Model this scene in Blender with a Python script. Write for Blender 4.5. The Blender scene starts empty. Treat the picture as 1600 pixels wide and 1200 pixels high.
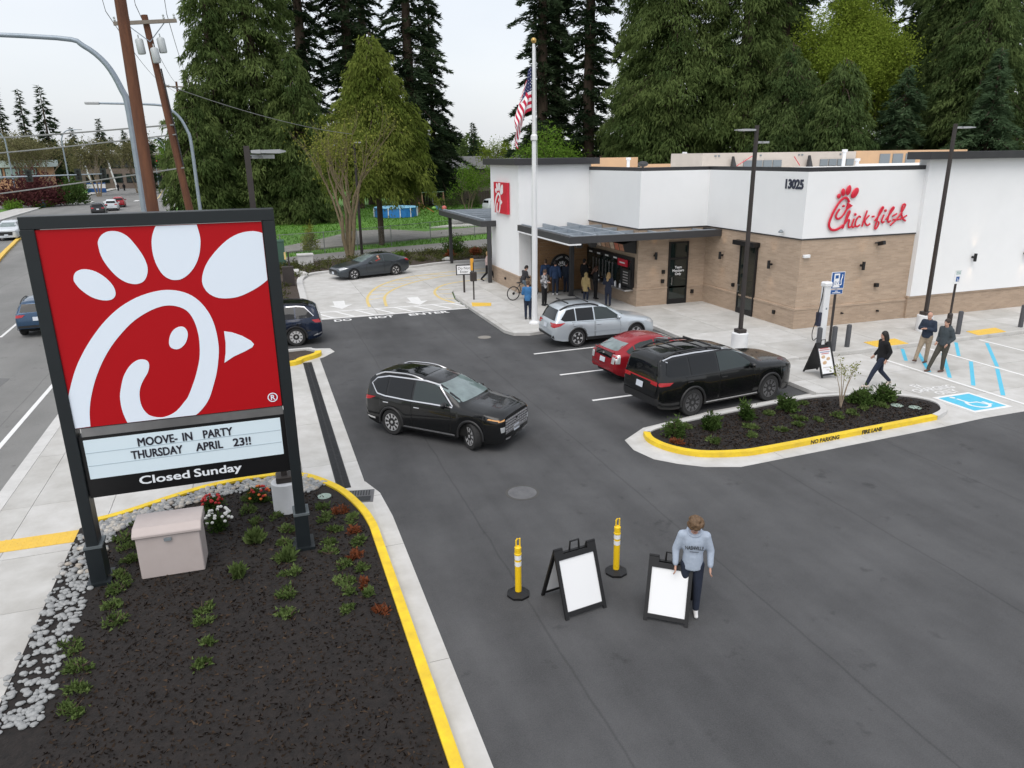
import bpy, bmesh, math, random
import numpy as np
from mathutils import Vector, Matrix, geometry
from mathutils.bvhtree import BVHTree
R = math.radians
sc = bpy.context.scene
COL = sc.collection
# ------------------------------------------------------------------ camera
cam = bpy.data.cameras.new('camera'); camo = bpy.data.objects.new('camera', cam); COL.objects.link(camo)
cam.sensor_width = 36; cam.lens = 36*1140.5/1600; cam.clip_start = .1; cam.clip_end = 4000
def camera_matrix(h, pitch, roll, yaw):
    cp, sp, c, s = math.cos(pitch), math.sin(pitch), math.cos(roll), math.sin(roll)
    fw, up, r = Vector((0, cp, -sp)), Vector((0, sp, cp)), Vector((1, 0, 0))
    r2, u2 = c*r+s*up, -s*r+c*up
    m = Matrix((r2, u2, -fw)).transposed().to_4x4()
    return Matrix.Translation((0, 0, h)) @ Matrix.Rotation(-yaw, 4, 'Z') @ m
camo.matrix_world = camera_matrix(7.0, .30246, -.01333, .3293)
sc.camera = camo
# ------------------------------------------------------------------ overcast sky and soft sun
SUN_EL, SUN_AZ = R(58), R(-150)      # azimuth measured from +Y, clockwise
w = bpy.data.worlds.new('World'); sc.world = w; w.use_nodes = True
nt = w.node_tree; nt.nodes.clear()
def wn(t, **k):
    n = nt.nodes.new(t)
    for a, b in k.items(): setattr(n, a, b)
    return n
sky = wn('ShaderNodeTexSky', sky_type='NISHITA', sun_disc=False, sun_elevation=SUN_EL, sun_rotation=SUN_AZ, air_density=1.0, dust_density=4.0)
bg1 = wn('ShaderNodeBackground'); bg1.inputs['Strength'].default_value = .05
nt.links.new(sky.outputs[0], bg1.inputs[0])
tc = wn('ShaderNodeTexCoord'); nz = wn('ShaderNodeTexNoise'); nz.inputs['Scale'].default_value = 2.2; nz.inputs['Detail'].default_value = 5
mp = wn('ShaderNodeMapping'); mp.inputs['Scale'].default_value = (1, 1, 2.6)
nt.links.new(tc.outputs['Generated'], mp.inputs[0]); nt.links.new(mp.outputs[0], nz.inputs[0])
cr = wn('ShaderNodeValToRGB'); cr.color_ramp.elements[0].position = .3; cr.color_ramp.elements[1].position = .75
cr.color_ramp.elements[0].color = (.82, .85, .895, 1); cr.color_ramp.elements[1].color = (.96, .97, .985, 1)
nt.links.new(nz.outputs['Fac'], cr.inputs[0])
bg2 = wn('ShaderNodeBackground'); bg2.inputs['Strength'].default_value = .85
nt.links.new(cr.outputs[0], bg2.inputs[0])
ad = wn('ShaderNodeAddShader'); nt.links.new(bg1.outputs[0], ad.inputs[0]); nt.links.new(bg2.outputs[0], ad.inputs[1])
wo = wn('ShaderNodeOutputWorld'); nt.links.new(ad.outputs[0], wo.inputs[0])
sl = bpy.data.lights.new('sun', 'SUN'); sl.energy = 1.5; sl.angle = R(50); sl.color = (1, .975, .94)
so = bpy.data.objects.new('sun', sl); COL.objects.link(so)
sd = Vector((math.sin(SUN_AZ)*math.cos(SUN_EL), math.cos(SUN_AZ)*math.cos(SUN_EL), math.sin(SUN_EL)))
so.rotation_euler = sd.to_track_quat('Z', 'Y').to_euler()
vs = sc.view_settings; vs.view_transform = 'Standard'; vs.look = 'None'; vs.exposure = 0.0; vs.gamma = 1; vs.use_curve_mapping = False
sc.cycles.max_bounces = 5; sc.cycles.diffuse_bounces = 2; sc.cycles.glossy_bounces = 2; sc.cycles.transparent_max_bounces = 6
sc.cycles.use_denoising = True; sc.cycles.use_adaptive_sampling = True; sc.cycles.adaptive_threshold = .02
# ------------------------------------------------------------------ materials
def srgb(r, g, b):
    return tuple((c/255/12.92 if c/255 <= .04045 else ((c/255+.055)/1.055)**2.4) for c in (r, g, b))
MC = {}
def M(name, col, rough=.6, metal=0., col2=None, scale=4., bump=0., bscale=60., coat=0., spec=.5, var=.0, detail=6, emit=0., stretch=None):
    if name in MC: return MC[name]
    m = bpy.data.materials.new(name); m.use_nodes = True; t = m.node_tree; N = t.nodes; Lk = t.links
    b = N['Principled BSDF']; b.inputs['Base Color'].default_value = (*col, 1); b.inputs['Roughness'].default_value = rough
    b.inputs['Metallic'].default_value = metal; b.inputs['Specular IOR Level'].default_value = spec
    if coat: b.inputs['Coat Weight'].default_value = coat; b.inputs['Coat Roughness'].default_value = .03
    if emit: b.inputs['Emission Color'].default_value = (*col, 1); b.inputs['Emission Strength'].default_value = emit
    if col2 or var or bump:
        g = N.new('ShaderNodeNewGeometry'); vec = g.outputs['Position']
        if stretch:
            mpp = N.new('ShaderNodeMapping'); mpp.inputs['Scale'].default_value = stretch; Lk.new(vec, mpp.inputs[0]); vec = mpp.outputs[0]
    if col2 or var:
        n = N.new('ShaderNodeTexNoise'); n.inputs['Scale'].default_value = scale; n.inputs['Detail'].default_value = detail; n.inputs['Roughness'].default_value = .62
        Lk.new(vec, n.inputs['Vector'])
        rp = N.new('ShaderNodeValToRGB'); rp.color_ramp.elements[0].position = .32; rp.color_ramp.elements[1].position = .70
        a = col; c2 = col2 or tuple(c*(1-var) for c in col)
        rp.color_ramp.elements[0].color = (*c2, 1); rp.color_ramp.elements[1].color = (*a, 1)
        Lk.new(n.outputs['Fac'], rp.inputs[0]); Lk.new(rp.outputs[0], b.inputs['Base Color'])
    if bump:
        n2 = N.new('ShaderNodeTexNoise'); n2.inputs['Scale'].default_value = bscale; n2.inputs['Detail'].default_value = 4; Lk.new(vec, n2.inputs['Vector'])
        bp = N.new('ShaderNodeBump'); bp.inputs['Strength'].default_value = bump; bp.inputs['Distance'].default_value = .02
        Lk.new(n2.outputs['Fac'], bp.inputs['Height']); Lk.new(bp.outputs[0], b.inputs['Normal'])
    MC[name] = m; return m
def leafmat(name, c1, c2, trans=.25):
    if name in MC: return MC[name]
    m = bpy.data.materials.new(name); m.use_nodes = True; t = m.node_tree; N = t.nodes; Lk = t.links
    N.remove(N['Principled BSDF']); out = N['Material Output']
    at = N.new('ShaderNodeAttribute'); at.attribute_name = 'tint'
    rp = N.new('ShaderNodeValToRGB'); rp.color_ramp.elements[0].color = (*c1, 1); rp.color_ramp.elements[1].color = (*c2, 1)
    Lk.new(at.outputs['Fac'], rp.inputs[0])
    d = N.new('ShaderNodeBsdfDiffuse'); tr = N.new('ShaderNodeBsdfTranslucent'); mx = N.new('ShaderNodeMixShader'); mx.inputs[0].default_value = trans
    Lk.new(rp.outputs[0], d.inputs[0]); Lk.new(rp.outputs[0], tr.inputs[0]); Lk.new(d.outputs[0], mx.inputs[1]); Lk.new(tr.outputs[0], mx.inputs[2])
    Lk.new(mx.outputs[0], out.inputs[0]); MC[name] = m; return m
def asphaltmat(name, c1, c2, crack=.0):
    m = bpy.data.materials.new(name); m.use_nodes = True; t = m.node_tree; N = t.nodes; Lk = t.links; b = N['Principled BSDF']
    g = N.new('ShaderNodeNewGeometry')
    def noise(s, d, r=.6, st=None):
        n = N.new('ShaderNodeTexNoise'); n.inputs['Scale'].default_value = s; n.inputs['Detail'].default_value = d; n.inputs['Roughness'].default_value = r
        if st:
            mpp = N.new('ShaderNodeMapping'); mpp.inputs['Scale'].default_value = st; Lk.new(g.outputs['Position'], mpp.inputs[0]); Lk.new(mpp.outputs[0], n.inputs[0])
        else: Lk.new(g.outputs['Position'], n.inputs[0])
        return n.outputs['Fac']
    big = noise(.35, 8, .68); fine = noise(55, 3, .7); tracks = noise(.5, 5, .6, (.9, .16, 1))
    a1 = N.new('ShaderNodeMath'); a1.operation = 'MULTIPLY_ADD'; Lk.new(big, a1.inputs[0]); a1.inputs[1].default_value = .75; Lk.new(tracks, a1.inputs[2])
    a2 = N.new('ShaderNodeMath'); a2.operation = 'MULTIPLY_ADD'; Lk.new(fine, a2.inputs[0]); a2.inputs[1].default_value = .6; Lk.new(a1.outputs[0], a2.inputs[2])
    rp = N.new('ShaderNodeValToRGB'); rp.color_ramp.elements[0].position = .75; rp.color_ramp.elements[1].position = 1.0
    mr = N.new('ShaderNodeMapRange'); mr.inputs['From Min'].default_value = .78; mr.inputs['From Max'].default_value = 1.56; Lk.new(a2.outputs[0], mr.inputs[0])
    rp.color_ramp.elements[0].position = .1; rp.color_ramp.elements[1].position = .9
    rp.color_ramp.elements[0].color = (*c1, 1); rp.color_ramp.elements[1].color = (*c2, 1); Lk.new(mr.outputs[0], rp.inputs[0]); Lk.new(rp.outputs[0], b.inputs['Base Color'])
    vo = N.new('ShaderNodeTexVoronoi'); vo.inputs['Scale'].default_value = 34; Lk.new(g.outputs['Position'], vo.inputs[0])
    sm_ = N.new('ShaderNodeMapRange'); sm_.inputs[1].default_value = .0; sm_.inputs[2].default_value = .12; sm_.inputs[3].default_value = 1.9; sm_.inputs[4].default_value = 1.0; Lk.new(vo.outputs['Distance'], sm_.inputs[0])
    sx = N.new('ShaderNodeSeparateXYZ'); Lk.new(g.outputs['Position'], sx.inputs[0])
    pp = N.new('ShaderNodeMath'); pp.operation = 'PINGPONG'; pp.inputs[1].default_value = 1.85; jt = N.new('ShaderNodeMath'); jt.operation = 'MULTIPLY_ADD'; Lk.new(noise(.8, 3), jt.inputs[0]); jt.inputs[1].default_value = .12; Lk.new(sx.outputs[0], jt.inputs[2]); Lk.new(jt.outputs[0], pp.inputs[0])
    se = N.new('ShaderNodeMapRange'); se.inputs[1].default_value = .0; se.inputs[2].default_value = .03; se.inputs[3].default_value = .72; se.inputs[4].default_value = 1.0; Lk.new(pp.outputs[0], se.inputs[0])
    st = N.new('ShaderNodeMapRange'); st.inputs[1].default_value = .62; st.inputs[2].default_value = .74; st.inputs[3].default_value = 1.0; st.inputs[4].default_value = .62; Lk.new(noise(1.5, 4, .7), st.inputs[0])
    q1 = N.new('ShaderNodeMath'); q1.operation = 'MULTIPLY'; Lk.new(sm_.outputs[0], q1.inputs[0]); Lk.new(se.outputs[0], q1.inputs[1]); q2 = N.new('ShaderNodeMath'); q2.operation = 'MULTIPLY'; Lk.new(q1.outputs[0], q2.inputs[0]); Lk.new(st.outputs[0], q2.inputs[1])
    mm = N.new('ShaderNodeMix'); mm.data_type = 'RGBA'; mm.blend_type = 'MULTIPLY'; mm.inputs[0].default_value = 1; Lk.new(rp.outputs[0], mm.inputs[6]); Lk.new(q2.outputs[0], mm.inputs[7]); Lk.new(mm.outputs[2], b.inputs['Base Color'])
    b.inputs['Roughness'].default_value = .82; b.inputs['Specular IOR Level'].default_value = .35
    bp = N.new('ShaderNodeBump'); bp.inputs['Strength'].default_value = .35; bp.inputs['Distance'].default_value = .01
    n3 = noise(120, 2); Lk.new(n3, bp.inputs['Height']); Lk.new(bp.outputs[0], b.inputs['Normal'])
    return m
def brickmat(name, c1, c2, cm):
    m = bpy.data.materials.new(name); m.use_nodes = True; t = m.node_tree; N = t.nodes; Lk = t.links; b = N['Principled BSDF']
    g = N.new('ShaderNodeNewGeometry'); sp = N.new('ShaderNodeSeparateXYZ'); Lk.new(g.outputs['Position'], sp.inputs[0])
    sn = N.new('ShaderNodeSeparateXYZ'); Lk.new(g.outputs['True Normal'], sn.inputs[0])
    ab = N.new('ShaderNodeMath'); ab.operation = 'ABSOLUTE'; Lk.new(sn.outputs[0], ab.inputs[0])
    mx = N.new('ShaderNodeMix'); Lk.new(ab.outputs[0], mx.inputs[0]); Lk.new(sp.outputs[0], mx.inputs[2]); Lk.new(sp.outputs[1], mx.inputs[3])
    cb = N.new('ShaderNodeCombineXYZ'); Lk.new(mx.outputs[0], cb.inputs[0]); Lk.new(sp.outputs[2], cb.inputs[1])
    br = N.new('ShaderNodeTexBrick'); br.inputs['Scale'].default_value = 1; br.inputs['Brick Width'].default_value = .30; br.inputs['Row Height'].default_value = .068
    br.inputs['Mortar Size'].default_value = .006; br.inputs['Mortar Smooth'].default_value = .3; br.inputs['Bias'].default_value = -.1
    br.inputs['Color1'].default_value = (*c1, 1); br.inputs['Color2'].default_value = (*c2, 1); br.inputs['Mortar'].default_value = (*cm, 1); Lk.new(cb.outputs[0], br.inputs[0])
    n = N.new('ShaderNodeTexNoise'); n.inputs['Scale'].default_value = 1.1; n.inputs['Detail'].default_value = 6
    mpp = N.new('ShaderNodeMapping'); mpp.inputs['Scale'].default_value = (.7, 3.5, 1); Lk.new(cb.outputs[0], mpp.inputs[0]); Lk.new(mpp.outputs[0], n.inputs[0])
    mr = N.new('ShaderNodeMapRange'); mr.inputs[1].default_value = .3; mr.inputs[2].default_value = .7; mr.inputs[3].default_value = .88; mr.inputs[4].default_value = 1.08; Lk.new(n.outputs['Fac'], mr.inputs[0])
    mm = N.new('ShaderNodeMix'); mm.data_type = 'RGBA'; mm.blend_type = 'MULTIPLY'; mm.inputs[0].default_value = 1; Lk.new(br.outputs['Color'], mm.inputs[6]); Lk.new(mr.outputs[0], mm.inputs[7])
    Lk.new(mm.outputs[2], b.inputs['Base Color']); b.inputs['Roughness'].default_value = .85
    bp = N.new('ShaderNodeBump'); bp.inputs['Strength'].default_value = .6; bp.inputs['Distance'].default_value = .008; bp.invert = True
    Lk.new(br.outputs['Fac'], bp.inputs['Height']); Lk.new(bp.outputs[0], b.inputs['Normal'])
    return m
# ------------------------------------------------------------------ mesh helpers
def link(name, me, mats, parent=None, smooth=False, sharp=None):
    o = bpy.data.objects.new(name, me); COL.objects.link(o)
    for m in (mats if isinstance(mats, (list, tuple)) else [mats]): me.materials.append(m)
    if parent is not None: o.parent = parent
    if smooth:
        me.polygons.foreach_set('use_smooth', [True]*len(me.polygons))
        if sharp: me.set_sharp_from_angle(angle=R(sharp))
    return o
class MB:
    def __init__(s): s.v = []; s.f = []; s.m = []; s.cm = 0
    def add(s, vs, fs):
        k = len(s.v); s.v += [tuple(p) for p in vs]; s.f += [tuple(i+k for i in f) for f in fs]; s.m += [s.cm]*len(fs); return s
    def mat(s, i): s.cm = i; return s
    def box(s, c, d, rz=0, rx=0, ry=0, taper=1.0):
        h = [x/2 for x in d]; P = []
        rot = Matrix.Rotation(rz, 3, 'Z') @ Matrix.Rotation(ry, 3, 'Y') @ Matrix.Rotation(rx, 3, 'X')
        for z, k in ((-h[2], 1), (h[2], taper)):
            for x, y in ((-1, -1), (1, -1), (1, 1), (-1, 1)): P.append(Vector(c)+rot @ Vector((x*h[0]*k, y*h[1]*k, z)))
        return s.add(P, [(0, 3, 2, 1), (4, 5, 6, 7), (0, 1, 5, 4), (1, 2, 6, 5), (2, 3, 7, 6), (3, 0, 4, 7)])
    def bb(s, x0, x1, y0, y1, z0, z1): return s.box(((x0+x1)/2, (y0+y1)/2, (z0+z1)/2), (x1-x0, y1-y0, z1-z0))
    def tube(s, pts, rad, n=8, cap=True, flat=None):
        pts = [Vector(p) for p in pts]; k = len(pts); rs = rad if isinstance(rad, (list, tuple)) else [rad]*k
        rings = []; prev = None
        for i, p in enumerate(pts):
            d = (pts[min(i+1, k-1)]-pts[max(i-1, 0)])
            d = d.normalized() if d.length > 1e-9 else Vector((0, 0, 1))
            if prev is None: a = d.orthogonal().normalized() if abs(d.z) < .999 else Vector((1, 0, 0))
            else:
                a = prev-d*prev.dot(d); a = a.normalized() if a.length > 1e-6 else d.orthogonal().normalized()
            prev = a; b = d.cross(a)
            ring = []
            for j in range(n):
                t = 2*math.pi*j/n; q = a*math.cos(t)*rs[i]+b*math.sin(t)*rs[i]
                if flat is not None: q = q-Vector(flat[0])*(q.dot(Vector(flat[0]))*(1-flat[1]))
                ring.append(p+q)
            rings.append(ring)
        vs = [q for r in rings for q in r]; fs = []
        for i in range(k-1):
            for j in range(n): fs.append((i*n+j, i*n+(j+1) % n, (i+1)*n+(j+1) % n, (i+1)*n+j))
        if cap: fs += [tuple(range(n))[::-1], tuple((k-1)*n+j for j in range(n))]
        return s.add(vs, fs)
    def cyl(s, p0, p1, r0, r1=None, n=12): return s.tube([p0, p1], [r0, r0 if r1 is None else r1], n)
    def lathe(s, prof, n=16, o=(0, 0, 0), axis='Z'):
        vs = []; k = len(prof)
        for r, z in prof:
            for j in range(n):
                t = 2*math.pi*j/n
                p = (r*math.cos(t), r*math.sin(t), z) if axis == 'Z' else (r*math.cos(t), z, r*math.sin(t))
                vs.append((p[0]+o[0], p[1]+o[1], p[2]+o[2]))
        fs = [(i*n+j, i*n+(j+1) % n, (i+1)*n+(j+1) % n, (i+1)*n+j) for i in range(k-1) for j in range(n)]
        if axis == 'Y': fs = [f[::-1] for f in fs]
        fs += [tuple(range(n))[::-1] if axis == 'Z' else tuple(range(n)), tuple((k-1)*n+j for j in range(n)) if axis == 'Z' else tuple((k-1)*n+j for j in range(n))[::-1]]
        return s.add(vs, fs)
    def ell(s, c, r, nu=12, nv=8, rot=None):
        vs = []; fs = []
        for i in range(nv+1):
            a = math.pi*i/nv
            for j in range(nu):
                t = 2*math.pi*j/nu; p = Vector((r[0]*math.sin(a)*math.cos(t), r[1]*math.sin(a)*math.sin(t), r[2]*math.cos(a)))
                if rot: p = rot @ p
                vs.append(Vector(c)+p)
        for i in range(nv):
            for j in range(nu): fs.append((i*nu+j, (i+1)*nu+j, (i+1)*nu+(j+1) % nu, i*nu+(j+1) % nu))
        return s.add(vs, fs)
    def prism(s, poly, z0, z1, plane='XY', flip=False):
        """extrude a 2-D outline; plane XY: (x,y)+z, XZ: (x,z)+y, YZ: (y,z)+x"""
        def P(a, b, c): return (a, b, c) if plane == 'XY' else ((a, c, b) if plane == 'XZ' else (c, a, b))
        n = len(poly); area = sum(poly[i][0]*poly[(i+1) % n][1]-poly[(i+1) % n][0]*poly[i][1] for i in range(n))
        pl = list(poly) if area > 0 else list(poly)[::-1]
        tri = geometry.tessellate_polygon([[Vector((a, b, 0)) for a, b in pl]])
        vs = [P(a, b, z0) for a, b in pl]+[P(a, b, z1) for a, b in pl]
        fs = []
        for t in tri:
            a, b, c = t
            ar = (pl[b][0]-pl[a][0])*(pl[c][1]-pl[a][1])-(pl[c][0]-pl[a][0])*(pl[b][1]-pl[a][1])
            if ar < 0: a, b, c = a, c, b
            fs.append((a+n, b+n, c+n)); fs.append((a, c, b))
        for i in range(n): j = (i+1) % n; fs.append((i, j, j+n, i+n))
        inv = (plane == 'XZ') != (z1 < z0)
        if inv: fs = [f[::-1] for f in fs]
        return s.add(vs, fs)
    def build(s, name, mats, parent=None, smooth=False, sharp=40, bevel=0):
        me = bpy.data.meshes.new(name); me.from_pydata(s.v, [], s.f)
        if any(s.m): me.polygons.foreach_set('material_index', s.m)
        me.update()
        if bevel:
            bm = bmesh.new(); bm.from_mesh(me); bmesh.ops.bevel(bm, geom=bm.edges[:], offset=bevel, segments=1, affect='EDGES', clamp_overlap=True); bm.to_mesh(me); bm.free()
        return link(name, me, mats, parent, smooth, sharp if smooth else None)
def thing(name, label, cat, loc=(0, 0, 0), rz=0, group=None):
    o = bpy.data.objects.new(name, None); COL.objects.link(o); o.empty_display_size = .2; o.location = loc; o.rotation_euler = (0, 0, rz)
    o['label'] = label; o['category'] = cat
    if group: o['group'] = group
    return o
def tag(o, label, cat, group=None):
    o['label'] = label; o['category'] = cat
    if group: o['group'] = group
    return o
def struct(o, label=None):
    o['kind'] = 'structure'
    if label: o['label'] = label
    return o
def copy_tree(o, parent=None):
    c = o.copy(); COL.objects.link(c); c.parent = parent
    for ch in list(o.children): copy_tree(ch, c)
    return c
def text(s, size, mats, parent, name='lettering', loc=(0, 0, 0), rot=(0, 0, 0), sx=1., ext=.004, align='CENTER', bold=0., space=1., sy=1.):
    cu = bpy.data.curves.new('txt', 'FONT'); cu.body = s; cu.size = size; cu.extrude = ext; cu.align_x = align; cu.offset = bold; cu.space_character = space; cu.space_line = .95; cu.resolution_u = 3
    t = bpy.data.objects.new('txt', cu); COL.objects.link(t)
    dg = bpy.context.evaluated_depsgraph_get(); me = bpy.data.meshes.new_from_object(t.evaluated_get(dg)); bpy.data.objects.remove(t)
    me.materials.clear()
    o = link(name, me, mats, parent); o.location = loc; o.rotation_euler = rot; o.scale = (sx, sy, 1)
    return o
def clip(poly, a, b, c):
    """keep a*x+b*y<=c"""
    out = []; n = len(poly)
    for i in range(n):
        p, q = poly[i], poly[(i+1) % n]; dp, dq = a*p[0]+b*p[1]-c, a*q[0]+b*q[1]-c
        if dp <= 0: out.append(p)
        if (dp < 0 < dq) or (dq < 0 < dp): t = dp/(dp-dq); out.append((p[0]+t*(q[0]-p[0]), p[1]+t*(q[1]-p[1])))
    return out
def slabs(name, parent, poly, xs, ys, z, thick, mats, gap=.012, seed=1, tilt=None):
    """concrete slabs: the outline cut on the joint lines xs, ys; each slab its own piece"""
    rnd = random.Random(seed); X = [-1e3]+list(xs)+[1e3]; Y = [-1e3]+list(ys)+[1e3]
    for i in range(len(X)-1):
        for j in range(len(Y)-1):
            p = clip(clip(clip(clip(poly, -1, 0, -(X[i]+gap/2)), 1, 0, X[i+1]-gap/2), 0, -1, -(Y[j]+gap/2)), 0, 1, Y[j+1]-gap/2)
            q = []
            for a in p:
                if not q or (abs(a[0]-q[-1][0])+abs(a[1]-q[-1][1])) > 1e-4: q.append(a)
            if len(q) < 3: continue
            ar = abs(sum(q[k][0]*q[(k+1) % len(q)][1]-q[(k+1) % len(q)][0]*q[k][1] for k in range(len(q))))/2
            if ar < .02: continue
            mb = MB(); mb.prism(q, z-thick, z+rnd.uniform(-.0015, .0015))
            if tilt: mb.v = [(a, b, c+tilt(a, b)) for a, b, c in mb.v]
            mb.build('slab', mats[rnd.randrange(len(mats))], parent)
def offset_path(pts, d, closed=False):
    out = []; n = len(pts)
    for i in range(n):
        a = pts[(i-1) % n] if closed or i > 0 else pts[i]; b = pts[(i+1) % n] if closed or i < n-1 else pts[i]
        tx, ty = b[0]-a[0], b[1]-a[1]; l = math.hypot(tx, ty) or 1
        out.append((pts[i][0]-ty/l*d, pts[i][1]+tx/l*d))
    return out
def smooth_path(pts, n=6, closed=False):
    out = []; k = len(pts); rng = range(k if closed else k-1)
    g = lambda i: pts[i % k] if closed else pts[max(0, min(k-1, i))]
    for i in rng:
        p0, p1, p2, p3 = g(i-1), g(i), g(i+1), g(i+2)
        for j in range(n):
            t = j/n; t2, t3 = t*t, t*t*t
            out.append(tuple(.5*((2*p1[a])+(-p0[a]+p2[a])*t+(2*p0[a]-5*p1[a]+4*p2[a]-p3[a])*t2+(-p0[a]+3*p1[a]-3*p2[a]+p3[a])*t3) for a in range(len(p1))))
    if not closed: out.append(tuple(pts[-1]))
    return out
def ribbon(name, pts, wd, z0, z1, mats, parent=None, closed=False):
    L_ = offset_path(pts, wd/2, closed); R_ = offset_path(pts, -wd/2, closed); n = len(pts); mb = MB()
    vs = [(x, y, z0) for x, y in L_]+[(x, y, z0) for x, y in R_]+[(x, y, z1) for x, y in L_]+[(x, y, z1) for x, y in R_]; fs = []
    for i in range(n if closed else n-1):
        j = (i+1) % n
        fs += [(2*n+i, 3*n+i, 3*n+j, 2*n+j), (i, 2*n+i, 2*n+j, j), (n+i, n+j, 3*n+j, 3*n+i)]
    if not closed: fs += [(0, n, 3*n, 2*n), (n-1, 2*n+n-1, 3*n+n-1, n+n-1)]
    mb.add(vs, fs); return mb.build(name, mats, parent)
# ================================================================== THE SETTING
ZL = -.13
m_asph = asphaltmat("new_asphalt", (.036, .0365, .038), (.108, .109, .112))
m_street = asphaltmat('worn_asphalt', (.15, .15, .145), (.24, .238, .23))
m_patch = asphaltmat('patched_asphalt', (.12, .12, .12), (.17, .17, .168))
m_path = asphaltmat('path_asphalt', (.15, .147, .14), (.23, .225, .215))
CONC = [M('concrete_a', (.56, .555, .535), .8, detail=10, col2=(.42, .41, .385), scale=1.3, bump=.15, bscale=90),
        M('concrete_b', (.585, .58, .565), .8, detail=10, col2=(.46, .45, .425), scale=1.7, bump=.15, bscale=90),
        M('concrete_c', (.535, .53, .51), .8, detail=10, col2=(.39, .38, .355), scale=1.1, bump=.15, bscale=90)]
m_kerb = M('kerb_concrete', (.60, .595, .58), .8, col2=(.50, .495, .48), scale=3, bump=.15)
m_joint = M('joint_dirt', (.22, .215, .20), .95)
m_yel = M('yellow_paint', (.90, .64, .02), .6, col2=(.66, .45, .03), scale=3.2, detail=10, bump=.2)
m_yel2 = M('faded_yellow_paint', (.74, .55, .16), .6, col2=(.62, .50, .26), scale=6)
m_tact = M('tactile_yellow', (.78, .50, .06), .6, col2=(.70, .45, .06), scale=5)
m_white = M('white_paint', (.80, .80, .79), .55, col2=(.70, .70, .69), scale=7)
m_blue = M('blue_paint', (.06, .46, .66), .55, col2=(.09, .50, .69), scale=7)
m_mulch = M('dark_mulch', (.020, .0155, .0135), .95, col2=(.008, .0065, .006), scale=9, bump=1.0, bscale=22)
m_soil = M('brown_mulch', (.075, .055, .042), .95, col2=(.035, .026, .02), scale=6, bump=1.0, bscale=18)
m_lawn = M('lawn', (.11, .25, .032), .9, col2=(.07, .165, .024), scale=.55, bump=.8, bscale=9, detail=9)
m_gravel = M('gravel_drive', (.27, .262, .245), .95, col2=(.19, .185, .17), scale=.9, bump=.6, bscale=30)

mb = MB(); mb.add([(-900, -60, -.2), (900, -60, -.2), (900, 1500, -.2), (-900, 1500, -.2)], [(0, 1, 2, 3)])
struct(mb.build('ground', m_lawn))
def sheet(name, poly, z, m, parent=None, th=.04):
    mb = MB(); mb.prism(poly, z-th, z); return mb.build(name, m, parent)
road_r = [(-5.9, -40), (-5.9, 30), (-6.5, 50), (-8.5, 85), (-11.5, 125), (-15, 175), (-18.5, 215), (-24, 290), (-36, 420)]
road_l = [(-50, 420), (-38, 290), (-33.7, 257), (-33.9, 181), (-32.4, 138), (-31, 113), (-28, 60), (-26, 20), (-26, -40)]
street = struct(sheet('street', road_r+road_l, -.135, m_street))
struct(sheet('side_street', [(-33.5, 142), (-33.7, 170), (-120, 185), (-120, 150)], -.139, m_street))
lot = struct(sheet('parking_lot', [(1.74, -40), (70, -40), (70, 34.25), (-5.8, 34.25), (-5.8, 27.3), (1.74, 27.3)], ZL, m_asph))
# near driveway apron and footway in concrete slabs
ap = struct(sheet('driveway_apron', [(-5.9, -40), (1.74, -40), (1.74, 27.6), (-5.9, 30)], -.150, m_joint))
apoly = [(-5.9, 4), (1.74, 4), (1.74, 27.3), (.6, 26.5), (-3.5, 26), (-5.9, 27.5)]
slabs('slab', ap, apoly, [-5.25, -3.6, -2.0, -.6, .42], [6, 8.4, 10.8, 12.6, 14.6, 17.0, 20.1, 22.9, 25.0], -.127, .02, CONC, seed=3)
# street kerb line, edge line, patch, median, far markings (parts of the street)
ribbon('kerb', [(-5.98, -20), (-5.98, 30), (-6.55, 50), (-8.5, 85), (-11.5, 125), (-15, 175), (-18.5, 215)], .3, -.14, -.118, m_kerb, street)
ribbon('edge_line', [(-7.0, -20), (-7.0, 34), (-7.6, 52), (-9.5, 85), (-12.5, 125)], .13, -.136, -.130, m_white, street)
ribbon('median_kerb', smooth_path([(-16.6, 54), (-17.7, 60), (-19.1, 67.2), (-20.6, 76), (-22.2, 86.5), (-23.0, 100)], 5), .34, -.14, .03, m_tact, street)
sheet('asphalt_patch', [(-10.6, 26.6), (-8.7, 26.3), (-8.6, 28.6), (-10.3, 29.4), (-12, 29.4), (-12, 26.8)], -.131, m_patch, street, .003)
for i in range(7): sheet('crosswalk_bar', [(-31.5+i*2.6, 156), (-30.7+i*2.6, 156), (-30.7+i*2.6, 159.5), (-31.5+i*2.6, 159.5)], -.130, m_white, street, .003)
for i in range(5): sheet('lane_dash', [(-10.9-.02*i, 36+i*11), (-10.78-.02*i, 36+i*11), (-10.9-.3*i, 39+i*11), (-11.02-.3*i, 39+i*11)], -.130, m_white, street, .003)
ribbon('lane_line', [(-16.2, 140), (-18.5, 175), (-24, 245)], .16, -.136, -.128, m_yel2, street)
ribbon('far_kerb', [(-26.2, 10), (-28.2, 60), (-31.2, 113), (-32.6, 138)], .3, -.14, .02, m_kerb, street)
struct(sheet('far_footway', [(-31.4, 113), (-32.8, 141), (-36, 141), (-35, 113), (-31, 50), (-28.4, 50)], .0, CONC[2]))
struct(sheet('far_footway', [(-34.1, 172), (-33.9, 257), (-38, 290), (-41, 290), (-36.3, 257), (-36.5, 172)], .0, CONC[2]))

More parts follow.
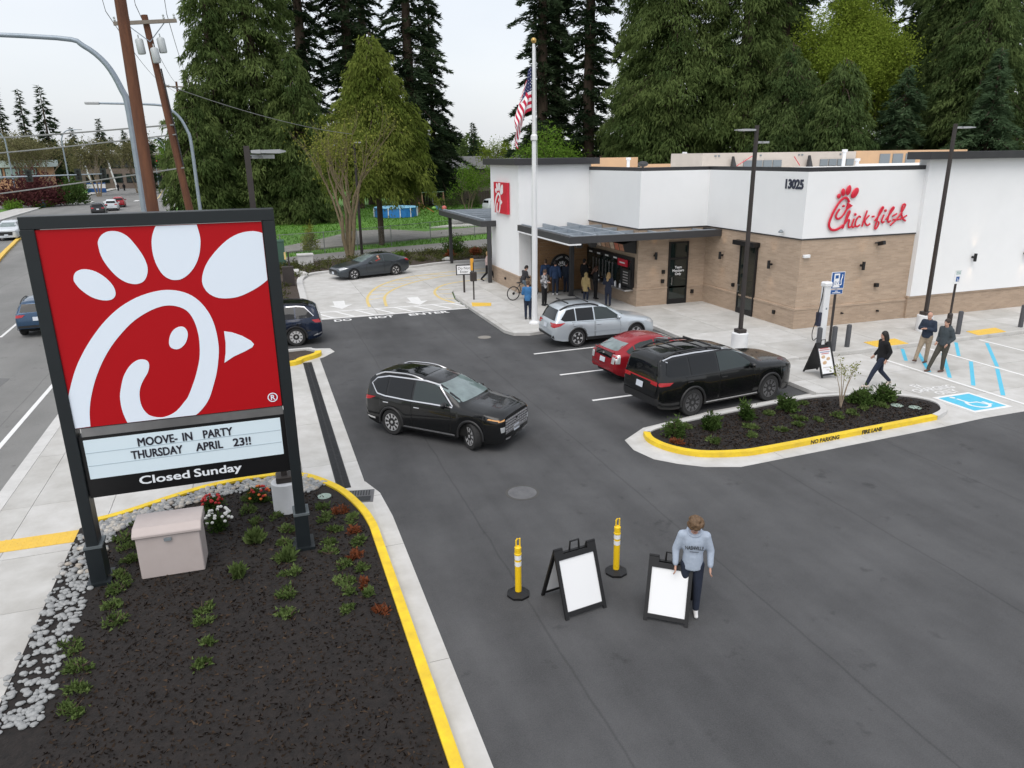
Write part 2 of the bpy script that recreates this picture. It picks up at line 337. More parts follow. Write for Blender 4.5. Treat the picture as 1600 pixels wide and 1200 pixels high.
# main footway round the restaurant
sw = struct(sheet('sidewalk', [(9.5, 33.6), (9.57, 36.77), (9.98, 38.89), (10.62, 40.1), (12.1, 41.4), (13.2, 41.5), (60, 41.5), (60, 20.56), (15.7, 20.56), (15.7, 27.45), (11, 27.85), (10.3, 27.75), (9.7, 28.0), (9.5, 28.54)], -.02, m_joint, th=.108))
spoly = [(9.44, 33.6), (9.51, 36.77), (9.92, 38.89), (10.57, 40.19), (12.06, 41.5), (13.2, 41.6), (14, 41.6), (14, 36), (21, 36), (21, 26), (60, 26), (60, 20.5), (15.62, 20.5), (15.62, 27.4), (10.99, 27.8), (10.28, 27.69), (9.64, 27.95), (9.44, 28.54)]
slabs('slab', sw, spoly, [9.66, 11.6, 13.4, 15.84, 17.9, 20.1, 22.4, 24.7, 27, 29.4, 32, 35], [20.72, 22.6, 25, 27.9, 30.2, 32.4, 34.8, 38.4], 0, .125, CONC, seed=5)
# walk ramping down to the accessible bays
rampf = lambda x, y: -.124*min(1, max(0, (x-16.2)/2.4))
pl = struct(sheet('ramped_walk', [(15.7, 20.48), (20.5, 20.48), (20.5, 15.6), (18.6, 15.6), (18.3, 16), (15.7, 17)], -.14, m_joint))
slabs('slab', pl, [(15.62, 20.49), (20.6, 20.49), (20.6, 15.4), (18.62, 15.4), (18.35, 16.0), (15.62, 17.0)], [16.2, 18.6], [18.2], 0, .12, CONC, seed=8, tilt=rampf)
bay = struct(sheet('accessible_bays', [(18.62, 13.95), (60, 13.95), (60, 20.48), (20.6, 20.48), (20.6, 15.4), (18.62, 15.4)], -.145, m_joint))
slabs('slab', bay, [(18.62, 13.8), (60, 13.98), (60, 20.49), (20.6, 20.49), (20.6, 15.4), (18.62, 15.4)], [20.62, 23.4, 26.3, 30, 34, 38], [15.45, 17.6], -.122, .02, CONC, seed=9)
# drive-through lane in pale concrete
padp = [(1.8, 34.25), (2.0, 39.5), (2.25, 46.1), (2.99, 48.36), (4.42, 49.1), (6.2, 49.7), (9.5, 49.0), (11.9, 49.9), (16, 50.2), (40, 50.2), (40, 41.62), (13.2, 41.62), (12.0, 41.55), (10.53, 40.25), (9.87, 38.95), (9.46, 36.8), (9.42, 34.25)]
pad = struct(sheet('drive_through_lane', padp, -.142, m_joint, th=.02))
slabs('slab', pad, padp, [5.1, 9.2, 13, 17, 21], [36.9, 40.6, 44.2, 47.5], -.124, .015, CONC[:2], seed=12)
outer = smooth_path([(1.75, 34.25), (1.98, 39.5), (2.2, 46.1), (2.95, 48.4), (4.42, 49.2), (6.2, 49.8), (9.5, 49.1), (11.9, 50.0), (16, 50.3), (40, 50.3)], 4)
struct(ribbon('kerb', outer, .34, -.15, .0, m_kerb))
# kerbs and gutters, island with shrubs
front = smooth_path([(9.2, 15.95), (9.08, 15.5), (9.2, 14.95), (9.5, 14.5), (9.9, 14.2), (10.6, 13.98), (11.4, 13.92), (14.4, 14.07), (17.25, 14.22)], 4)
rear = smooth_path([(17.25, 14.22), (17.9, 14.5), (18.28, 15.1), (18.0, 15.8), (17.0, 16.4), (15.0, 16.8), (11.8, 16.5), (9.8, 16.2), (9.2, 15.95)], 4)
gut = struct(sheet('gutter', [(8.52, 15.87), (8.42, 15.2), (8.6, 14.5), (9.0, 14.05), (9.5, 13.66), (10.3, 13.36), (17.0, 13.68), (18.6, 13.8), (18.6, 15.4), (15.6, 17.3), (11.8, 17.0), (9.4, 16.5)], -.136, m_joint))
slabs('slab', gut, [(8.52, 15.87), (8.42, 15.2), (8.6, 14.5), (9.0, 14.05), (9.5, 13.66), (10.3, 13.36), (17.0, 13.68), (18.61, 13.8), (18.61, 15.4), (15.6, 17.3), (11.8, 17.0), (9.4, 16.5)], [11.6, 14.4, 17.1], [15.6], -.124, .015, CONC[1:2], seed=2)
isl = struct(sheet('planting_island', front[:-1]+rear[:-1], -.035, m_mulch, th=.09))
ky = ribbon('painted_kerb', front, .17, -.15, .0, m_yel, isl); ky['label'] = 'yellow fire lane kerb lettered NO PARKING FIRE LANE'
ribbon('kerb', rear, .17, -.15, .0, m_kerb, isl)
m_blk = M('black_lettering', (.012, .012, .013), .6)
an = math.atan2(.15, 2.85)
for s, x in (('NO PARKING', 13.25), ('FIRE LANE', 14.85)):
    text(s, .15, m_blk, ky, loc=(x, 13.92+(x-11.4)*.0513-.092, -.108), rot=(R(90), 0, an), ext=.002, sx=1.05, bold=.006)
# sign bed
bedk = smooth_path([(-3.95, 15.52), (-3.3, 15.68), (-1.7, 16.45), (-.33, 16.6), (.42, 16.33), (1.02, 15.5), (1.33, 14.7), (1.55, 13.6), (1.58, 12), (1.58, 4)], 5)
bed = struct(sheet('sign_bed', [(-4.0, 4), (-4.0, 15.3), (-3.75, 15.55), (-3.3, 15.63), (-1.7, 16.4), (-.33, 16.55), (.4, 16.28), (.97, 15.48), (1.28, 14.68), (1.5, 13.6), (1.53, 12), (1.53, 4)], -.035, m_mulch, th=.09))
ribbon('painted_kerb', bedk, .16, -.15, .01, m_yel, bed)
g2 = struct(sheet('gutter', [(.9, 15.9), (1.5, 14.2), (1.55, 4), (2.02, 4), (2.05, 13.8), (1.98, 15.0), (1.76, 15.7), (1.2, 16.1)], -.140, m_joint))
slabs('slab', g2, [(.9, 15.9), (1.5, 14.2), (1.55, 4), (2.02, 4), (2.05, 13.8), (1.98, 15.0), (1.76, 15.7), (1.2, 16.1)], [], [6, 9, 12.6, 14.9], -.1255, .015, CONC[1:2], seed=4)
# north island beside the drain
nis = struct(sheet('planting_island', [(-4, 26.7), (.3, 26.75), (1.2, 27.3), (1.65, 27.9), (1.3, 28.35), (.4, 28.3), (-4, 28.2)], -.03, m_soil, th=.09))
struct(sheet('gutter', [(-4, 26.0), (.32, 26.1), (1.26, 26.95), (1.9, 27.4), (2.37, 28.1), (2.25, 28.7), (1.6, 28.9), (-4, 28.7)], -.1245, CONC[1], th=.02))
ribbon('painted_kerb', smooth_path([(-4, 26.45), (.35, 26.6), (1.1, 27.1), (1.65, 27.55), (1.75, 27.95)], 4), .24, -.15, .02, m_yel, nis)
ribbon('kerb', smooth_path([(1.75, 27.95), (1.5, 28.35), (.9, 28.5), (-4, 28.4)], 4), .17, -.15, .02, m_kerb, nis)
# beds, path, gravel drive to the north
struct(sheet('planting_bed', [(-3, 46), (2.1, 46.2), (2.9, 48.6), (4.4, 49.4), (6.2, 50), (9.5, 49.3), (11.9, 50.3), (16, 50.5), (40, 50.5), (40, 61), (18.4, 58), (7, 55.7), (1.5, 53.8), (-3, 52.4)], -.02, m_soil, th=.15))
struct(sheet('planting_bed', [(-5, 34.3), (1.6, 34.3), (1.85, 39.5), (2.05, 45.98), (-5, 45.9)], -.02, m_soil, th=.15))
struct(sheet('path', [(-6, 51.8), (1.46, 53.96), (7.06, 55.9), (18.4, 58.3), (45, 62.5), (45, 66.5), (20, 63.4), (7.6, 59.9), (1.6, 57.6), (-6, 55.5)], -.03, m_path, th=.15))
struct(sheet('gravel_drive', [(-6, 61), (2, 65.5), (6, 71), (9.4, 77), (13, 77), (16, 73), (24, 76), (60, 84), (60, 77), (24, 70), (14, 67), (8, 64.6), (2, 61.5), (-6, 58.5)], -.06, m_gravel, th=.12))
struct(sheet('concrete_drive', [(17.5, 77.2), (26, 77.6), (40, 83), (40, 88), (24, 82)], -.04, CONC[0], th=.14))
# ---------------- painted markings (parts of the lot, lane and bays)
def paint(name, poly, z, m, par): return sheet(name, poly, z, m, par, .003)
zm = ZL+.005
for x0, x1, y in ((9.4, 12.3, 24.9), (9.25, 15.4, 22.0), (9.12, 15.4, 19.13)):
    paint('stall_line', [(x0, y-.055), (x1, y-.055+.1), (x1, y+.055+.1), (x0, y+.055)], zm, m_white, lot)
for s, x, wd in (('DO', 3.35, .80), ('NOT', 5.12, 1.15), ('ENTER', 7.38, 1.95)):
    o = text(s, .62, m_white, lot, loc=(x, 33.62, zm), ext=.001, bold=.02)
    o.scale.x = wd/max(.01, o.dimensions.x)
zp = -.119
for y in (34.42, 35.95): paint('crosswalk_line', [(1.95, y), (9.5, y-.25), (9.5, y-.1), (1.95, y+.15)], zp, m_white, pad)
for i in range(8):
    x = 2.2+i*.95; paint('crosswalk_bar', [(x, 35.93), (x+.16, 35.93), (x+.86, 34.5), (x+.70, 34.5)], zp+.0005, m_white, pad)
for x, y in ((3.62, 36.5), (7.45, 36.05)):
    paint('arrow', [(x, y), (x+.62, y+1.0), (x+.28, y+1.0), (x+.36, y+2.2), (x-.24, y+2.2), (x-.26, y+1.0), (x-.55, y+1.0)], zp, m_white, pad)
ylo = smooth_path([(4.97, 36.5), (5.25, 39.1), (6.15, 41.95), (7.35, 43.9), (8.8, 45.2), (10.6, 45.9), (13.4, 46.5), (20, 46.6)], 4)
yli = smooth_path([(5.79, 36.3), (6.15, 38.93), (6.95, 40.94), (8.28, 42.75), (9.83, 44.0), (12.06, 44.9), (20, 45.3)], 4)
ribbon('lane_line', ylo, .15, zp-.004, zp, m_yel2, pad); ribbon('lane_line', yli, .15, zp-.004, zp, m_yel2, pad)
for k in range(9):
    a, b = ylo[3+k*2], yli[3+k*2]; ribbon('hatch_bar', [a, (b[0], b[1]+.5)], .09, zp-.0045, zp-.001, m_yel2, pad)
ribbon('lane_line', smooth_path([(9.2, 35.9), (8.85, 37.3), (8.95, 39.2), (9.7, 41.0), (10.9, 42.0), (13, 42.6)], 4), .15, zp-.004, zp, m_yel2, pad)
for k in range(3): ribbon('hatch_bar', [(8.95+.1*k, 37.4+k*1.3), (9.5+.25*k, 37.0+k*1.4)], .09, zp-.0045, zp-.001, m_yel2, pad)
zb = -.117
for x in (20.72, 23.42, 26.35): paint('bay_line', [(x-.055, 14.0), (x+.055, 14.0), (x+.055+.06, 19.9 if x < 23 else 20.4), (x-.055+.06, 19.9 if x < 23 else 20.4)], zb, m_white, bay)
for x0, y0, x1, y1 in ((22.55, 20.42, 21.35, 19.1), (22.75, 19.9, 20.95, 17.75), (23.3, 19.3, 21.0, 17.0), (23.35, 18.2, 20.95, 16.1), (23.35, 17.2, 20.9, 15.05), (23.3, 16.1, 20.95, 14.2), (25.2, 20.4, 23.6, 18.9), (26.2, 19.9, 23.6, 17.4), (26.2, 18.2, 23.6, 15.9)):
    ribbon('hatch_bar', [(x0, y0), (x1, y1)], .12, zb-.004, zb-.0005, m_blue, bay)
sq = lambda a, b, c, d: [(a, c), (b, c), (b, d), (a, d)]
aw = paint('symbol_border', sq(18.75, 20.2, 14.2, 15.65), zb, m_white, bay)
paint('symbol_field', sq(18.87, 20.08, 14.32, 15.53), zb+.003, m_blue, aw)
zz = zb+.007
ribbon('wheelchair_symbol', [(19.48+.30*math.cos(t), 14.72+.30*math.sin(t)) for t in np.linspace(R(-230), R(20), 18)], .085, zz-.003, zz, m_white, aw)
ribbon('wheelchair_symbol', [(19.30, 15.28), (19.33, 14.88), (19.60, 14.86), (19.72, 14.56), (19.86, 14.60)], .085, zz-.003, zz+.001, m_white, aw)
paint('wheelchair_symbol', [(19.28+.08*math.cos(t), 15.41+.08*math.sin(t)) for t in np.linspace(0, 6.28, 13)[:-1]], zz+.002, m_white, aw)
for s, x, y in (('EV', 19.25, 16.55), ('CHARGING', 19.5, 16.15), ('ONLY', 19.6, 15.75)):
    text(s, .42, m_white, bay, loc=(x, y, zb), ext=.001, bold=.012, sx=.72)
# tactile pads with raised domes
def tactile(poly, z, par_label, step=.12):
    t = thing('tactile_pad', par_label, 'tactile pad', (0, 0, 0), group='yellow tactile paving pads')
    mb = MB(); mb.prism(poly, z, z+.008); mb.build('plate', m_tact, t)
    xs = [p[0] for p in poly]; ys = [p[1] for p in poly]; mb = MB(); x = min(xs)+step/2
    while x < max(xs):
        y = min(ys)+step/2
        while y < max(ys):
            ins = all((poly[(i+1) % len(poly)][0]-poly[i][0])*(y-poly[i][1])-(poly[(i+1) % len(poly)][1]-poly[i][1])*(x-poly[i][0]) > 0 for i in range(len(poly)))
            if ins: mb.tube([(x, y, z+.008), (x, y, z+.014)], [.028, .014], 6)
            y += step
        x += step
    o = mb.build('domes', m_tact, t); o['kind'] = 'stuff'
tactile([(21.5, 20.62), (23.0, 20.58), (23.15, 21.38), (21.6, 21.36)], .001, 'yellow tactile pad on the pavement behind the walking woman')
tactile([(26.55, 20.58), (28.1, 20.62), (28.35, 21.3), (26.7, 21.24)], .001, 'yellow tactile pad by the bollard right of the two men')
tactile([(9.62, 34.0), (10.5, 33.75), (10.75, 34.5), (9.85, 34.95)], .001, 'small yellow tactile pad at the pavement corner by the crosswalk')
tactile([(-5.75, 14.95), (-4.02, 14.9), (-4.02, 15.42), (-5.75, 15.45)], -.124, 'long faded yellow tactile strip across the pavement beside the big sign')
# trench drain, catch basin and covers
m_iron = M('cast_iron', (.045, .047, .05), .55, .4, col2=(.03, .031, .034), scale=8)
m_iron2 = M('grey_iron', (.17, .172, .175), .6, .3, col2=(.12, .12, .125), scale=6)
td = thing('trench_drain', 'long black slotted trench drain set in the concrete beside the lot', 'drain', (1.1, 15.5, -.126))
mb = MB(); mb.bb(0, .31, 0, 11.35, -.01, .003); mb.build('frame', m_iron, td)
gm = MB()
for sx in (.012, .160):
    for q in range(12): gm.bb(sx, sx+.138, .006+q*.0416, .006+q*.0416+.026, .003, .011)
    gm.bb(sx, sx+.014, 0, .49, .003, .012); gm.bb(sx+.124, sx+.138, 0, .49, .003, .012)
g0 = gm.build('grate', m_iron, td)
for k in range(1, 23):
    c = g0.copy(); COL.objects.link(c); c.location = (0, k*.493, 0)
cb = thing('catch_basin', 'square slotted iron drain inlet at the end of the trench drain', 'drain', (1.26, 15.22, -.124), R(-12))
mb = MB(); mb.bb(0, .62, -.5, .12, -.01, .008); mb.build('frame', m_iron2, cb)
for q in range(8): MB().bb(.08+q*.06, .08+q*.06+.028, -.16, .08, .008, .014).build('bar', m_iron, cb)
MB().bb(.06, .56, -.45, -.22, .008, .013).build('hood_plate', m_iron, cb)
def cover(x, y, z, r, label, m, ring=None):
    t = thing('manhole_cover', label, 'manhole', (x, y, z)); MB().lathe([(r*1.14, 0), (r*1.14, .004), (r, .006)], 28).build('ring', ring or m, t)
    MB().lathe([(r*.97, .004), (r*.97, .009), (.01, .0095)], 28).build('lid', m, t)
    for k in range(6): a = k*1.047; MB().lathe([(.022, .009), (.018, .014)], 8, (r*.7*math.cos(a), r*.7*math.sin(a), 0)).build('boss', m, t)
cover(4.95, 13.88, ZL+.001, .33, 'round grey manhole cover in the open asphalt in front', m_iron2, M('patch_ring', (.075, .073, .07), .9))
cover(8.45, 28.17, ZL+.001, .24, 'small pale worn manhole cover near the pavement corner', M('worn_cover', (.24, .225, .20), .85))
m_gcov = M('green_lid', (.30, .38, .33), .7)
cover(17.0, 15.28, -.03, .15, 'oval pale irrigation lid in the island mulch, nearer the shrubs', m_gcov)
cover(17.32, 14.95, -.03, .15, 'oval pale irrigation lid in the island mulch, nearer the kerb', m_gcov)
cover(.78, 15.05, -.03, .13, 'round pale green lid in the sign bed by the black post', m_gcov)
# ================================================================== THE RESTAURANT
m_brick = brickmat('tan_brick', (.47, .355, .262), (.395, .295, .213), (.44, .36, .285))
m_brick2 = brickmat('tan_brick_base', (.44, .33, .242), (.37, .276, .2), (.41, .335, .265))
m_eifs = M('white_render', (.84, .85, .855), .85, col2=(.81, .82, .825), scale=.8, bump=.05, bscale=150)
m_cap = M('dark_bronze_metal', (.045, .044, .047), .45, .3, col2=(.035, .035, .038), scale=2)
m_charc = M('charcoal_steel', (.055, .055, .058), .5, .3)
m_black = M('black_metal', (.012, .012, .013), .45, .2)
m_dglass = M('dark_glass', (.012, .02, .018), .06, 0, spec=.6, coat=.4)
m_wood = M('wood_panel', (.30, .175, .085), .6, col2=(.23, .13, .06), scale=3, stretch=(1, 1, 9))
m_galv = M('galvanised_steel', (.42, .47, .52), .45, .5, col2=(.34, .39, .44), scale=5)
m_steel = M('stainless_steel', (.55, .55, .55), .3, .9)
m_red = M('sign_red', (.43, .004, .009), .5, spec=.2)
m_redlit = M('sign_red_face', (.62, .008, .035), .35, coat=.2)
m_signw = M('sign_white', (.80, .81, .82), .4)
m_tan = M('tan_membrane', (.62, .40, .23), .85, col2=(.55, .36, .22), scale=1.5)
m_beige = M('beige_enclosure', (.58, .52, .46), .8, col2=(.52, .465, .41), scale=1.5)
m_vent = M('vent_grey', (.22, .25, .27), .6, .2)
m_silver = M('silver_letters', (.62, .62, .62), .35, .6)
BLD = thing('restaurant', 'white and tan brick restaurant with dark cornices and red lettering', 'building', (20.62, 24.2, 0))
def bp(mb, name, m, par=None, **k):
    o = mb.build(name, m, par or BLD, **k)
    if par is None or par is BLD: o.location = (-20.62, -24.2, 0)
    return o
foot = lambda e: [(20.62-e, 24.2-e), (45, 24.2-e), (45, 41.2), (16.95-e, 41.2), (16.95-e, 30.9-e), (20.62-e, 30.9-e)]
bp(MB().prism(foot(0), -.05, 3.64), 'brick_wall', m_brick)
bp(MB().prism(foot(.035), -.05, .78), 'brick_base', m_brick2)
bp(MB().prism(foot(.06), .78, .86), 'brick_ledge', m_brick)
bp(MB().prism(foot(.045), 3.64, 3.69), 'metal_flashing', m_cap)
bp(MB().prism(foot(.03), 3.69, 6.27), 'white_wall', m_eifs)
capp = [(16.97, 36.6), (16.97, 30.92), (20.64, 30.92), (20.64, 24.22), (26.6, 24.22)]
c = ribbon('parapet_cap', [(a+.1, b+.1) for a, b in capp], .34, 6.265, 6.43, m_cap, BLD); c.location = (-20.62, -24.2, 0)
# right wing
bp(MB().bb(26.45, 45, 24.06, 24.6, -.05, .90), 'brick_base', m_brick2)
bp(MB().bb(26.42, 45, 24.02, 24.6, .90, .98), 'brick_ledge', m_brick)
bp(MB().bb(26.47, 45, 23.98, 24.5, .98, 6.66), 'white_wall', m_eifs)
bp(MB().bb(26.0, 45, 23.55, 24.75, 6.66, 6.96), 'cornice', m_cap, bevel=.01)
# corner tower
bp(MB().bb(12.95, 17.0, 36.45, 41.2, .92, 6.56), 'white_wall', m_eifs)
bp(MB().bb(12.93, 13.9, 36.43, 41.2, -.05, .84), 'brick_base', m_brick2)
bp(MB().bb(12.90, 13.9, 36.40, 41.2, .84, .92), 'brick_ledge', m_brick)
bp(MB().bb(12.6, 17.35, 36.1, 41.5, 6.56, 6.88), 'cornice', m_cap, bevel=.01)
for k in range(17): bp(MB().bb(13.95, 16.93, 36.40, 36.5, .02+k*.2, .02+k*.2+.192), 'wood_board', m_wood)
bp(MB().bb(13.62, 13.93, 36.36, 36.5, 0, 3.4), 'corner_post', m_charc)
# --- doors
def door(x, y, face, w_, h_, transom, words=None):
    d = MB(); fr = .07
    if face == 'Y':
        d.bb(x, x+fr, y-.06, y+.02, 0, h_); d.bb(x+w_-fr, x+w_, y-.06, y+.02, 0, h_); d.bb(x, x+w_, y-.061, y+.02, h_-fr, h_)
        d.bb(x+fr, x+w_-fr, y-.055, y+.02, 0, .24)
        if transom: d.bb(x+fr, x+w_-fr, y-.055, y+.02, transom-.05, transom+.05)
        o = bp(d, 'door', m_black); q = lambda a, b, z0, z1, t0, t1: MB().bb(x+a, x+b, y-t1, y-t0, z0, z1)
    else:
        d.bb(x-.06, x+.02, y-w_, y-w_+fr, 0, h_); d.bb(x-.06, x+.02, y-fr, y, 0, h_); d.bb(x-.061, x+.02, y-w_, y, h_-fr, h_)
        d.bb(x-.055, x+.02, y-w_+fr, y-fr, 0, .24)
        if transom: d.bb(x-.055, x+.02, y-w_+fr, y-fr, transom-.05, transom+.05)
        o = bp(d, 'door', m_black); q = lambda a, b, z0, z1, t0, t1: MB().bb(x-t1, x-t0, y-b, y-a, z0, z1)
    if transom:
        q(fr, w_-fr, .24, transom-.05, .02, .03).build('glass_pane', m_dglass, o); q(fr, w_-fr, transom+.05, h_-fr, .02, .03).build('glass_pane', m_dglass, o)
    else: q(fr, w_-fr, .24, h_-fr, .02, .03).build('glass_pane', m_dglass, o)
    hb = MB(); hx = .14
    for z in (.98, 1.26): hb.v, hb.f, hb.m = hb.v, hb.f, hb.m; b2 = q(hx, hx+.03, z, z+.03, .05, .13); hb.add(b2.v, b2.f)
    b2 = q(hx, hx+.03, .95, 1.32, .12, .15); hb.add(b2.v, b2.f); hb.build('handle', m_steel, o)
    return o
d1 = door(18.58, 30.87, 'Y', 1.06, 3.0, 2.2)
for i, s in enumerate(('Team', 'Members', 'Only')): text(s, .17, m_signw, d1, loc=(19.12, 30.835, 1.72-i*.16), rot=(R(90), 0, 0), ext=.002, bold=.004)
d2 = door(20.59, 28.05, 'X', 1.2, 3.1, None)
bp(MB().bb(20.28, 20.6, 26.75, 28.3, 3.08, 3.28), 'door_hood', m_black)
# --- wall lamps, boxes, cameras, pipes on the walls
def wlamp(x, y, z, face):
    dx, dy = (0, -1) if face == 'Y' else (-1, 0); mb = MB()
    mb.cyl((x+dx*.16, y+dy*.16, z-.17), (x+dx*.16, y+dy*.16, z+.17), .065, n=12)
    o = bp(mb, 'wall_light', m_black, smooth=True)
    for q in (-1, 1):                                   # the lamps are lit: faint warm wash up and down the wall
        li = bpy.data.lights.new('wall_light_beam', 'SPOT'); li.energy = 9; li.spot_size = R(62); li.spot_blend = .9; li.color = (1, .66, .36); li.shadow_soft_size = .04
        lo = bpy.data.objects.new('wall_light_beam', li); COL.objects.link(lo); lo.parent = o; lo.location = (x+dx*.16, y+dy*.16, z+q*.19); lo.rotation_euler = (R(180) if q > 0 else 0, 0, 0)
    MB().cyl((x, y, z), (x+dx*.12, y+dy*.12, z), .05, n=8).build('bracket', m_black, o)
for a in ((17.8, 30.87, 2.40, 'Y'), (20.59, 29.4, 2.44, 'X'), (20.59, 25.85, 2.47, 'X'), (23.73, 24.17, 2.46, 'Y'), (29.7, 23.98, 2.5, 'Y'), (32.85, 23.98, 2.5, 'Y'), (36.0, 23.98, 2.5, 'Y')): wlamp(*a)
o = bp(MB().box((24.5, 23.98, 3.36), (.14, .30, .16), rx=R(-15)), 'security_camera', m_black); MB().cyl((24.32, 24.16, 3.36), (24.5, 24.05, 3.38), .03, n=6).build('bracket', m_black, o)
o = bp(MB().bb(20.72, 21.02, 24.06, 24.2, 2.93, 3.06), 'alarm_light', m_signw, bevel=.02)
for x, z, s in ((24.66, 1.58, .16), (24.9, .45, .07), (22.1, .35, .07), (23.0, .5, .06)): bp(MB().bb(x-s/2, x+s/2, 24.05, 24.17, z-s/2, z+s/2), 'outlet_box', m_black)
for y, z in ((25.4, .5), (28.4, 1.2)): bp(MB().bb(20.5, 20.6, y-.06, y+.06, z-.08, z+.08), 'outlet_box', m_black)
for x, z in ((18.3, 1.6), (18.28, 1.15), (19.95, .55)): bp(MB().bb(x-.07, x+.07, 30.77, 30.86, z-.09, z+.09), 'outlet_box', m_black)
bp(MB().bb(12.85, 12.94, 38.6, 38.72, .42, .54), 'outlet_box', m_black)
bp(MB().lathe([(.09, 0), (.11, .03), (.04, .12)], 10, (20.45, 25.3, 3.85)), 'dome_camera', m_vent, smooth=True)
# --- walk-up window wall
sw_ = bp(MB().bb(16.80, 16.94, 31.2, 36.3, .78, 2.3), 'serving_window', m_black)
for k in range(5): MB().bb(16.785, 16.80, 31.3+k*1.0, 31.3+k*1.0+.9, .95, 2.05).build('glass_pane', m_dglass, sw_)
for k in range(4): MB().bb(16.775, 16.79, 31.25+k*1.0, 31.29+k*1.0, .9, 2.1).build('mullion', m_charc, sw_)
for k in range(4): MB().bb(16.76, 16.785, 32.75+k*.95, 33.1+k*.95, 2.08, 2.16).build('light_strip', m_signw, sw_)
for k in range(7): MB().bb(16.765, 16.785, 33.2+k*.38, 33.24+k*.38, 1.0, 1.85).build('menu_line', m_steel, sw_)
p_ = MB().bb(16.70, 16.76, 31.55, 32.5, 1.82, 2.16).build('red_placard', m_redlit, sw_); MB().bb(16.695, 16.70, 31.75, 32.3, 1.95, 2.02).build('text_line', m_signw, p_)
p_ = MB().bb(16.55, 16.62, 31.0, 31.75, .98, 1.75).build('menu_placard', m_black, sw_)
for k in range(5): MB().bb(16.54, 16.55, 31.1+.03*(k % 2), 31.6, 1.08+k*.13, 1.12+k*.13).build('text_line', m_silver, p_)
bp(MB().bb(16.45, 16.92, 31.2, 36.3, .70, .78), 'counter', m_steel, bevel=.01)
for y, h_ in ((32.0, .2), (32.5, .26), (32.75, .24), (34.4, .28), (34.6, .2)): bp(MB().lathe([(.05, .78), (.05, .78+h_*.7), (.02, .78+h_)], 8, (16.6, y, 0)), 'bottle', m_signw)
mbd = bp(MB().prism([(16.92, 2.5), (16.35, 2.62), (16.25, 2.98), (16.92, 3.15)], 31.05, 36.2, 'XZ'), 'menu_board', m_black)
cols = [(.34, .16, .10), (.42, .13, .08), (.45, .36, .28), (.30, .18, .12), (.48, .30, .2), (.5, .42, .36), (.36, .14, .1)]
for k in range(10):
    y0 = 31.15+k*.5; c_ = cols[k % 7]
    MB().add([(16.343, y0, 2.635), (16.343, y0+.44, 2.635), (16.247, y0+.44, 2.965), (16.247, y0, 2.965)], [(0, 3, 2, 1)]).build('menu_panel', M('menu_print%d' % (k % 7), c_, .4, col2=tuple(min(1, v*1.9) for v in c_), scale=9), mbd)
# medallion on the wood wall
md = bp(MB().lathe([(.66, 36.39), (.66, 36.33), (.62, 36.31)], 36, (15.35, 0, 1.32), 'Y'), 'medallion', m_black)
ri = MB(); 
for k in range(40):
    t0, t1 = k*math.pi/20, (k+1)*math.pi/20
    if k % 10 in (8, 9): continue
    t1 = t0+math.pi/32
    ri.add([(15.35+r*math.cos(t), 36.305, 1.32+r*math.sin(t)) for r, t in ((.46, t0), (.55, t0), (.55, t1), (.46, t1))], [(0, 1, 2, 3)])
ri.build('ring_lettering', m_silver, md)
# --- canopies: charcoal fascia, galvanised joists
cn = bp(MB().bb(12.85, 20.6, 29.62, 29.82, 3.3, 3.6).bb(12.85, 13.05, 29.82, 36.4, 3.3, 3.6).bb(20.4, 20.6, 29.82, 30.88, 3.3, 3.6), 'canopy', m_charc)
for y in (31.4, 33.1, 34.8): MB().bb(13.06, 16.9, y-.04, y+.04, 3.38, 3.58).build('joist', m_galv, cn)
for x in (14.3, 15.7): MB().bb(x-.05, x+.05, 29.83, 36.4, 3.40, 3.62).build('joist', m_galv, cn)
for x in (17.4, 18.6, 19.8): MB().bb(x-.04, x+.04, 29.83, 30.86, 3.42, 3.6).build('joist', m_galv, cn)
m_deck = M('canopy_deck', (.16, .165, .17), .6, .2)
MB().bb(13.06, 16.94, 29.83, 36.4, 3.305, 3.345).bb(16.94, 20.4, 29.83, 30.86, 3.305, 3.345).build('soffit_deck', m_deck, cn)
MB().bb(13.07, 13.16, 29.83, 36.4, 3.36, 3.64).build('joist', m_galv, cn); MB().bb(13.07, 20.4, 29.83, 29.92, 3.36, 3.62).build('joist', m_galv, cn)
MB().bb(12.8, 13.4, 29.58, 36.4, 3.24, 3.30).build('soffit_trim', m_signw, cn)
MB().bb(12.78, 12.84, 29.6, 36.4, 3.26, 3.285).build('light_bar', m_signw, cn)
for y in (31.0, 33.0, 35.0):
    for x in (13.9, 14.6): MB().box((x, y, 3.1), (.28, .35, .2), rx=.3).build('heater', m_black, cn)
MB().box((15.2, 34.72, 1.65), (.2, .2, 3.3)).build('post', m_charc, cn)
MB().box((15.2, 34.72, .02), (.3, .3, .04)).build('base_plate', m_charc, cn)
cn2 = bp(MB().bb(12.05, 12.25, 40.3, 50.4, 3.2, 3.52).bb(12.25, 24, 40.3, 40.5, 3.2, 3.52).bb(12.25, 24, 50.2, 50.4, 3.2, 3.52), 'canopy', m_charc)
for k in range(6): MB().bb(12.3, 24, 41.5+k*1.6, 41.6+k*1.6, 3.3, 3.56).build('joist', m_galv, cn2)
MB().bb(12.26, 24, 40.51, 50.19, 3.22, 3.27).build('soffit_deck', m_deck, cn2)
MB().bb(12.3, 12.42, 40.5, 50.2, 3.3, 3.60).build('joist', m_galv, cn2)
for x, y in ((12.55, 40.42), (12.75, 50.1)): MB().box((x, y, 1.55), (.2, .2, 3.35)).build('post', m_charc, cn2)
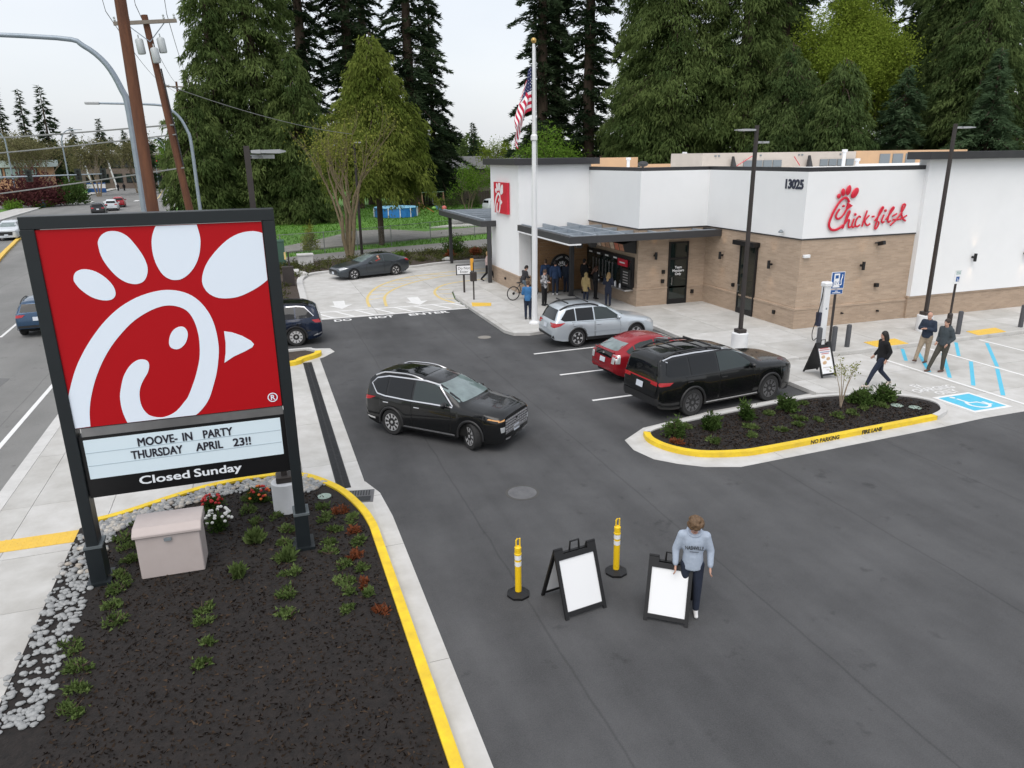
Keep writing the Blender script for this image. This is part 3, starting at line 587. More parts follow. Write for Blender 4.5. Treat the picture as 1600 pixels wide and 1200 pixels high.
# --- roof plant seen above the parapet
ru = bp(MB().bb(21.5, 31.1, 33, 36, 6.2, 7.02), 'rooftop_enclosure', m_beige)
for x0, x1 in ((23.9, 26.3), (28.7, 31.0)):
    for k in range(4): w_ = (x1-x0)/4; MB().bb(x0+k*w_+.04, x0+(k+1)*w_-.04, 32.94, 33.0, 6.3, 6.64).build('louvre', m_vent, ru)
for x in (23.1, 27.8): MB().prism([(x, 6.25), (x+.28, 6.25), (x+.06, 6.85)], 32.7, 32.9, 'XZ').build('brace', m_charc, ru)
for x in (22.2, 22.4, 27.3, 27.5, 24.9, 30.0): MB().bb(x, x+.1, 32.96, 33.0, 6.84, 6.92).build('bracket', m_vent, ru)
MB().tube([(23.35, 32.8, 6.35), (24.3, 32.8, 6.85)], .02, 6).build('strap', m_redlit, ru); MB().tube([(26.9, 32.8, 6.8), (27.3, 32.8, 6.35)], .02, 6).build('strap', m_redlit, ru)
bk = bp(MB().bb(35.9, 45, 38, 38.3, 6.2, 7.05), 'parapet_back', m_tan)
for k in range(3): MB().bb(37.7+k*1.05, 38.5+k*1.05, 37.95, 38.0, 6.25, 6.85).build('louvre', m_vent, bk)
bp(MB().bb(17.4, 22.0, 40.6, 40.9, 6.2, 6.85), 'parapet_back', m_tan); bp(MB().bb(22, 26, 40.0, 40.3, 6.2, 6.45), 'parapet_back', m_tan)
for x, y, h_ in ((20.0, 38, 6.85), (29.4, 32, 7.12), (30.3, 32, 6.66)): bp(MB().lathe([(.09, 6.2), (.09, h_-.14), (.14, h_-.12), (.14, h_)], 10, (x, y, 0)), 'vent_pipe', m_signw, smooth=True)
for x, h_ in ((22.7, 7.1), (23.1, 6.9)): bp(MB().box((x, 36.6, (6.2+h_)/2), (.45, .3, h_-6.2), taper=.45), 'exhaust_hood', m_signw)
bp(MB().ell((18.5, 33.6, 6.55), (.26, .26, .14)).cyl((18.5, 33.6, 6.2), (18.5, 33.6, 6.5), .05), 'satellite_dish', m_charc)
# --- address numbers and the red script logo
nm = text('13025', .50, M('navy_numbers', (.02, .024, .05), .4), BLD, name='address_number', loc=(20.575-20.62, 24.95-24.2, 5.62), rot=(R(90), 0, R(-90)), ext=.015, bold=.018, sx=.92)
LX = lambda px: 21.71+(px-510)/(1275-510)*4.07       # script outline units -> wall metres
LZ = lambda px, py: 5.73-(py-480)/400*1.80-(px-510)/765*(-.03)
def script(px, py): return (LX(px), 24.10, LZ(px, py)+(px-510)/765*-.03)
lg = bp(MB().ell((0, 0, 0), (.001, .001, .001), 4, 2), 'script_logo', m_redlit)
strokes = [([(688, 628), (670, 598), (640, 590), (600, 622), (560, 690), (532, 765), (524, 820), (545, 858), (582, 868), (622, 855), (655, 828)], .075),
 ([(608, 685), (588, 715), (580, 750), (600, 770), (628, 760), (655, 725), (676, 680), (688, 640)], .062),
 ([(650, 858), (680, 790), (706, 722), (702, 706), (688, 735), (668, 815), (660, 855)], .055), ([(668, 820), (694, 787), (712, 787), (708, 830), (716, 852), (738, 842)], .055),
 ([(756, 775), (742, 828), (750, 852), (770, 843)], .055), ([(816, 765), (798, 757), (777, 790), (773, 830), (792, 848), (818, 832)], .055),
 ([(872, 708), (852, 790), (840, 850)], .055), ([(898, 752), (862, 797), (886, 840), (916, 828)], .055), ([(926, 766), (948, 763)], .055),
 ([(958, 805), (1000, 745), (1026, 692), (1014, 686), (996, 722), (980, 800), (968, 868), (984, 872), (1002, 832), (992, 810)], .055),
 ([(1042, 752), (1027, 800), (1036, 824), (1054, 814)], .055), ([(1066, 800), (1106, 738), (1132, 698), (1120, 690), (1101, 722), (1086, 792), (1096, 824), (1116, 808)], .055),
 ([(1128, 770), (1168, 748)], .055), ([(1118, 852), (1170, 802), (1212, 740), (1240, 682), (1234, 666), (1218, 672), (1212, 702), (1216, 752), (1236, 798), (1266, 818)], .06),
 ([(1136, 800), (1200, 802), (1272, 770)], .05)]
for pts, r in strokes:
    sp = smooth_path([script(*p) for p in pts], 4); MB().tube(sp, r*.72, 8, flat=((0, 1, 0), .7)).build('letter_stroke', m_redlit, lg, smooth=True)
for x, y, a, b, t in ((587, 572, 19, 21, 0), (622, 540, 20, 34, -.25), (670, 524, 24, 44, .2), (733, 550, 29, 52, .65)):
    rot = Matrix.Rotation(t, 3, 'Y'); MB().ell(script(x, y), (a*.00532, .045, b*.0046), 14, 8, rot).build('feather', m_redlit, lg, smooth=True)
MB().prism([(script(x, y)[0], script(x, y)[2]) for x, y in ((676, 632), (722, 660), (672, 692))], 24.06, 24.14, 'XZ').build('beak', m_redlit, lg)
for x, y in ((762, 738), (1052, 716)): MB().ell(script(x, y), (.06, .045, .06)).build('dot', m_redlit, lg, smooth=True)
MB().ell(script(640, 660), (.07, .03, .05)).build('eye', m_redlit, lg, smooth=True)
# ================================================================== THE PYLON SIGN
def text_fit(s, width, height, mats, parent, loc, rot, ext=.003, bold=.0, name='lettering', base=None, fat=0.):
    o = text(s, 1.0, mats, parent, name=name, loc=loc, rot=rot, ext=ext, bold=bold)
    if fat:
        bm = bmesh.new(); bm.from_mesh(o.data)
        src = o.data.copy()
        for j, (kx_, ky_) in enumerate(((-1, -.5), (1, -.5), (-1, .5), (1, .5))):
            n0 = len(bm.verts); bm.from_mesh(src); bm.verts.ensure_lookup_table()
            for v in bm.verts[n0:]: v.co.x += kx_*fat; v.co.y += ky_*fat; v.co.z += (j+1)*.0006
        bm.to_mesh(o.data); bm.free()
    v = np.array([p.co[:] for p in o.data.vertices]); lo, hi = v.min(0), v.max(0)
    kx, ky = width/(hi[0]-lo[0]), height/((base or (hi[1]-lo[1])))
    for p in o.data.vertices: p.co.x = (p.co.x-(lo[0]+hi[0])/2)*kx; p.co.y = p.co.y*ky
    return o
F1=[(-2.761,5.253),(-2.734,5.345),(-2.662,5.396),(-2.564,5.405),(-2.433,5.357),(-2.31,5.249),(-2.231,5.123),(-2.212,5.01),(-2.247,4.932),(-2.323,4.899),(-2.435,4.911),(-2.566,4.972),(-2.686,5.091),(-2.744,5.189)]
F2=[(-2.338,5.77),(-2.32,5.846),(-2.264,5.919),(-2.182,5.962),(-2.098,5.97),(-2.003,5.947),(-1.902,5.872),(-1.81,5.728),(-1.734,5.568),(-1.698,5.423),(-1.705,5.312),(-1.742,5.219),(-1.795,5.158),(-1.871,5.131),(-1.943,5.133),(-2.052,5.175),(-2.164,5.277),(-2.265,5.441),(-2.324,5.6)]
F3=[(-1.485,6.03),(-1.552,5.887),(-1.583,5.748),(-1.588,5.575),(-1.556,5.399),(-1.489,5.251),(-1.396,5.174),(-1.31,5.155),(-1.218,5.169),(-1.103,5.243),(-0.996,5.366),(-0.916,5.523),(-0.872,5.697),(-0.861,5.824),(-0.875,5.952),(-0.889,6.025)]
F4=[(-0.923,5.117),(-0.891,5.246),(-0.81,5.404),(-0.667,5.574),(-0.478,5.742),(-0.281,5.846),(-0.092,5.88),(0.016,5.868),(0.101,5.842),(0.097,5.067),(-0.035,4.974),(-0.205,4.885),(-0.403,4.814),(-0.593,4.801),(-0.744,4.832),(-0.857,4.914),(-0.911,5.017)]
CB=[(-2.925,2.841),(-2.896,3.088),(-2.838,3.322),(-2.732,3.607),(-2.584,3.895),(-2.414,4.145),(-2.221,4.36),(-2.018,4.54),(-1.794,4.67),(-1.606,4.738),(-1.456,4.749),(-1.311,4.708),(-1.201,4.623),(-1.13,4.466),(-1.096,4.259),(-1.098,4.053),(-1.132,3.814),(-1.221,3.543),(-1.31,3.34),(-1.395,3.172),(-1.464,3.089),(-1.604,2.946),(-1.757,2.872),(-1.898,2.866),(-2.041,2.933),(-2.119,3.088),(-2.127,3.26),(-2.101,3.397),(-2.036,3.529),(-1.948,3.657),(-1.907,3.773),(-1.919,3.853),(-1.992,3.891),(-2.089,3.877),(-2.206,3.788),(-2.313,3.628),(-2.383,3.43),(-2.416,3.295),(-2.423,3.117),(-2.407,2.971),(-2.375,2.831),(-1.318,2.825),(-1.179,2.952),(-1.065,3.109),(-0.969,3.337),(-0.885,3.577),(-0.818,3.887),(-0.805,4.095),(-0.822,4.338),(-0.873,4.546),(-0.972,4.739),(-1.106,4.882),(-1.275,4.97),(-1.479,5.004),(-1.689,4.983),(-1.933,4.91),(-2.185,4.776),(-2.415,4.59),(-2.623,4.363),(-2.806,4.117),(-2.964,3.851),(-3.082,3.579),(-3.152,3.384),(-3.162,2.829)]
BK=[(-0.691,4.25),(-0.568,4.219),(-0.417,4.146),(-0.283,4.046),(-0.242,3.982),(-0.274,3.933),(-0.417,3.865),(-0.586,3.801),(-0.751,3.704),(-0.711,3.877),(-0.69,4.049)]
EY=[(-1.557,4.131),(-1.526,4.247),(-1.458,4.342),(-1.37,4.385),(-1.296,4.372),(-1.256,4.301),(-1.263,4.206),(-1.318,4.091),(-1.405,4.021),(-1.482,4.015),(-1.543,4.055)]
m_frame = M('sign_frame_black', (.012, .017, .020), .42, .1, col2=(.010, .014, .017), scale=3)
m_face = M('sign_face_white', (.78, .86, .96), .45, spec=.3)
m_reader = M('reader_white', (.70, .82, .89), .45, spec=.3)
m_bface = M('black_panel', (.006, .006, .007), .3)
m_brush = M('brushed_metal', (.45, .45, .46), .28, .85, col2=(.30, .30, .31), scale=1.2)
SG = thing('pylon_sign', 'tall roadside sign with red bird logo panel over a letter board', 'sign', (-1.52, 13.0, 0))
def sgp(mb, name, m, par=None, **k):
    o = mb.build(name, m, par or SG, **k)
    if par is None: o.location = (1.52, -13.0, 0)
    return o
for x in (-3.34, .12):
    p = sgp(MB().bb(x, x+.19, 12.90, 13.22, .6, 6.04), 'post', m_frame, bevel=.008)
    MB().bb(x-.04, x+.25, 12.86, 13.27, .66, .70).build('flange', M('flange_grey', (.12, .14, .15), .5, .3), p)
    MB().bb(x-.03, x+.22, 12.87, 13.25, -.05, .66).build('sleeve', m_frame, p)
    MB().bb(x-.10, x+.29, 12.80, 13.32, -.05, .02).build('base_plate', m_frame, p)
sgp(MB().bb(-3.34, .31, 12.90, 13.22, 6.04, 6.23), 'top_beam', m_frame, bevel=.008)
cab = sgp(MB().bb(-3.15, .12, 12.97, 13.20, 2.81, 6.05), 'cabinet', m_bface)
pan = sgp(MB().bb(-3.16, .10, 12.935, 12.965, 2.83, 6.025), 'red_panel', m_red)
pan['label'] = 'red panel with white bird logo'
MB().bb(-3.08, .10, 12.93, 12.96, 6.028, 6.05).build('top_trim', m_brush, pan)
def shape(poly, name, m=m_face, d=.006): return MB().prism(poly, 12.935-d, 12.936, 'XZ').build(name, m, pan)
def sm(p, n=3): return smooth_path(p, n, True)
shape(sm(F1), 'feather'); shape(sm(F2), 'feather')
shape([(max(-3.15, a), min(6.02, b)) for a, b in F3[:1]+smooth_path(F3, 3)[1:]], 'feather')
shape([(min(.095, a), b) for a, b in smooth_path(F4[9:]+F4[:9], 3)], 'feather')
k_ = len(CB)
cbs = [(max(-3.155, a), max(2.835, b)) for a, b in smooth_path(CB[:41], 3)+smooth_path(CB[41:-1], 3)+[(-3.155, 3.36), (-3.155, 2.835)]]
shape(cbs, 'bird_outline'); shape(BK, 'beak'); shape(sm(EY), 'eye')
rr = ribbon('registered_mark', [(0, 0), (0, 1)], 1, 0, 1, m_face); bpy.data.objects.remove(rr)
mb = MB(); n = 24
for i in range(n):
    a, b = 2*math.pi*i/n, 2*math.pi*(i+1)/n
    mb.add([(-.04+r*math.cos(t), 12.929, 3.0+r*math.sin(t)) for r, t in ((.068, a), (.085, a), (.085, b), (.068, b))], [(0, 1, 2, 3)])
mb.build('registered_mark', m_face, pan); text('R', .13, m_face, pan, loc=(-.04, 12.931, 2.955), rot=(R(90), 0, 0), ext=.002, bold=.003)
sgp(MB().bb(-3.08, .11, 12.955, 13.1, 2.66, 2.81), 'metal_strip', m_brush)
rb = sgp(MB().bb(-3.14, .12, 12.965, 13.20, 1.56, 2.66), 'reader_board', m_bface)
rf = MB().bb(-3.08, .04, 12.95, 12.966, 1.905, 2.60).build('letter_panel', m_reader, rb)
m_track = M('track_line', (.42, .52, .58), .4)
for z in (2.14, 2.37): MB().bb(-3.07, .03, 12.947, 12.951, z-.006, z+.006).build('letter_track', m_track, rb)
m_ink = M('letter_ink', (.012, .011, .022), .5)
m_lw = M('letter_white', (.80, .84, .88), .4)
for x0, x1, z, mm, yy, words in ((-2.28, -.77, 2.39, m_ink, 12.946, (('MOOVE-', 0, .409), ('IN', .463, .567), ('PARTY', .681, 1))), (-2.41, -.49, 2.172, m_ink, 12.946, (('THURSDAY', 0, .419), ('APRIL', .528, .757), ('23!!', .845, 1))), (-2.36, -.70, 1.69, m_lw, 12.962, (('Closed', 0, .4825), ('Sunday', .525, 1)))):
    for wd, a0, a1 in words: text_fit(wd, (x1-x0)*(a1-a0), .15, mm, rb, (x0+(x1-x0)*(a0+a1)/2, yy, z), (R(90), 0, 0), base=.72, fat=.028 if mm is m_ink else .02)
# small version on the corner tower, made from the same outlines
ts = bp(MB().bb(12.78, 12.94, 37.85, 40.1, 4.02, 5.66), 'logo_sign', m_redlit)
def tshape(poly, name, d=.012):
    q = [(40.1-(a+3.16)/3.26*1.55-.08, 4.03+(b-2.83)/3.2*1.6) for a, b in poly]
    MB().prism(q, 12.78-d, 12.781, 'YZ').build(name, m_signw, ts)
for p, n_ in ((F1, 'feather'), (F2, 'feather'), (F3, 'feather'), (F4, 'feather'), (cbs, 'bird_outline'), (BK, 'beak'), (EY, 'eye')): tshape(p, n_)
mq = MB()
def mshape(poly):
    mq.prism([(15.05+(a+3.16)/3.26*.52, .98+(b-2.83)/3.2*.62) for a, b in poly], 36.298, 36.306, 'XZ')
for p in (F1, F2, F3, F4, cbs, BK): mshape(p)
mq.build('bird_emblem', m_signw, md)
# ================================================================== LAMP POSTS, FLAGPOLE, EV CHARGER, BOLLARDS ...
m_bronze = M('bronze_pole', (.055, .046, .043), .5, .3, col2=(.045, .038, .036), scale=3)
m_lamphead = M('lamp_head_grey', (.42, .43, .44), .4, .4)
m_base = M('painted_concrete', (.74, .75, .76), .8, col2=(.66, .67, .68), scale=4, bump=.1)
def lamppost(x, y, h, label, heads, base_r=.30, base_h=.66, sq=.12, group='square lamp posts of the car park'):
    t = thing('lamp_post', label, 'lamp post', (x, y, 0), group=group)
    MB().lathe([(base_r, -.1), (base_r, base_h-.02), (base_r-.03, base_h)], 24).build('concrete_base', m_base, t, smooth=True)
    MB().bb(-.17, .17, -.17, .17, base_h, base_h+.14).build('base_cover', m_bronze, t, bevel=.02)
    MB().box((0, 0, (base_h+h)/2), (sq, sq, h-base_h), taper=.85).build('pole', m_bronze, t)
    for az, l, z in heads:
        hd = MB(); c, s = math.cos(az), math.sin(az)
        pts = [(c*d, s*d) for d in (.06, .2, .5, l)]
        for i, (d0, d1, w0, w1, t0, t1) in enumerate(((.06, .22, .05, .09, .05, .07), (.22, .55, .17, .17, .055, .07), (.55, l, .17, .09, .07, .02))):
            P = []
            for d, w_, tk in ((d0, w0, t0), (d1, w1, t1)):
                for sy, sz in ((-1, -1), (1, -1), (1, 1), (-1, 1)): P.append((c*d-s*w_*sy, s*d+c*w_*sy, z+sz*tk/2))
            hd.add(P, [(0, 1, 2, 3), (7, 6, 5, 4), (0, 4, 5, 1), (1, 5, 6, 2), (2, 6, 7, 3), (3, 7, 4, 0)])
        hd.build('lamp_head', m_lamphead, t, smooth=True, sharp=30)
    return t
lamppost(16.55, 22.2, 7.9, 'tall square lamp post on white base between the red and black cars', [(R(180), .85, 7.75), (R(20), .45, 7.35)])
lamppost(25.25, 22.0, 7.95, 'tall square lamp post on white base by the white wing wall', [(R(0), .95, 7.82)])
lamppost(0.0, 14.72, 7.24, 'twin headed lamp post on round white base behind the pylon sign', [(R(12), .68, 7.14), (R(50), .62, 7.05)], .28, .62)
t = thing('lamp_post', 'thin dark lamp post beside the bare branched tree', 'lamp post', (7.42, 56.5, 0)); MB().cyl((0, 0, 0), (0, 0, 8.1), .11, .09, 8).build('pole', m_bronze, t); MB().box((.25, 0, 8.1), (.5, .25, .08)).build('lamp_head', m_lamphead, t)
m_wpole = M('white_gloss', (.78, .79, .80), .3, .1)
m_gold = M('gold_ball', (.55, .36, .12), .35, .8)
fp = thing('flagpole', 'tall white flagpole with gold ball on the pavement corner', 'flagpole', (11.1, 29.3, 0))
MB().tube([(0, 0, 0), (0, 0, 4), (0, 0, 11.2)], [.125, .115, .055], 16).build('pole', m_wpole, fp, smooth=True)
MB().lathe([(.25, 0), (.25, .05), (.18, .11), (.13, .14)], 20).build('base_collar', m_wpole, fp, smooth=True)
MB().ell((0, 0, 11.32), (.11, .11, .11)).build('ball', m_gold, fp, smooth=True)
MB().lathe([(.10, 7.58), (.14, 7.62), (.14, 7.78), (.09, 7.84)], 12).build('halyard_collar', m_wpole, fp)
MB().tube([(.1, -.05, 1.0), (.12, -.06, 6), (.07, -.02, 11.1)], .008, 5).build('halyard', m_signw, fp)
# the flag hangs in folds: vertical gathers, printed stripes and canton follow the cloth
def flag():
    nu, nv = 48, 52; V = []; Fc = []; mi = []
    for i in range(nu+1):
        u = i/nu
        for j in range(nv+1):
            v = j/nv                                   # v 0 top of hoist, 1 bottom
            drop = 1.45*u**1.5                         # fly edge sags downwards
            out = .80*math.sin(u*2.3)*(.30+.70*min(1, v*1.2+.05))
            fold = math.sin(u*13+v*2.5)*.14*u**.6+math.sin(u*27+2+v*4)*.03*u
            x = -out*.92+.05*math.sin(u*15+1.5+v*2)*u; y = fold*1.2-.05*u
            z = -v*1.62-drop*(1.0+.15*math.sin(v*3))
            V.append((x-.09, y, z))
    for i in range(nu):
        for j in range(nv):
            a = i*(nv+1)+j; Fc.append((a, a+nv+1, a+nv+2, a+1))
            s = int(j/4) if j < 52 else 12
            if i < nu*.40 and j < 28:
                mi.append(2 if (i % 4 == 1 and j % 4 == 1 and (i//4+j//4) % 1 == 0) else 1)
            else: mi.append(0 if s % 2 == 0 else 2)
    me = bpy.data.meshes.new('flag'); me.from_pydata(V, [], Fc); me.polygons.foreach_set('material_index', mi)
    o = link('flag', me, [M('flag_red', (.50, .014, .05), .8), M('flag_blue', (.022, .03, .11), .8), M('flag_white', (.82, .82, .84), .8)], None, True)
    o.location = (11.08, 29.28, 10.35); sld = o.modifiers.new('thick', 'SOLIDIFY'); sld.thickness = .004
    tag(o, 'american flag hanging limp in folds from the white flagpole', 'flag')
flag()
def bollard(x, y, h, label, z=0, r=.09):
    t = thing('bollard', label, 'bollard', (x, y, z), group='dark grey steel bollards')
    MB().lathe([(r, 0), (r, h-.05), (r*.85, h-.015), (r*.4, h)], 14).build('post', M('bollard_grey', (.075, .078, .085), .55, col2=(.06, .062, .07), scale=5), t, smooth=True)
    MB().lathe([(r+.03, 0), (r+.03, .015), (r, .02)], 14).build('collar', m_kerb, t)
bollard(18.9, 20.75, .95, 'dark bollard left of the white charger'); bollard(19.55, 20.72, .95, 'dark bollard right of the white charger, under the blue sign')
bollard(20.46, 21.0, .88, 'dark bollard standing alone right of the blue charging sign'); bollard(25.95, 21.0, .95, 'dark bollard between the accessible sign and the far yellow pad')
bollard(29.3, 20.95, .95, 'dark bollard at the right edge of the picture')
ev = thing('ev_charger', 'slim white charging pillar with black cable in front of brick wall', 'charger', (19.2, 21.0, 0), R(4))
MB().bb(-.14, .14, -.10, .12, 0, 2.42).build('pillar', m_wpole, ev, bevel=.03)
MB().bb(-.17, .17, -.14, .16, 2.36, 2.56).build('head', m_wpole, ev, bevel=.05)
MB().bb(-.26, -.12, -.06, .10, .95, 1.45).build('connector_holster', M('navy_plastic', (.02, .024, .05), .4), ev)
MB().tube(smooth_path([(-.14, 0, 2.38), (-.2, -.03, 2.0), (-.35, -.05, 1.3), (-.5, -.05, .75), (-.42, -.05, .45), (-.2, 0, .5)], 4), .016, 6).build('cable', m_black, ev)
MB().tube(smooth_path([(-.12, .02, 2.38), (-.17, 0, 1.9), (-.28, 0, 1.45)], 4), .014, 6).build('cable', m_black, ev)
MB().bb(-.03, .03, -.106, -.10, 1.55, 1.62).build('badge', m_vent, ev)
m_sblue = M('sign_blue', (.015, .09, .30), .4)
es = thing('charging_sign', 'blue electric vehicle charging sign on a brown post', 'road sign', (19.95, 21.35, 0), R(-5))
MB().bb(-.035, .035, -.03, .03, 0, 2.45).build('post', m_bronze, es)
p = MB().bb(-.28, .28, -.05, -.035, 2.20, 2.82).build('plate', m_signw, es); MB().bb(-.26, .26, -.056, -.05, 2.22, 2.80).build('blue_field', m_sblue, p)
MB().bb(-.17, .06, -.061, -.056, 2.26, 2.76).bb(-.2, .09, -.0615, -.056, 2.25, 2.30).build('pump_symbol', m_signw, p); MB().bb(-.12, .01, -.064, -.061, 2.58, 2.70).build('pump_window', m_sblue, p)
MB().tube(smooth_path([(.07, -.06, 2.34), (.15, -.06, 2.36), (.13, -.06, 2.5), (.17, -.06, 2.62), (.17, -.06, 2.72)], 3), .018, 6).build('plug_symbol', m_signw, p); text('EV', .16, m_sblue, p, loc=(-.055, -.0615, 2.36), rot=(R(90), 0, 0), ext=.001)
p = MB().bb(-.28, .26, -.05, -.035, 2.0, 2.17).build('lower_plate', m_signw, es); MB().bb(-.265, .245, -.055, -.05, 2.012, 2.158).build('blue_field', m_sblue, p)
for z, ww in ((2.11, .06), (2.055, .17)): MB().bb(-.01-ww, -.01+ww, -.058, -.055, z-.013, z+.013).build('text_line', m_signw, p)
asn = thing('accessible_sign', 'small white accessible parking sign on post in a bollard base', 'road sign', (26.6, 22.0, 0), R(-4))
MB().lathe([(.10, 0), (.10, .58), (.07, .62)], 14).build('bollard_base', m_bronze, asn); MB().cyl((0, 0, .5), (0, 0, 1.9), .045, n=8).build('post', m_bronze, asn)
p = MB().bb(-.17, .17, -.06, -.045, 1.84, 2.38).build('plate', m_signw, asn); MB().bb(-.08, .08, -.064, -.06, 1.93, 2.13).build('blue_symbol', m_sblue, p)
MB().tube([(.02+.04*math.cos(a), -.066, 1.99+.04*math.sin(a)) for a in np.linspace(-4, .4, 10)], .008, 5).tube([(-.01, -.066, 2.08), (-.01, -.066, 2.01), (.03, -.066, 2.0), (.05, -.066, 1.96)], .008, 5).build('wheelchair', m_signw, p)
M('sign_green', (.02, .2, .16), .5)
for z in (2.31, 2.24): MB().bb(-.11, .11, -.062, -.06, z-.014, z+.014).build('text_line', MC['sign_green'], p)
MB().bb(-.15, .15, -.062, -.06, 2.355, 2.365).build('border_line', MC['sign_green'], p)
def aframe(x, y, rz, label, poster, w_=.62, h_=1.05, z=0, spread=.42):
    t = thing('a_frame_sign', label, 'sandwich board', (x, y, z), rz); lean = math.atan2(spread, h_)
    for s, nm in ((-1, 'front_panel'), (1, 'rear_panel')):
        mb = MB(); q = lambda a, b, c_, d: mb.box(((a+b)/2, s*(spread*(1-((c_+d)/2)/h_)), (c_+d)/2), (b-a, .035, (d-c_)/math.cos(lean)), rx=s*lean)
        q(-w_/2, -w_/2+.06, 0, h_-.08); q(w_/2-.06, w_/2, 0, h_-.08); q(-w_/2+.06, w_/2-.06, .05, .11); q(-w_/2+.06, w_/2-.06, h_-.16, h_-.08)
        for a, b in ((-w_/2, -w_/2+.16), (w_/2-.16, w_/2)): q(a, b, h_-.08, h_+.02)
        o = mb.build(nm, m_black, t)
        mb = MB(); mb.box((0, s*(spread*.5+.0), h_*.48), (w_-.1, .012, (h_-.18)/math.cos(lean)), rx=s*lean); pn = mb.build('poster', m_signw if s < 0 and poster else (m_signw if poster is None else m_black), o)
        if s < 0 and poster:
            nx, nz = math.cos(lean), math.sin(lean)
            def on(u, v): return (u, s*(spread*(1-v/h_))-.012*nx, v+.012*nz)
            for u, v, r in ((-.10, .62, .075), (.09, .55, .075), (-.08, .44, .085)):
                MB().ell(on(u, v), (r, .012, r*.8)).build('picture', M('food_print', (.55, .27, .10), .6, col2=(.75, .62, .45), scale=30), pn)
            for k, (v, ww, c_) in enumerate(((.88, .34, 0), (.83, .42, 0), (.77, .40, 1), (.72, .30, 0), (.30, .34, 2), (.22, .12, 2))):
                MB().box(on(0, v), (ww, .004, .022), rx=-lean).build('text_line', [M('ink_red', (.55, .12, .13), .6), M('ink_blue', (.25, .25, .40), .6), M('ink_grey', (.55, .5, .48), .6)][c_], pn)
    mb = MB(); mb.tube([(-.09, 0, h_-.06), (-.08, 0, h_+.10), (.08, 0, h_+.10), (.09, 0, h_-.06)], .018, 6); mb.build('handle', m_black, t)
    return t
aframe(17.12, 18.6, R(2), 'black sandwich board with food poster on the pavement by the black car', True)
aframe(4.35, 9.7, R(8), 'black sandwich board with white poster at the bottom edge', None, .78, 1.05, ZL, .4)
aframe(5.72, 8.95, R(-38), 'white panelled sandwich board beside the boy in the grey hoodie', None, .7, .95, ZL, .4)
def delineator(x, y, label, h=1.07):
    t = thing('delineator_post', label, 'traffic post', (x, y, ZL), group='yellow traffic posts with white bands')
    MB().lathe([(.20, 0), (.20, .04), (.08, .08)], 8).build('base', m_black, t)
    y_ = M('delineator_yellow', (.85, .55, .01), .45)
    MB().lathe([(.055, .06), (.055, h-.30), (.062, h-.29), (.062, h-.27), (.055, h-.26), (.058, h-.16), (.035, h-.14)], 14).build('tube', y_, t, smooth=True, sharp=30)
    for z in (h-.50, h-.38): MB().lathe([(.0575, z), (.0575, z+.08)], 14).build('reflective_band', m_signw, t)
    mb = MB(); mb.tube([(-.03, 0, h-.16), (-.03, 0, h-.03), (-.01, 0, h), (.035, 0, h), (.035, 0, h-.14)], .014, 6); mb.build('loop_handle', y_, t)
delineator(3.55, 10.2, 'yellow traffic post left of the black sandwich board, mostly out of frame'); delineator(5.42, 10.25, 'yellow traffic post with white bands right of the black sandwich board')
# utility cabinet and small signs
ub = thing('utility_cabinet', 'pinkish beige metal utility cabinet in the sign bed', 'utility box', (-2.03, 13.05, -.03), R(-2))
m_cab = M('beige_cabinet', (.50, .44, .42), .5, col2=(.46, .40, .38), scale=3)
MB().bb(-.52, .52, -.3, .3, 0, .82).build('body', m_cab, ub, bevel=.015)
MB().prism([(-.34, .80), (-.34, .86), (-.2, .95), (.34, .97), (.34, .80)], -.56, .56, 'YZ').build('lid', m_cab, ub, bevel=.012); MB().bb(-.06, .06, -.345, -.30, .70, .75).build('latch', m_vent, ub)
sn = thing('exit_only_sign', 'small white sign in black frame on the pavement by the drive-through', 'sign', (10.3, 37.9, 0), R(-8))
MB().bb(-.05, .05, -.04, .04, 0, 1.0).build('post', m_bronze, sn); p = MB().bb(-.42, .42, -.06, -.02, .95, 1.5).build('frame', m_black, sn); q_ = MB().bb(-.37, .37, -.066, -.06, 1.0, 1.45).build('panel', m_signw, p)
text('Do Not', .2, m_blk, q_, loc=(0, -.068, 1.25), rot=(R(90), 0, 0), ext=.001); text('Enter', .2, m_blk, q_, loc=(0, -.068, 1.06), rot=(R(90), 0, 0), ext=.001)
hs_ = thing('hanging_bar_post', 'thin post with brown box and orange blade by the drive-through exit', 'sign', (10.2, 35.7, 0))
MB().cyl((0, 0, 0), (0, 0, 1.9), .04, n=8).build('post', m_bronze, hs_); MB().bb(-.16, .16, -.1, .1, .95, 1.42).build('box', m_bronze, hs_, bevel=.02); MB().bb(-.14, .02, -.03, .03, 1.5, 2.1).build('orange_blade', M('orange_plastic', (.75, .36, .04), .5), hs_)
dk = thing('speaker_post', 'dark brown box on a post in the bed left of the concrete lane', 'post', (1.5, 44.2, 0))
MB().bb(-.32, .32, -.2, .2, -.02, 1.1).build('box', m_bronze, dk, bevel=.02); MB().cyl((.1, 0, 1.0), (.1, 0, 1.9), .05, n=8).build('post', m_bronze, dk); MB().bb(-.13, -.03, -.05, .05, 1.5, 1.9).build('yellow_marker', m_yel2, dk)
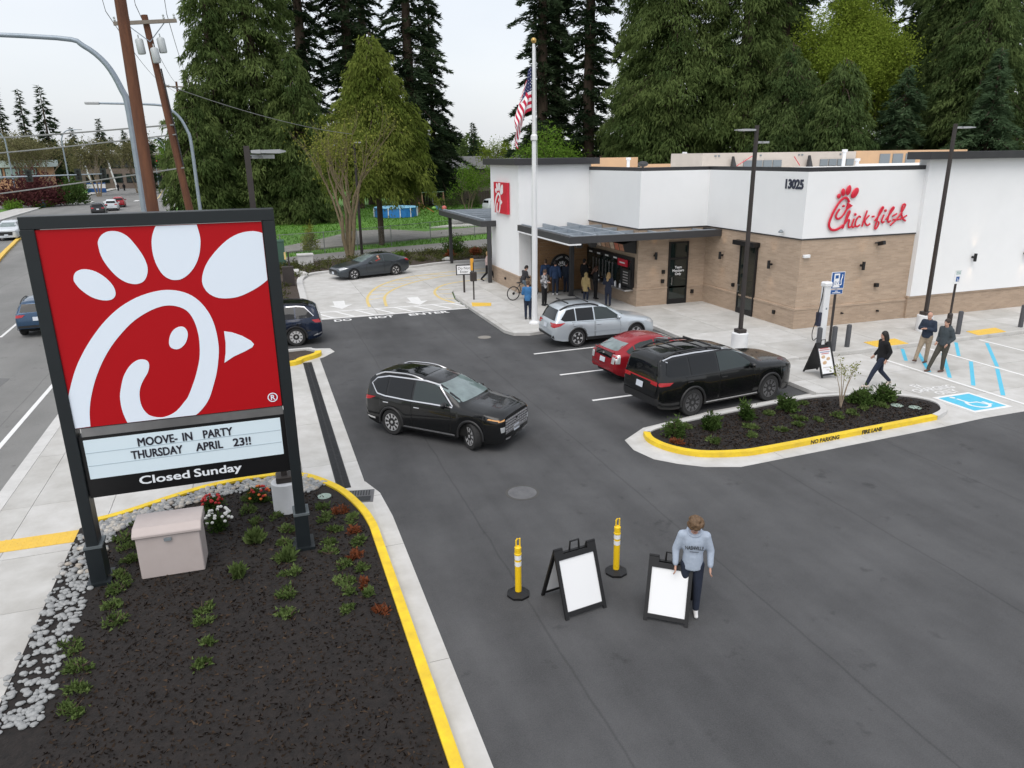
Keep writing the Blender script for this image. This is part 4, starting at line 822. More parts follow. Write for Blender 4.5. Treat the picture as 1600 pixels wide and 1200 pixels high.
# ================================================================== VEHICLES
m_tyre = M('tyre_rubber', (.018, .018, .019), .85, col2=(.025, .025, .025), scale=12)
m_trimblk = M('black_trim', (.016, .016, .017), .5)
m_under = M('underbody', (.006, .006, .006), .9)
m_chrome = M('chrome', (.72, .72, .73), .15, .9)
m_alloy = M('alloy', (.62, .62, .63), .35, .5)
m_alloyd = M('dark_alloy', (.10, .10, .105), .35, .7)
m_wind = M('windscreen_glass', (.20, .26, .26), .05, 0, coat=.6, spec=.6, col2=(.11, .145, .145), scale=2.2)  # pale grey-green base colour stands in for the sky's reflection
m_sgl = M('side_glass', (.022, .032, .032), .04, 0, spec=.6)
m_pgl = M('privacy_glass', (.006, .007, .008), .04, 0, spec=.45)
m_tail = M('tail_lamp', (.40, .008, .015), .2, coat=.5)
m_head = M('head_lamp', (.55, .57, .58), .15, .3, coat=.6)
m_amber = M('indicator_lamp', (.80, .42, .16), .25, coat=.5)
m_plate = M('number_plate', (.60, .64, .70), .5)
def paint_mat(n, c, metal=.0, rough=.25): return M('paint_'+n, c, rough, metal, coat=.55, spec=.3)
def interp(tab, x):
    t = sorted(tab); return np.interp(x, [a for a, b in t], [b for a, b in t])
def wheel_mesh(r, w_, style, nsp):
    ty = MB(); ty.lathe([(r*.60, -w_/2+.01), (r*.68, -w_/2), (r*.93, -w_/2), (r*.985, -w_/2+.025), (r, -w_/2+.06), (r, w_/2-.06), (r*.985, w_/2-.025), (r*.93, w_/2), (r*.68, w_/2), (r*.60, w_/2-.01)], 28, (0, 0, 0), 'Y')
    rm = MB(); rr = r*.685; f = -w_/2-.004
    rm.mat(1).lathe([(rr, -w_/2+.07), (.02, -w_/2+.08)][::-1], 24, (0, 0, 0), 'Y')
    rm.mat(0)
    n = 28
    for i in range(n):                                                  # outer lip
        a, b = 2*math.pi*i/n, 2*math.pi*(i+1)/n
        P = [(q*math.cos(t), y, q*math.sin(t)) for t in (a, b) for q, y in ((rr, f+.006), (rr*.92, f+.006), (rr*.90, -w_/2+.06))]
        rm.add(P, [(0, 1, 4, 3), (1, 2, 5, 4)])
    for k in range(nsp):
        a = 2*math.pi*k/nsp+.2
        offs = (-.11, .11) if style == 'twin' else ((-.20, .20) if style == 'star' else (0,))
        for o_ in offs:
            a0 = a+o_*(.6 if style != 'star' else -.1); a1 = a+o_*(1 if style != 'star' else 1.6); w0, w1 = (.030, .026) if style != 'single' else (.034, .050)
            if style == 'twin': w0, w1 = .016, .017
            p0, p1 = Vector((rr*.16*math.cos(a0), 0, rr*.16*math.sin(a0))), Vector((rr*.93*math.cos(a1), 0, rr*.93*math.sin(a1)))
            d = (p1-p0).normalized(); q = Vector((-d.z, 0, d.x)); y0, y1 = f+.018, f+.008
            P = [p0-q*w0/1, p0+q*w0/1, p1+q*w1, p1-q*w1]; P = [(v.x, y0 if i < 2 else y1, v.z) for i, v in enumerate(P)]+[(v.x, -w_/2+.075, v.z) for v in P]
            rm.add(P, [(0, 1, 2, 3), (0, 4, 5, 1), (1, 5, 6, 2), (2, 6, 7, 3), (3, 7, 4, 0)])
    rm.lathe([(.012, f+.0), (rr*.17, f+.004), (rr*.2, -w_/2+.07)], 14, (0, 0, 0), 'Y')
    return ty, rm
class Car:
    def __init__(s, name, label, loc, heading, sp, scale=1., group='vehicles'):
        s.sp = sp; s.t = thing(name, label, 'car', loc, heading); s.t.scale = scale if isinstance(scale, tuple) else (scale,)*3; s.t['group'] = group
        s.body(); s.wheels()
    def body(s):
        sp = s.sp; wb, fo, ro, W, r = sp['wb'], sp['fo'], sp['ro'], sp['W'], sp['r']; x0, x1 = -ro, wb+fo; ar = r*1.13
        xs = set(np.linspace(x0+.18, x1-.2, 44).tolist())
        for c in (0, wb):
            for a in np.linspace(-1, 1, 15): xs.add(c+ar*math.sin(a*math.pi/2))
            xs |= {c-ar-.004, c+ar+.004}
        for d in (0, .012, .035, .07, .12): xs |= {x0+d, x1-d}
        for px, pz in sp['top']: xs.add(px)
        xs = sorted(xs); xs = [x for i, x in enumerate(xs) if i == 0 or x-xs[i-1] > .003]
        dense = np.linspace(x0, x1, 240); zt = interp(sp['top'], dense)
        k = np.exp(-np.linspace(-2, 2, 9)**2); k /= k.sum(); ztS = np.convolve(np.pad(zt, 4, 'edge'), k, 'valid')
        ztf = lambda x: float(np.interp(x, dense, ztS)); belt = lambda x: float(interp(sp['belt'], x))
        plan = [(x0, .80), (x0+.05, .87), (x0+.16, .93), (x0+.45, .975), (x0+.9, 1), (wb*.5, 1), (wb+.1, .995), (x1-.5, .98), (x1-.25, .935), (x1-.1, .87), (x1-.03, .80), (x1, .74)]
        wf = lambda x: float(interp(plan, x))*W
        roof = sp['roofw']; cowl = sp['cowl']; rf = sp['rf']; rr = sp['rr']; tb = sp['tb']
        def wt(x):
            return float(interp([(x0, wf(x0)*.80), (tb, W*sp.get('tbw', .78)), (rr, W*roof*.96), ((rf+rr)/2, W*roof), (rf, W*roof*.97), (cowl, W*.83), (x1-.4, W*.78), (x1, wf(x1)*.86)], x))
        s.wf, s.ztf = wf, ztf
        V = []; nh = 13
        for x in xs:
            w_ = wf(x); z_t = ztf(x); zs = min(belt(x), z_t-.035); zb = float(interp([(x0, .42), (x0+.12, .33), (x0+.5, sp['gc']), (x1-.5, sp['gc']), (x1-.1, .24), (x1, .30)], x)); z0 = zb
            for c in (0, wb):
                if abs(x-c) < ar: z0 = max(z0, r+math.sqrt(max(0, ar*ar-(x-c)**2)))
            z0 = min(z0, zs-.06); h = zs-z0; T = min(wt(x), w_*.97); dz = min(.075, (z_t-zs)*.42)
            P = [(w_*(.94 if z0 == zb else .985), z0), (w_*.985, z0+h*.16), (w_*1.0, z0+h*.42), (w_*.997, z0+h*.66), (w_*.985, z0+h*.84), (w_*.955, zs)]
            g = z_t-dz-zs
            for q, bl in ((.10, .004), (.5, .02), (.85, .012)): P.append((w_*.955+(T-w_*.955)*q+bl, zs+g*q+.004))
            P += [(T, z_t-dz), (T*.90, z_t-dz*.38), (T*.5, z_t-dz*.07), (0, z_t)]
            V.append(P)
        n = len(xs); vs = []; fs = []; m = 2*nh-1
        for i, x in enumerate(xs):
            for a, b in V[i]: vs.append((x, -a, b))
            for a, b in V[i][-2::-1]: vs.append((x, a, b))
        for i in range(n-1):
            for j in range(m-1): fs.append((i*m+j, i*m+j+1, (i+1)*m+j+1, (i+1)*m+j)[::-1])
        fs.append(tuple(range(m))); fs.append(tuple((n-1)*m+j for j in range(m))[::-1])
        s.bvh = BVHTree.FromPolygons([Vector(v) for v in vs], [f[::-1] for f in fs])
        mb = MB(); mb.add(vs, fs); s.bo = mb.build('body', sp['paint'], s.t, smooth=True, sharp=38)
        u = MB(); u.bb(x0+.25, x1-.3, -W*.80, W*.80, sp['gc']+.02, min(.62, r*1.7)); u.build('underbody', m_under, s.t)
        for c in (0, wb): MB().bb(c-ar*1.05, c+ar*1.05, -W*.90, W*.90, r*.9, r+ar*.98).build('wheel_well', m_under, s.t)
        s.x0, s.x1 = x0, x1
    def hit(s, view, a, b):
        if view in 'RL':
            sg = -1 if view == 'R' else 1; h = s.bvh.ray_cast(Vector((a, 3*sg, b)), Vector((0, -sg, 0)))
        elif view == 'F': h = s.bvh.ray_cast(Vector((9, a, b)), Vector((-1, 0, 0)))
        elif view == 'B': h = s.bvh.ray_cast(Vector((-9, a, b)), Vector((1, 0, 0)))
        else: h = s.bvh.ray_cast(Vector((a, b, 5)), Vector((0, 0, -1)))
        return h[0], h[1]
    def patch(s, view, poly, name, m, off=.006, parent=None, step=.09):
        n = len(poly); pts = []
        for i in range(n):
            p, q = poly[i], poly[(i+1) % n]; k = max(1, int(math.hypot(q[0]-p[0], q[1]-p[1])/step))
            pts += [(p[0]+(q[0]-p[0])*j/k, p[1]+(q[1]-p[1])*j/k) for j in range(k)]
        bd = list(pts); nb = len(pts); xs = [p[0] for p in pts]; ys = [p[1] for p in pts]
        def inside(x, y):
            c = False
            for i in range(nb):
                x1, y1 = bd[i]; x2, y2 = bd[i-1]
                if (y1 > y) != (y2 > y) and x < (x2-x1)*(y-y1)/(y2-y1)+x1: c = not c
            return c
        gx = np.arange(min(xs)+step/2, max(xs), step); gy = np.arange(min(ys)+step/2, max(ys), step)
        for x in gx:
            for y in gy:
                if inside(x, y) and min((x-a)**2+(y-b)**2 for a, b in bd) > (step*.35)**2: pts.append((float(x), float(y)))
        vo, _, fc, *_ = geometry.delaunay_2d_cdt([Vector(p) for p in pts], [(i, (i+1) % nb) for i in range(nb)], [list(range(nb))], 1, 1e-5)
        V = []; ok = []
        for p in vo:
            h, nr = s.hit(view, p[0], p[1])
            if h is None: V.append((0, 0, 0)); ok.append(False); continue
            ax = {'R': Vector((0, -1, 0)), 'L': Vector((0, 1, 0)), 'F': Vector((1, 0, 0)), 'B': Vector((-1, 0, 0)), 'T': Vector((0, 0, 1))}[view]
            if nr.dot(ax) < 0: nr = -nr
            V.append(tuple(h+(nr*.6+ax*.6)*off)); ok.append(True)
        F = [f for f in fc if all(ok[i] for i in f)]
        if not F: return None
        ax = {'R': (0, -1, 0), 'L': (0, 1, 0), 'F': (1, 0, 0), 'B': (-1, 0, 0), 'T': (0, 0, 1)}[view]
        G = []
        for f in F:
            a, b, c = (Vector(V[i]) for i in f[:3]); G.append(tuple(f) if (b-a).cross(c-a).dot(Vector(ax)) > 0 else tuple(f[::-1]))
        me = bpy.data.meshes.new(name); me.from_pydata(V, [], G); me.update()
        bm = bmesh.new(); bm.from_mesh(me); bmesh.ops.delete(bm, geom=[v for v in bm.verts if not v.link_faces], context='VERTS'); bm.to_mesh(me); bm.free()
        return link(name, me, m, parent or s.t, True, 50)
    def both(s, poly, name, m, off=.006, step=.09):
        return [s.patch(v, poly, name, m, off, None, step) for v in 'RL']
    def strip(s, view, pts, wd, name, m, off=.012, parent=None):
        L_ = offset_path(pts, wd/2); R_ = offset_path(pts, -wd/2)
        return s.patch(view, L_+R_[::-1], name, m, off, parent, max(.03, wd*1.5))
    def wheels(s):
        sp = s.sp; ty, rm = wheel_mesh(sp['r'], .24, sp.get('rim', 'single'), sp.get('nsp', 7)); tm = rm_ = None
        for x in (0, sp['wb']):
            for sg in (-1, 1):
                y = sg*(sp['W']*.975-.12)
                if tm is None:
                    o = ty.build('wheel', m_tyre, s.t, smooth=True, sharp=35); q = rm.build('rim', [sp.get('rimm', m_alloy), m_under], o); tm, rm_ = o.data, q.data
                else:
                    o = bpy.data.objects.new('wheel', tm); COL.objects.link(o); o.parent = s.t; q = bpy.data.objects.new('rim', rm_); COL.objects.link(q); q.parent = o
                o.location = (x, y, sp['r']); o.rotation_euler = (0, random.Random(x+sg).random()*2, (0 if sg < 0 else math.pi)+(sp.get('steer', 0) if x else 0))
    def std(s):
        """doors with handles, mirrors, glass, plates shared by all the cars"""
        sp = s.sp
        for pl, tint in sp['glass']: s.both(pl, 'side_window', tint, .007, .07)
        if 'pillar' in sp:
            for pl in sp['pillar']: s.both(pl, 'pillar_trim', m_trimblk, .005, .08)
        s.patch('F', sp['ws'], 'windscreen', m_wind, .007, None, .09); s.patch('B', sp['rg'], 'rear_window', sp.get('rgm', m_pgl), .007, None, .08)
        for pl in sp['doors']:
            c = (sum(p[0] for p in pl)/len(pl), sum(p[1] for p in pl)/len(pl)); ins = [(a+(c[0]-a)*.0+(.010 if a < c[0] else -.010), b+(.010 if b < c[1] else -.010)) for a, b in pl]
            for v in 'RL':
                d = s.patch(v, ins, 'door', sp['paint'], .0075, None, .10); s.patch(v, pl, 'door_gap', m_under, .003, d, .10)  # dark patch behind the panel paints the shade in the door gap
                hx = min(p[0] for p in pl)+.16; hz = max(p[1] for p in pl)-.13; sg = -1 if v == 'R' else 1; h, nn = s.hit(v, hx, hz)
                if h: MB().box((hx, h.y+sg*.022, hz), (.20, .028, .028)).build('handle', sp.get('handle', sp['paint']), d, bevel=.008)
        mx, mz = sp['mirror']
        for sg in (-1, 1):
            h, nn = s.hit('R' if sg < 0 else 'L', mx, mz); y = (abs(h.y) if h else sp['W']*.9)
            mb = MB(); mb.ell((mx, sg*(y+.13), mz+.03), (.07, .13, .085)); o = mb.build('mirror', sp.get('mirm', sp['paint']), s.t, smooth=True)
            MB().box((mx, sg*(y+.02), mz-.02), (.05, .10, .03)).build('mirror_arm', m_trimblk, o)
        for v, (py, pz) in (('F', sp['fplate']), ('B', sp['bplate'])):
            if pz: s.patch(v, [(-.16, pz-.08), (.16, pz-.08), (.16, pz+.08), (-.16, pz+.08)], 'number_plate', m_plate, .02, None, .1)
        for sg in (-1, 1):
            for c in (0, sp['wb']):                                     # wheel-arch lips
                r = sp['r']*1.13; y = s.wf(c)*.99; P = [(c+r*math.cos(a), sg*(y), sp['r']+r*math.sin(a)) for a in np.linspace(R(-8), R(188), 20)]
                MB().tube(P, .016 if not sp.get('clad') else .036, 6, flat=((0, 1, 0), .8)).build('wheel_arch', sp['clad'] if sp.get('clad') else sp['paint'], s.t, smooth=True)
def rails(c, x0, x1, y, m, up=.05, n=10, r=.02):
    for sg in (-1, 1):
        P = []
        for i in range(n+1):
            x = x0+(x1-x0)*i/n; h, _ = c.hit('T', x, sg*y); e = min(1, 5*min(i/n, 1-i/n)+.05); P.append((x, sg*y, (h.z if h else 1.5)+up*e))
        MB().tube(P, r, 6).build('roof_rail', m, c.t, smooth=True)
def sill(c, m, z0=None, inset=.03):
    sp = c.sp; r = sp['r']*1.2
    c.both([(r, sp['gc']+.0), (sp['wb']-r, sp['gc']+.0), (sp['wb']-r, sp['gc']+.13), (r, sp['gc']+.13)], 'sill_trim', m, .012, .15)
def vert(pts): return pts
# ---- specifications: x forward from the rear axle, z up
def suv(paint, **k):
    d = dict(wb=2.765, fo=.95, ro=1.07, W=.945, r=.37, gc=.24, roofw=.66, cowl=2.5, rf=1.45, rr=-.72, tb=-1.0, paint=paint,
      top=[(3.715, .92), (3.69, 1.0), (3.58, 1.05), (3.15, 1.10), (2.75, 1.135), (2.5, 1.165), (2.0, 1.40), (1.52, 1.585), (1.1, 1.665), (.4, 1.70), (-.3, 1.69), (-.72, 1.63), (-.90, 1.53), (-.98, 1.15), (-1.03, 1.02), (-1.06, .80), (-1.07, .62)],
      belt=[(3.7, .86), (3.2, .99), (2.2, 1.04), (0, 1.06), (-.6, 1.10), (-1.07, .98)],
      glass=[([(2.1, 1.10), (1.52, 1.50), (1.15, 1.56), (.80, 1.565), (.80, 1.09)], m_sgl), ([(.73, 1.09), (.73, 1.56), (.15, 1.57), (-.12, 1.55), (-.12, 1.11)], m_pgl), ([(-.18, 1.11), (-.18, 1.55), (-.55, 1.47), (-.70, 1.35), (-.45, 1.15)], m_pgl)],
      ws=[(-.74, 1.19), (.74, 1.19), (.60, 1.55), (-.60, 1.55)], rg=[(-.66, 1.16), (.66, 1.16), (.56, 1.48), (-.56, 1.48)],
      doors=[[(.80, .36), (2.08, .36), (2.16, .7), (2.1, 1.04), (.80, 1.05)], [(.10, .72), (.30, .36), (.76, .36), (.76, 1.05), (-.30, 1.07), (-.22, .85)]],
      mirror=(1.95, 1.10), fplate=(0, .52), bplate=(0, .82), rim='twin', nsp=5)
    d.update(k); return d
blackp = paint_mat('black', (.006, .0065, .007), .0, .22)
# 1. black SUV turning in the lot
c = Car('parked_suv', 'shiny black suv with chrome window line turning across the middle of the lot', (3.52, 19.05, ZL), -.82, suv(blackp, rim='star', nsp=5, rimm=m_alloy, steer=R(-28), handle=m_chrome, clad=m_trimblk), (.89, .95, .985), 'cars in the car park')
c.t.name = 'moving_suv'; c.std()
wl = [(2.17, 1.075), (1.4, 1.08), (.6, 1.075), (-.2, 1.095), (-.50, 1.13), (-.78, 1.36), (-.62, 1.50), (-.2, 1.585), (.4, 1.60), (1.12, 1.595), (1.56, 1.53), (2.17, 1.10)]
for v in 'RL':
    c.strip(v, wl[:7], .03, 'chrome_trim', m_chrome, .012); c.strip(v, wl[6:], .028, 'chrome_trim', m_chrome, .012); c.strip(v, [(.42, .345), (2.25, .345)], .05, 'chrome_sill', m_chrome, .016)
    c.patch(v, [(-1.03, 1.02), (-.55, 1.04), (-.80, .94), (-1.05, .90)], 'tail_lamp', m_tail, .01, None, .05); c.strip(v, [(-1.05, .45), (-.6, .42)], .05, 'chrome_trim', m_chrome, .014)
    c.patch(v, [(3.3, .90), (3.62, .86), (3.64, .885), (3.35, .93)], 'side_marker', m_amber, .008, None, .05)
rails(c, 1.0, -.72, .60, m_chrome, .06)
c.patch('T', [(.95, -.45), (.95, .45), (-.15, .45), (-.15, -.45)], 'sunroof', m_pgl, .006, None, .15)
gr = c.patch('F', [(-.58, .50), (.58, .50), (.66, .70), (.60, .88), (-.60, .88), (-.66, .70)], 'grille', m_trimblk, .008, None, .08)
for k in range(5):
    for j in range(11):
        y = -.55+j*.11; z = .55+k*.07
        if abs(y) < .1 and k in (2, 3): continue
        h, n_ = c.hit('F', y, z)
        if h: MB().box((h.x+.022, y, z), (.03, .082, .036)).build('grille_bar', M('bright_trim', (.42, .42, .44), .3, .4), gr)
c.strip('F', [(-.62, .50), (.62, .50)], .04, 'chrome_trim', m_chrome, .02); c.strip('F', [(-.62, .36), (-.3, .32), (.3, .32), (.62, .36)], .05, 'chrome_trim', m_chrome, .02)
for sg in (-1, 1):
    c.patch('F', [(sg*.64, .90), (sg*.80, .86), (sg*.80, .835), (sg*.65, .86)], 'indicator', m_amber, .012, None, .04)
    c.patch('F', [(sg*.62, .70), (sg*.78, .70), (sg*.77, .56), (sg*.64, .56)], 'head_lamp', m_head, .012, None, .05)
    c.patch('B', [(sg*.45, 1.00), (sg*.80, 1.02), (sg*.78, .92), (sg*.5, .94)], 'tail_lamp', m_tail, .012, None, .05)
c.patch('F', [(-.07, .67), (.07, .67), (.07, .75), (-.07, .75)], 'badge', m_chrome, .03, None, .05)
# 2. silver wagon
c = Car('silver_wagon', 'silver estate car with roof bars parked beside the flagpole', (11.36, 26.1, ZL), -.005,
  suv(paint_mat('silver', (.52, .57, .61), .4, .3), wb=2.745, fo=.95, ro=1.12, W=.92, r=.36, gc=.26, roofw=.69, cowl=2.36, rf=1.32, rr=-.70, tb=-.98,
    top=[(3.695, .74), (3.65, .82), (3.5, .89), (3.0, .97), (2.6, 1.03), (2.36, 1.07), (1.8, 1.34), (1.34, 1.53), (.85, 1.60), (0, 1.61), (-.5, 1.57), (-.75, 1.50), (-.88, 1.30), (-1.02, 1.02), (-1.08, .94), (-1.11, .72), (-1.12, .6)],
    belt=[(3.7, .70), (3.2, .85), (2.2, .96), (0, 1.01), (-.6, 1.04), (-1.12, .92)],
    glass=[([(2.05, 1.02), (1.42, 1.43), (1.1, 1.49), (.80, 1.495), (.80, 1.03)], m_sgl), ([(.74, 1.03), (.74, 1.49), (-.05, 1.49), (-.05, 1.04)], m_pgl), ([(-.10, 1.04), (-.10, 1.49), (-.45, 1.44), (-.75, 1.12), (-.6, 1.05)], m_pgl)],
    ws=[(-.72, 1.11), (.72, 1.11), (.60, 1.49), (-.60, 1.49)], rg=[(-.68, 1.07), (.68, 1.07), (.56, 1.46), (-.56, 1.46)],
    doors=[[(.80, .38), (1.95, .38), (2.0, .7), (1.95, .98), (.80, .99)], [(.10, .72), (.30, .38), (.76, .38), (.76, .99), (-.28, 1.01), (-.2, .85)]],
    mirror=(1.85, 1.04), bplate=(0, .82), rim='twin', nsp=5, clad=m_trimblk, handle=paint_mat('silver', (0, 0, 0))), (.92, .95, 1.0), 'cars in the car park')
c.std(); sill(c, m_trimblk); rails(c, 1.05, -.72, .60, m_trimblk, .07, r=.035)
for x in (.55, -.35): MB().tube([(x, y, 1.70) for y in (-.62, -.3, 0, .3, .62)], .03, 6).build('roof_bar', m_trimblk, c.t)
for sg in (-1, 1):
    c.patch('B', [(sg*.42, .98), (sg*.80, .99), (sg*.80, .82), (sg*.55, .84)], 'tail_lamp', m_tail, .012, None, .05); c.patch('B', [(sg*.44, .92), (sg*.58, .92), (sg*.58, .87), (sg*.46, .87)], 'reverse_lamp', m_head, .018, None, .04)
for v in 'RL':
    c.patch(v, [(-1.06, .97), (-.56, 1.0), (-.78, .88), (-1.06, .82)], 'tail_lamp', m_tail, .01, None, .05); c.patch(v, [(3.1, .80), (3.55, .70), (3.6, .78), (3.35, .86)], 'head_lamp', m_head, .01, None, .05)
    c.strip(v, [(.45, .60), (2.2, .60)], .03, 'side_moulding', c.sp['paint'], .02)
c.patch('B', [(-.80, .38), (.80, .38), (.80, .52), (-.80, .52)], 'bumper_trim', m_trimblk, .012, None, .1)
c.patch('F', [(-.45, .5), (.45, .5), (.45, .68), (-.45, .68)], 'grille', m_trimblk, .01, None, .1)
# 3. red hatchback
c = Car('red_hatchback', 'red hatchback with pale rear glass parked between silver wagon and black suv', (11.2, 21.1, ZL), .10,
  suv(paint_mat('red', (.30, .012, .02), .3, .25), wb=2.70, fo=.87, ro=.88, W=.8625, r=.31, gc=.2, roofw=.66, cowl=2.25, rf=1.1, rr=-.30, tb=-.76, tbw=.70,
    top=[(3.57, .60), (3.52, .68), (3.35, .78), (2.8, .90), (2.3, 1.00), (1.7, 1.27), (1.15, 1.44), (.7, 1.49), (.3, 1.47), (-.1, 1.37), (-.45, 1.24), (-.70, 1.115), (-.80, 1.06), (-.85, .90), (-.88, .6)],
    belt=[(3.57, .56), (3.2, .74), (2.2, .88), (0, .96), (-.5, 1.0), (-.88, .92)],
    glass=[([(1.95, .93), (1.25, 1.31), (.90, 1.37), (.75, 1.375), (.75, .95)], m_sgl), ([(.69, .95), (.69, 1.375), (.2, 1.33), (-.05, 1.25), (-.05, .98)], m_sgl), ([(-.10, .99), (-.10, 1.23), (-.40, 1.09), (-.35, 1.02)], m_sgl)],
    ws=[(-.68, 1.04), (.68, 1.04), (.56, 1.40), (-.56, 1.40)], rg=[(-.55, 1.10), (.55, 1.10), (.50, 1.31), (-.50, 1.31)], rgm=m_wind,
    doors=[[(.75, .34), (1.9, .34), (1.98, .6), (1.92, .89), (.75, .91)], [(.08, .62), (.28, .34), (.71, .34), (.71, .91), (-.2, .95), (-.15, .78)]],
    mirror=(1.70, .96), bplate=(0, .74), fplate=(0, .42), rim='single', nsp=7), .97, 'cars in the car park')
c.std()
c.patch('B', [(-.48, .86), (.48, .86), (.50, 1.03), (-.50, 1.03)], 'lower_rear_window', m_pgl, .008, None, .08)
MB().tube([(-.80, y, 1.07) for y in (-.6, -.3, 0, .3, .6)], .03, 6, flat=((0, 0, 1), .5)).build('spoiler', c.sp['paint'], c.t)
for sg in (-1, 1):
    c.patch('B', [(sg*.54, .70), (sg*.70, .70), (sg*.72, 1.0), (sg*.56, 1.0)], 'tail_lamp', m_head, .012, None, .05); c.patch('B', [(sg*.56, .92), (sg*.70, .92), (sg*.71, .99), (sg*.57, .99)], 'lamp_lens', m_tail, .018, None, .05)
for v in 'RL': c.patch(v, [(-.84, .72), (-.70, .72), (-.66, 1.0), (-.82, 1.0)], 'tail_lamp', m_head, .01, None, .05)
c.patch('B', [(-.7, .27), (.7, .27), (.66, .36), (-.66, .36)], 'bumper_trim', m_trimblk, .01, None, .1); c.patch('B', [(-.05, .93), (.05, .93), (.05, .99), (-.05, .99)], 'badge', m_chrome, .016, None, .05)
# 4. long black SUV
c = Car('long_suv', 'long black suv with dark roof rails parked nose to the pavement', (11.05, 17.78, ZL), .115,
  suv(paint_mat('jet', (.005, .0055, .006), .0, .2), wb=2.95, fo=1.0, ro=1.21, W=.985, r=.39, gc=.27, roofw=.68, cowl=2.66, rf=1.65, rr=-.90, tb=-1.14,
    top=[(3.95, 1.02), (3.91, 1.10), (3.78, 1.15), (3.3, 1.19), (2.9, 1.215), (2.66, 1.24), (2.12, 1.48), (1.66, 1.65), (1.2, 1.73), (.4, 1.77), (-.5, 1.75), (-.9, 1.715), (-1.06, 1.63), (-1.12, 1.25), (-1.15, 1.12), (-1.19, .9), (-1.21, .66)],
    belt=[(3.95, .96), (3.4, 1.08), (2.3, 1.11), (0, 1.13), (-.7, 1.15), (-1.21, 1.05)],
    glass=[([(2.26, 1.16), (1.70, 1.56), (1.3, 1.625), (.95, 1.63), (.95, 1.15)], m_sgl), ([(.88, 1.15), (.88, 1.625), (-.08, 1.63), (-.08, 1.17)], m_pgl), ([(-.14, 1.17), (-.14, 1.63), (-.82, 1.57), (-.92, 1.25), (-.8, 1.18)], m_pgl)],
    ws=[(-.78, 1.27), (.78, 1.27), (.64, 1.60), (-.64, 1.60)], rg=[(-.72, 1.20), (.72, 1.20), (.60, 1.58), (-.60, 1.58)],
    doors=[[(.95, .40), (2.25, .40), (2.33, .8), (2.25, 1.10), (.95, 1.11)], [(.15, .80), (.35, .40), (.91, .40), (.91, 1.11), (-.30, 1.13), (-.2, .92)]],
    mirror=(2.1, 1.16), bplate=(0, .86), rim='twin', nsp=9, rimm=M('mid_alloy', (.27, .27, .28), .3, .8), handle=m_trimblk, clad=m_trimblk), (.975, .975, 1.05), 'cars in the car park')
c.std(); rails(c, 1.2, -.85, .63, m_trimblk, .07, r=.028)
for x in (.8, -.2): MB().tube([(x, y, 1.82) for y in (-.63, 0, .63)], .025, 6).build('roof_bar', m_trimblk, c.t)
c.patch('T', [(1.0, -.5), (1.0, .5), (0, .5), (0, -.5)], 'sunroof', m_pgl, .006, None, .2)
for v in 'RL':
    c.strip(v, [(1.8, 1.61), (1.25, 1.68), (.2, 1.695), (-.6, 1.67), (-.95, 1.60), (-.80, 1.545)], .028, 'chrome_trim', m_chrome, .012); c.strip(v, [(.45, .34), (2.45, .34)], .035, 'chrome_sill', m_alloy, .014)
    c.patch(v, [(-1.18, 1.06), (-.72, 1.04), (-.85, .96), (-1.18, .95)], 'tail_lamp', m_tail, .01, None, .05)
c.patch('B', [(-.78, 1.02), (.78, 1.02), (.78, 1.06), (-.78, 1.06)], 'light_bar', m_tail, .012, None, .08)
for sg in (-1, 1): c.patch('B', [(sg*.50, .96), (sg*.80, .95), (sg*.80, 1.05), (sg*.5, 1.05)], 'tail_lamp', m_tail, .014, None, .05); c.patch('F', [(sg*.5, .82), (sg*.8, .82), (sg*.8, .95), (sg*.55, .93)], 'head_lamp', m_head, .012, None, .05)
c.patch('B', [(-.85, .42), (.85, .42), (.85, .62), (-.85, .62)], 'bumper_trim', m_trimblk, .012, None, .1)
# 5. dark blue SUV behind the sign, 6. grey sedan, 7. street cars
c = Car('blue_suv', 'dark blue suv with black roof partly hidden behind the pylon sign', (1.12, 30.45, ZL), R(176),
  suv(paint_mat('navy', (.006, .014, .036), .2, .25), wb=3.1, fo=.92, ro=1.06, W=.97, r=.385, rim='single', nsp=10, rimm=m_alloy, cowl=2.5, rf=1.45, clad=m_trimblk,
    top=[(4.02, .92), (3.95, 1.0), (3.8, 1.06), (3.2, 1.11), (2.55, 1.16), (2.05, 1.42), (1.55, 1.60), (1.0, 1.68), (.3, 1.715), (-.4, 1.68), (-.74, 1.60), (-.9, 1.48), (-.98, 1.2), (-1.03, 1.05), (-1.06, .82), (-1.06, .62)],
    glass=[([(2.1, 1.12), (1.55, 1.52), (1.2, 1.575), (1.0, 1.58), (1.0, 1.11)], m_sgl), ([(.93, 1.11), (.93, 1.58), (.0, 1.58), (.0, 1.13)], m_pgl), ([(-.06, 1.13), (-.06, 1.58), (-.4, 1.54), (-.72, 1.2), (-.6, 1.15)], m_pgl)], mirror=(1.98, 1.12)), .97, 'cars in the car park')
c.std(); rails(c, 1.0, -.7, .60, m_trimblk, .05)
for v in 'RL':
    c.patch(v, [(-1.03, 1.06), (-.66, 1.06), (-.8, .94), (-1.04, .92)], 'tail_lamp', m_tail, .01, None, .05); c.strip(v, [(.3, 1.60), (-.1, 1.60), (-.42, 1.56), (-.76, 1.2)], .03, 'chrome_trim', m_chrome, .012); c.strip(v, [(-1.04, .5), (-.7, .40)], .045, 'chrome_trim', m_chrome, .014)
c.patch('T', [(1.3, -.55), (1.3, .55), (-.6, .55), (-.6, -.55)], 'roof_panel', m_pgl, .006, None, .2)
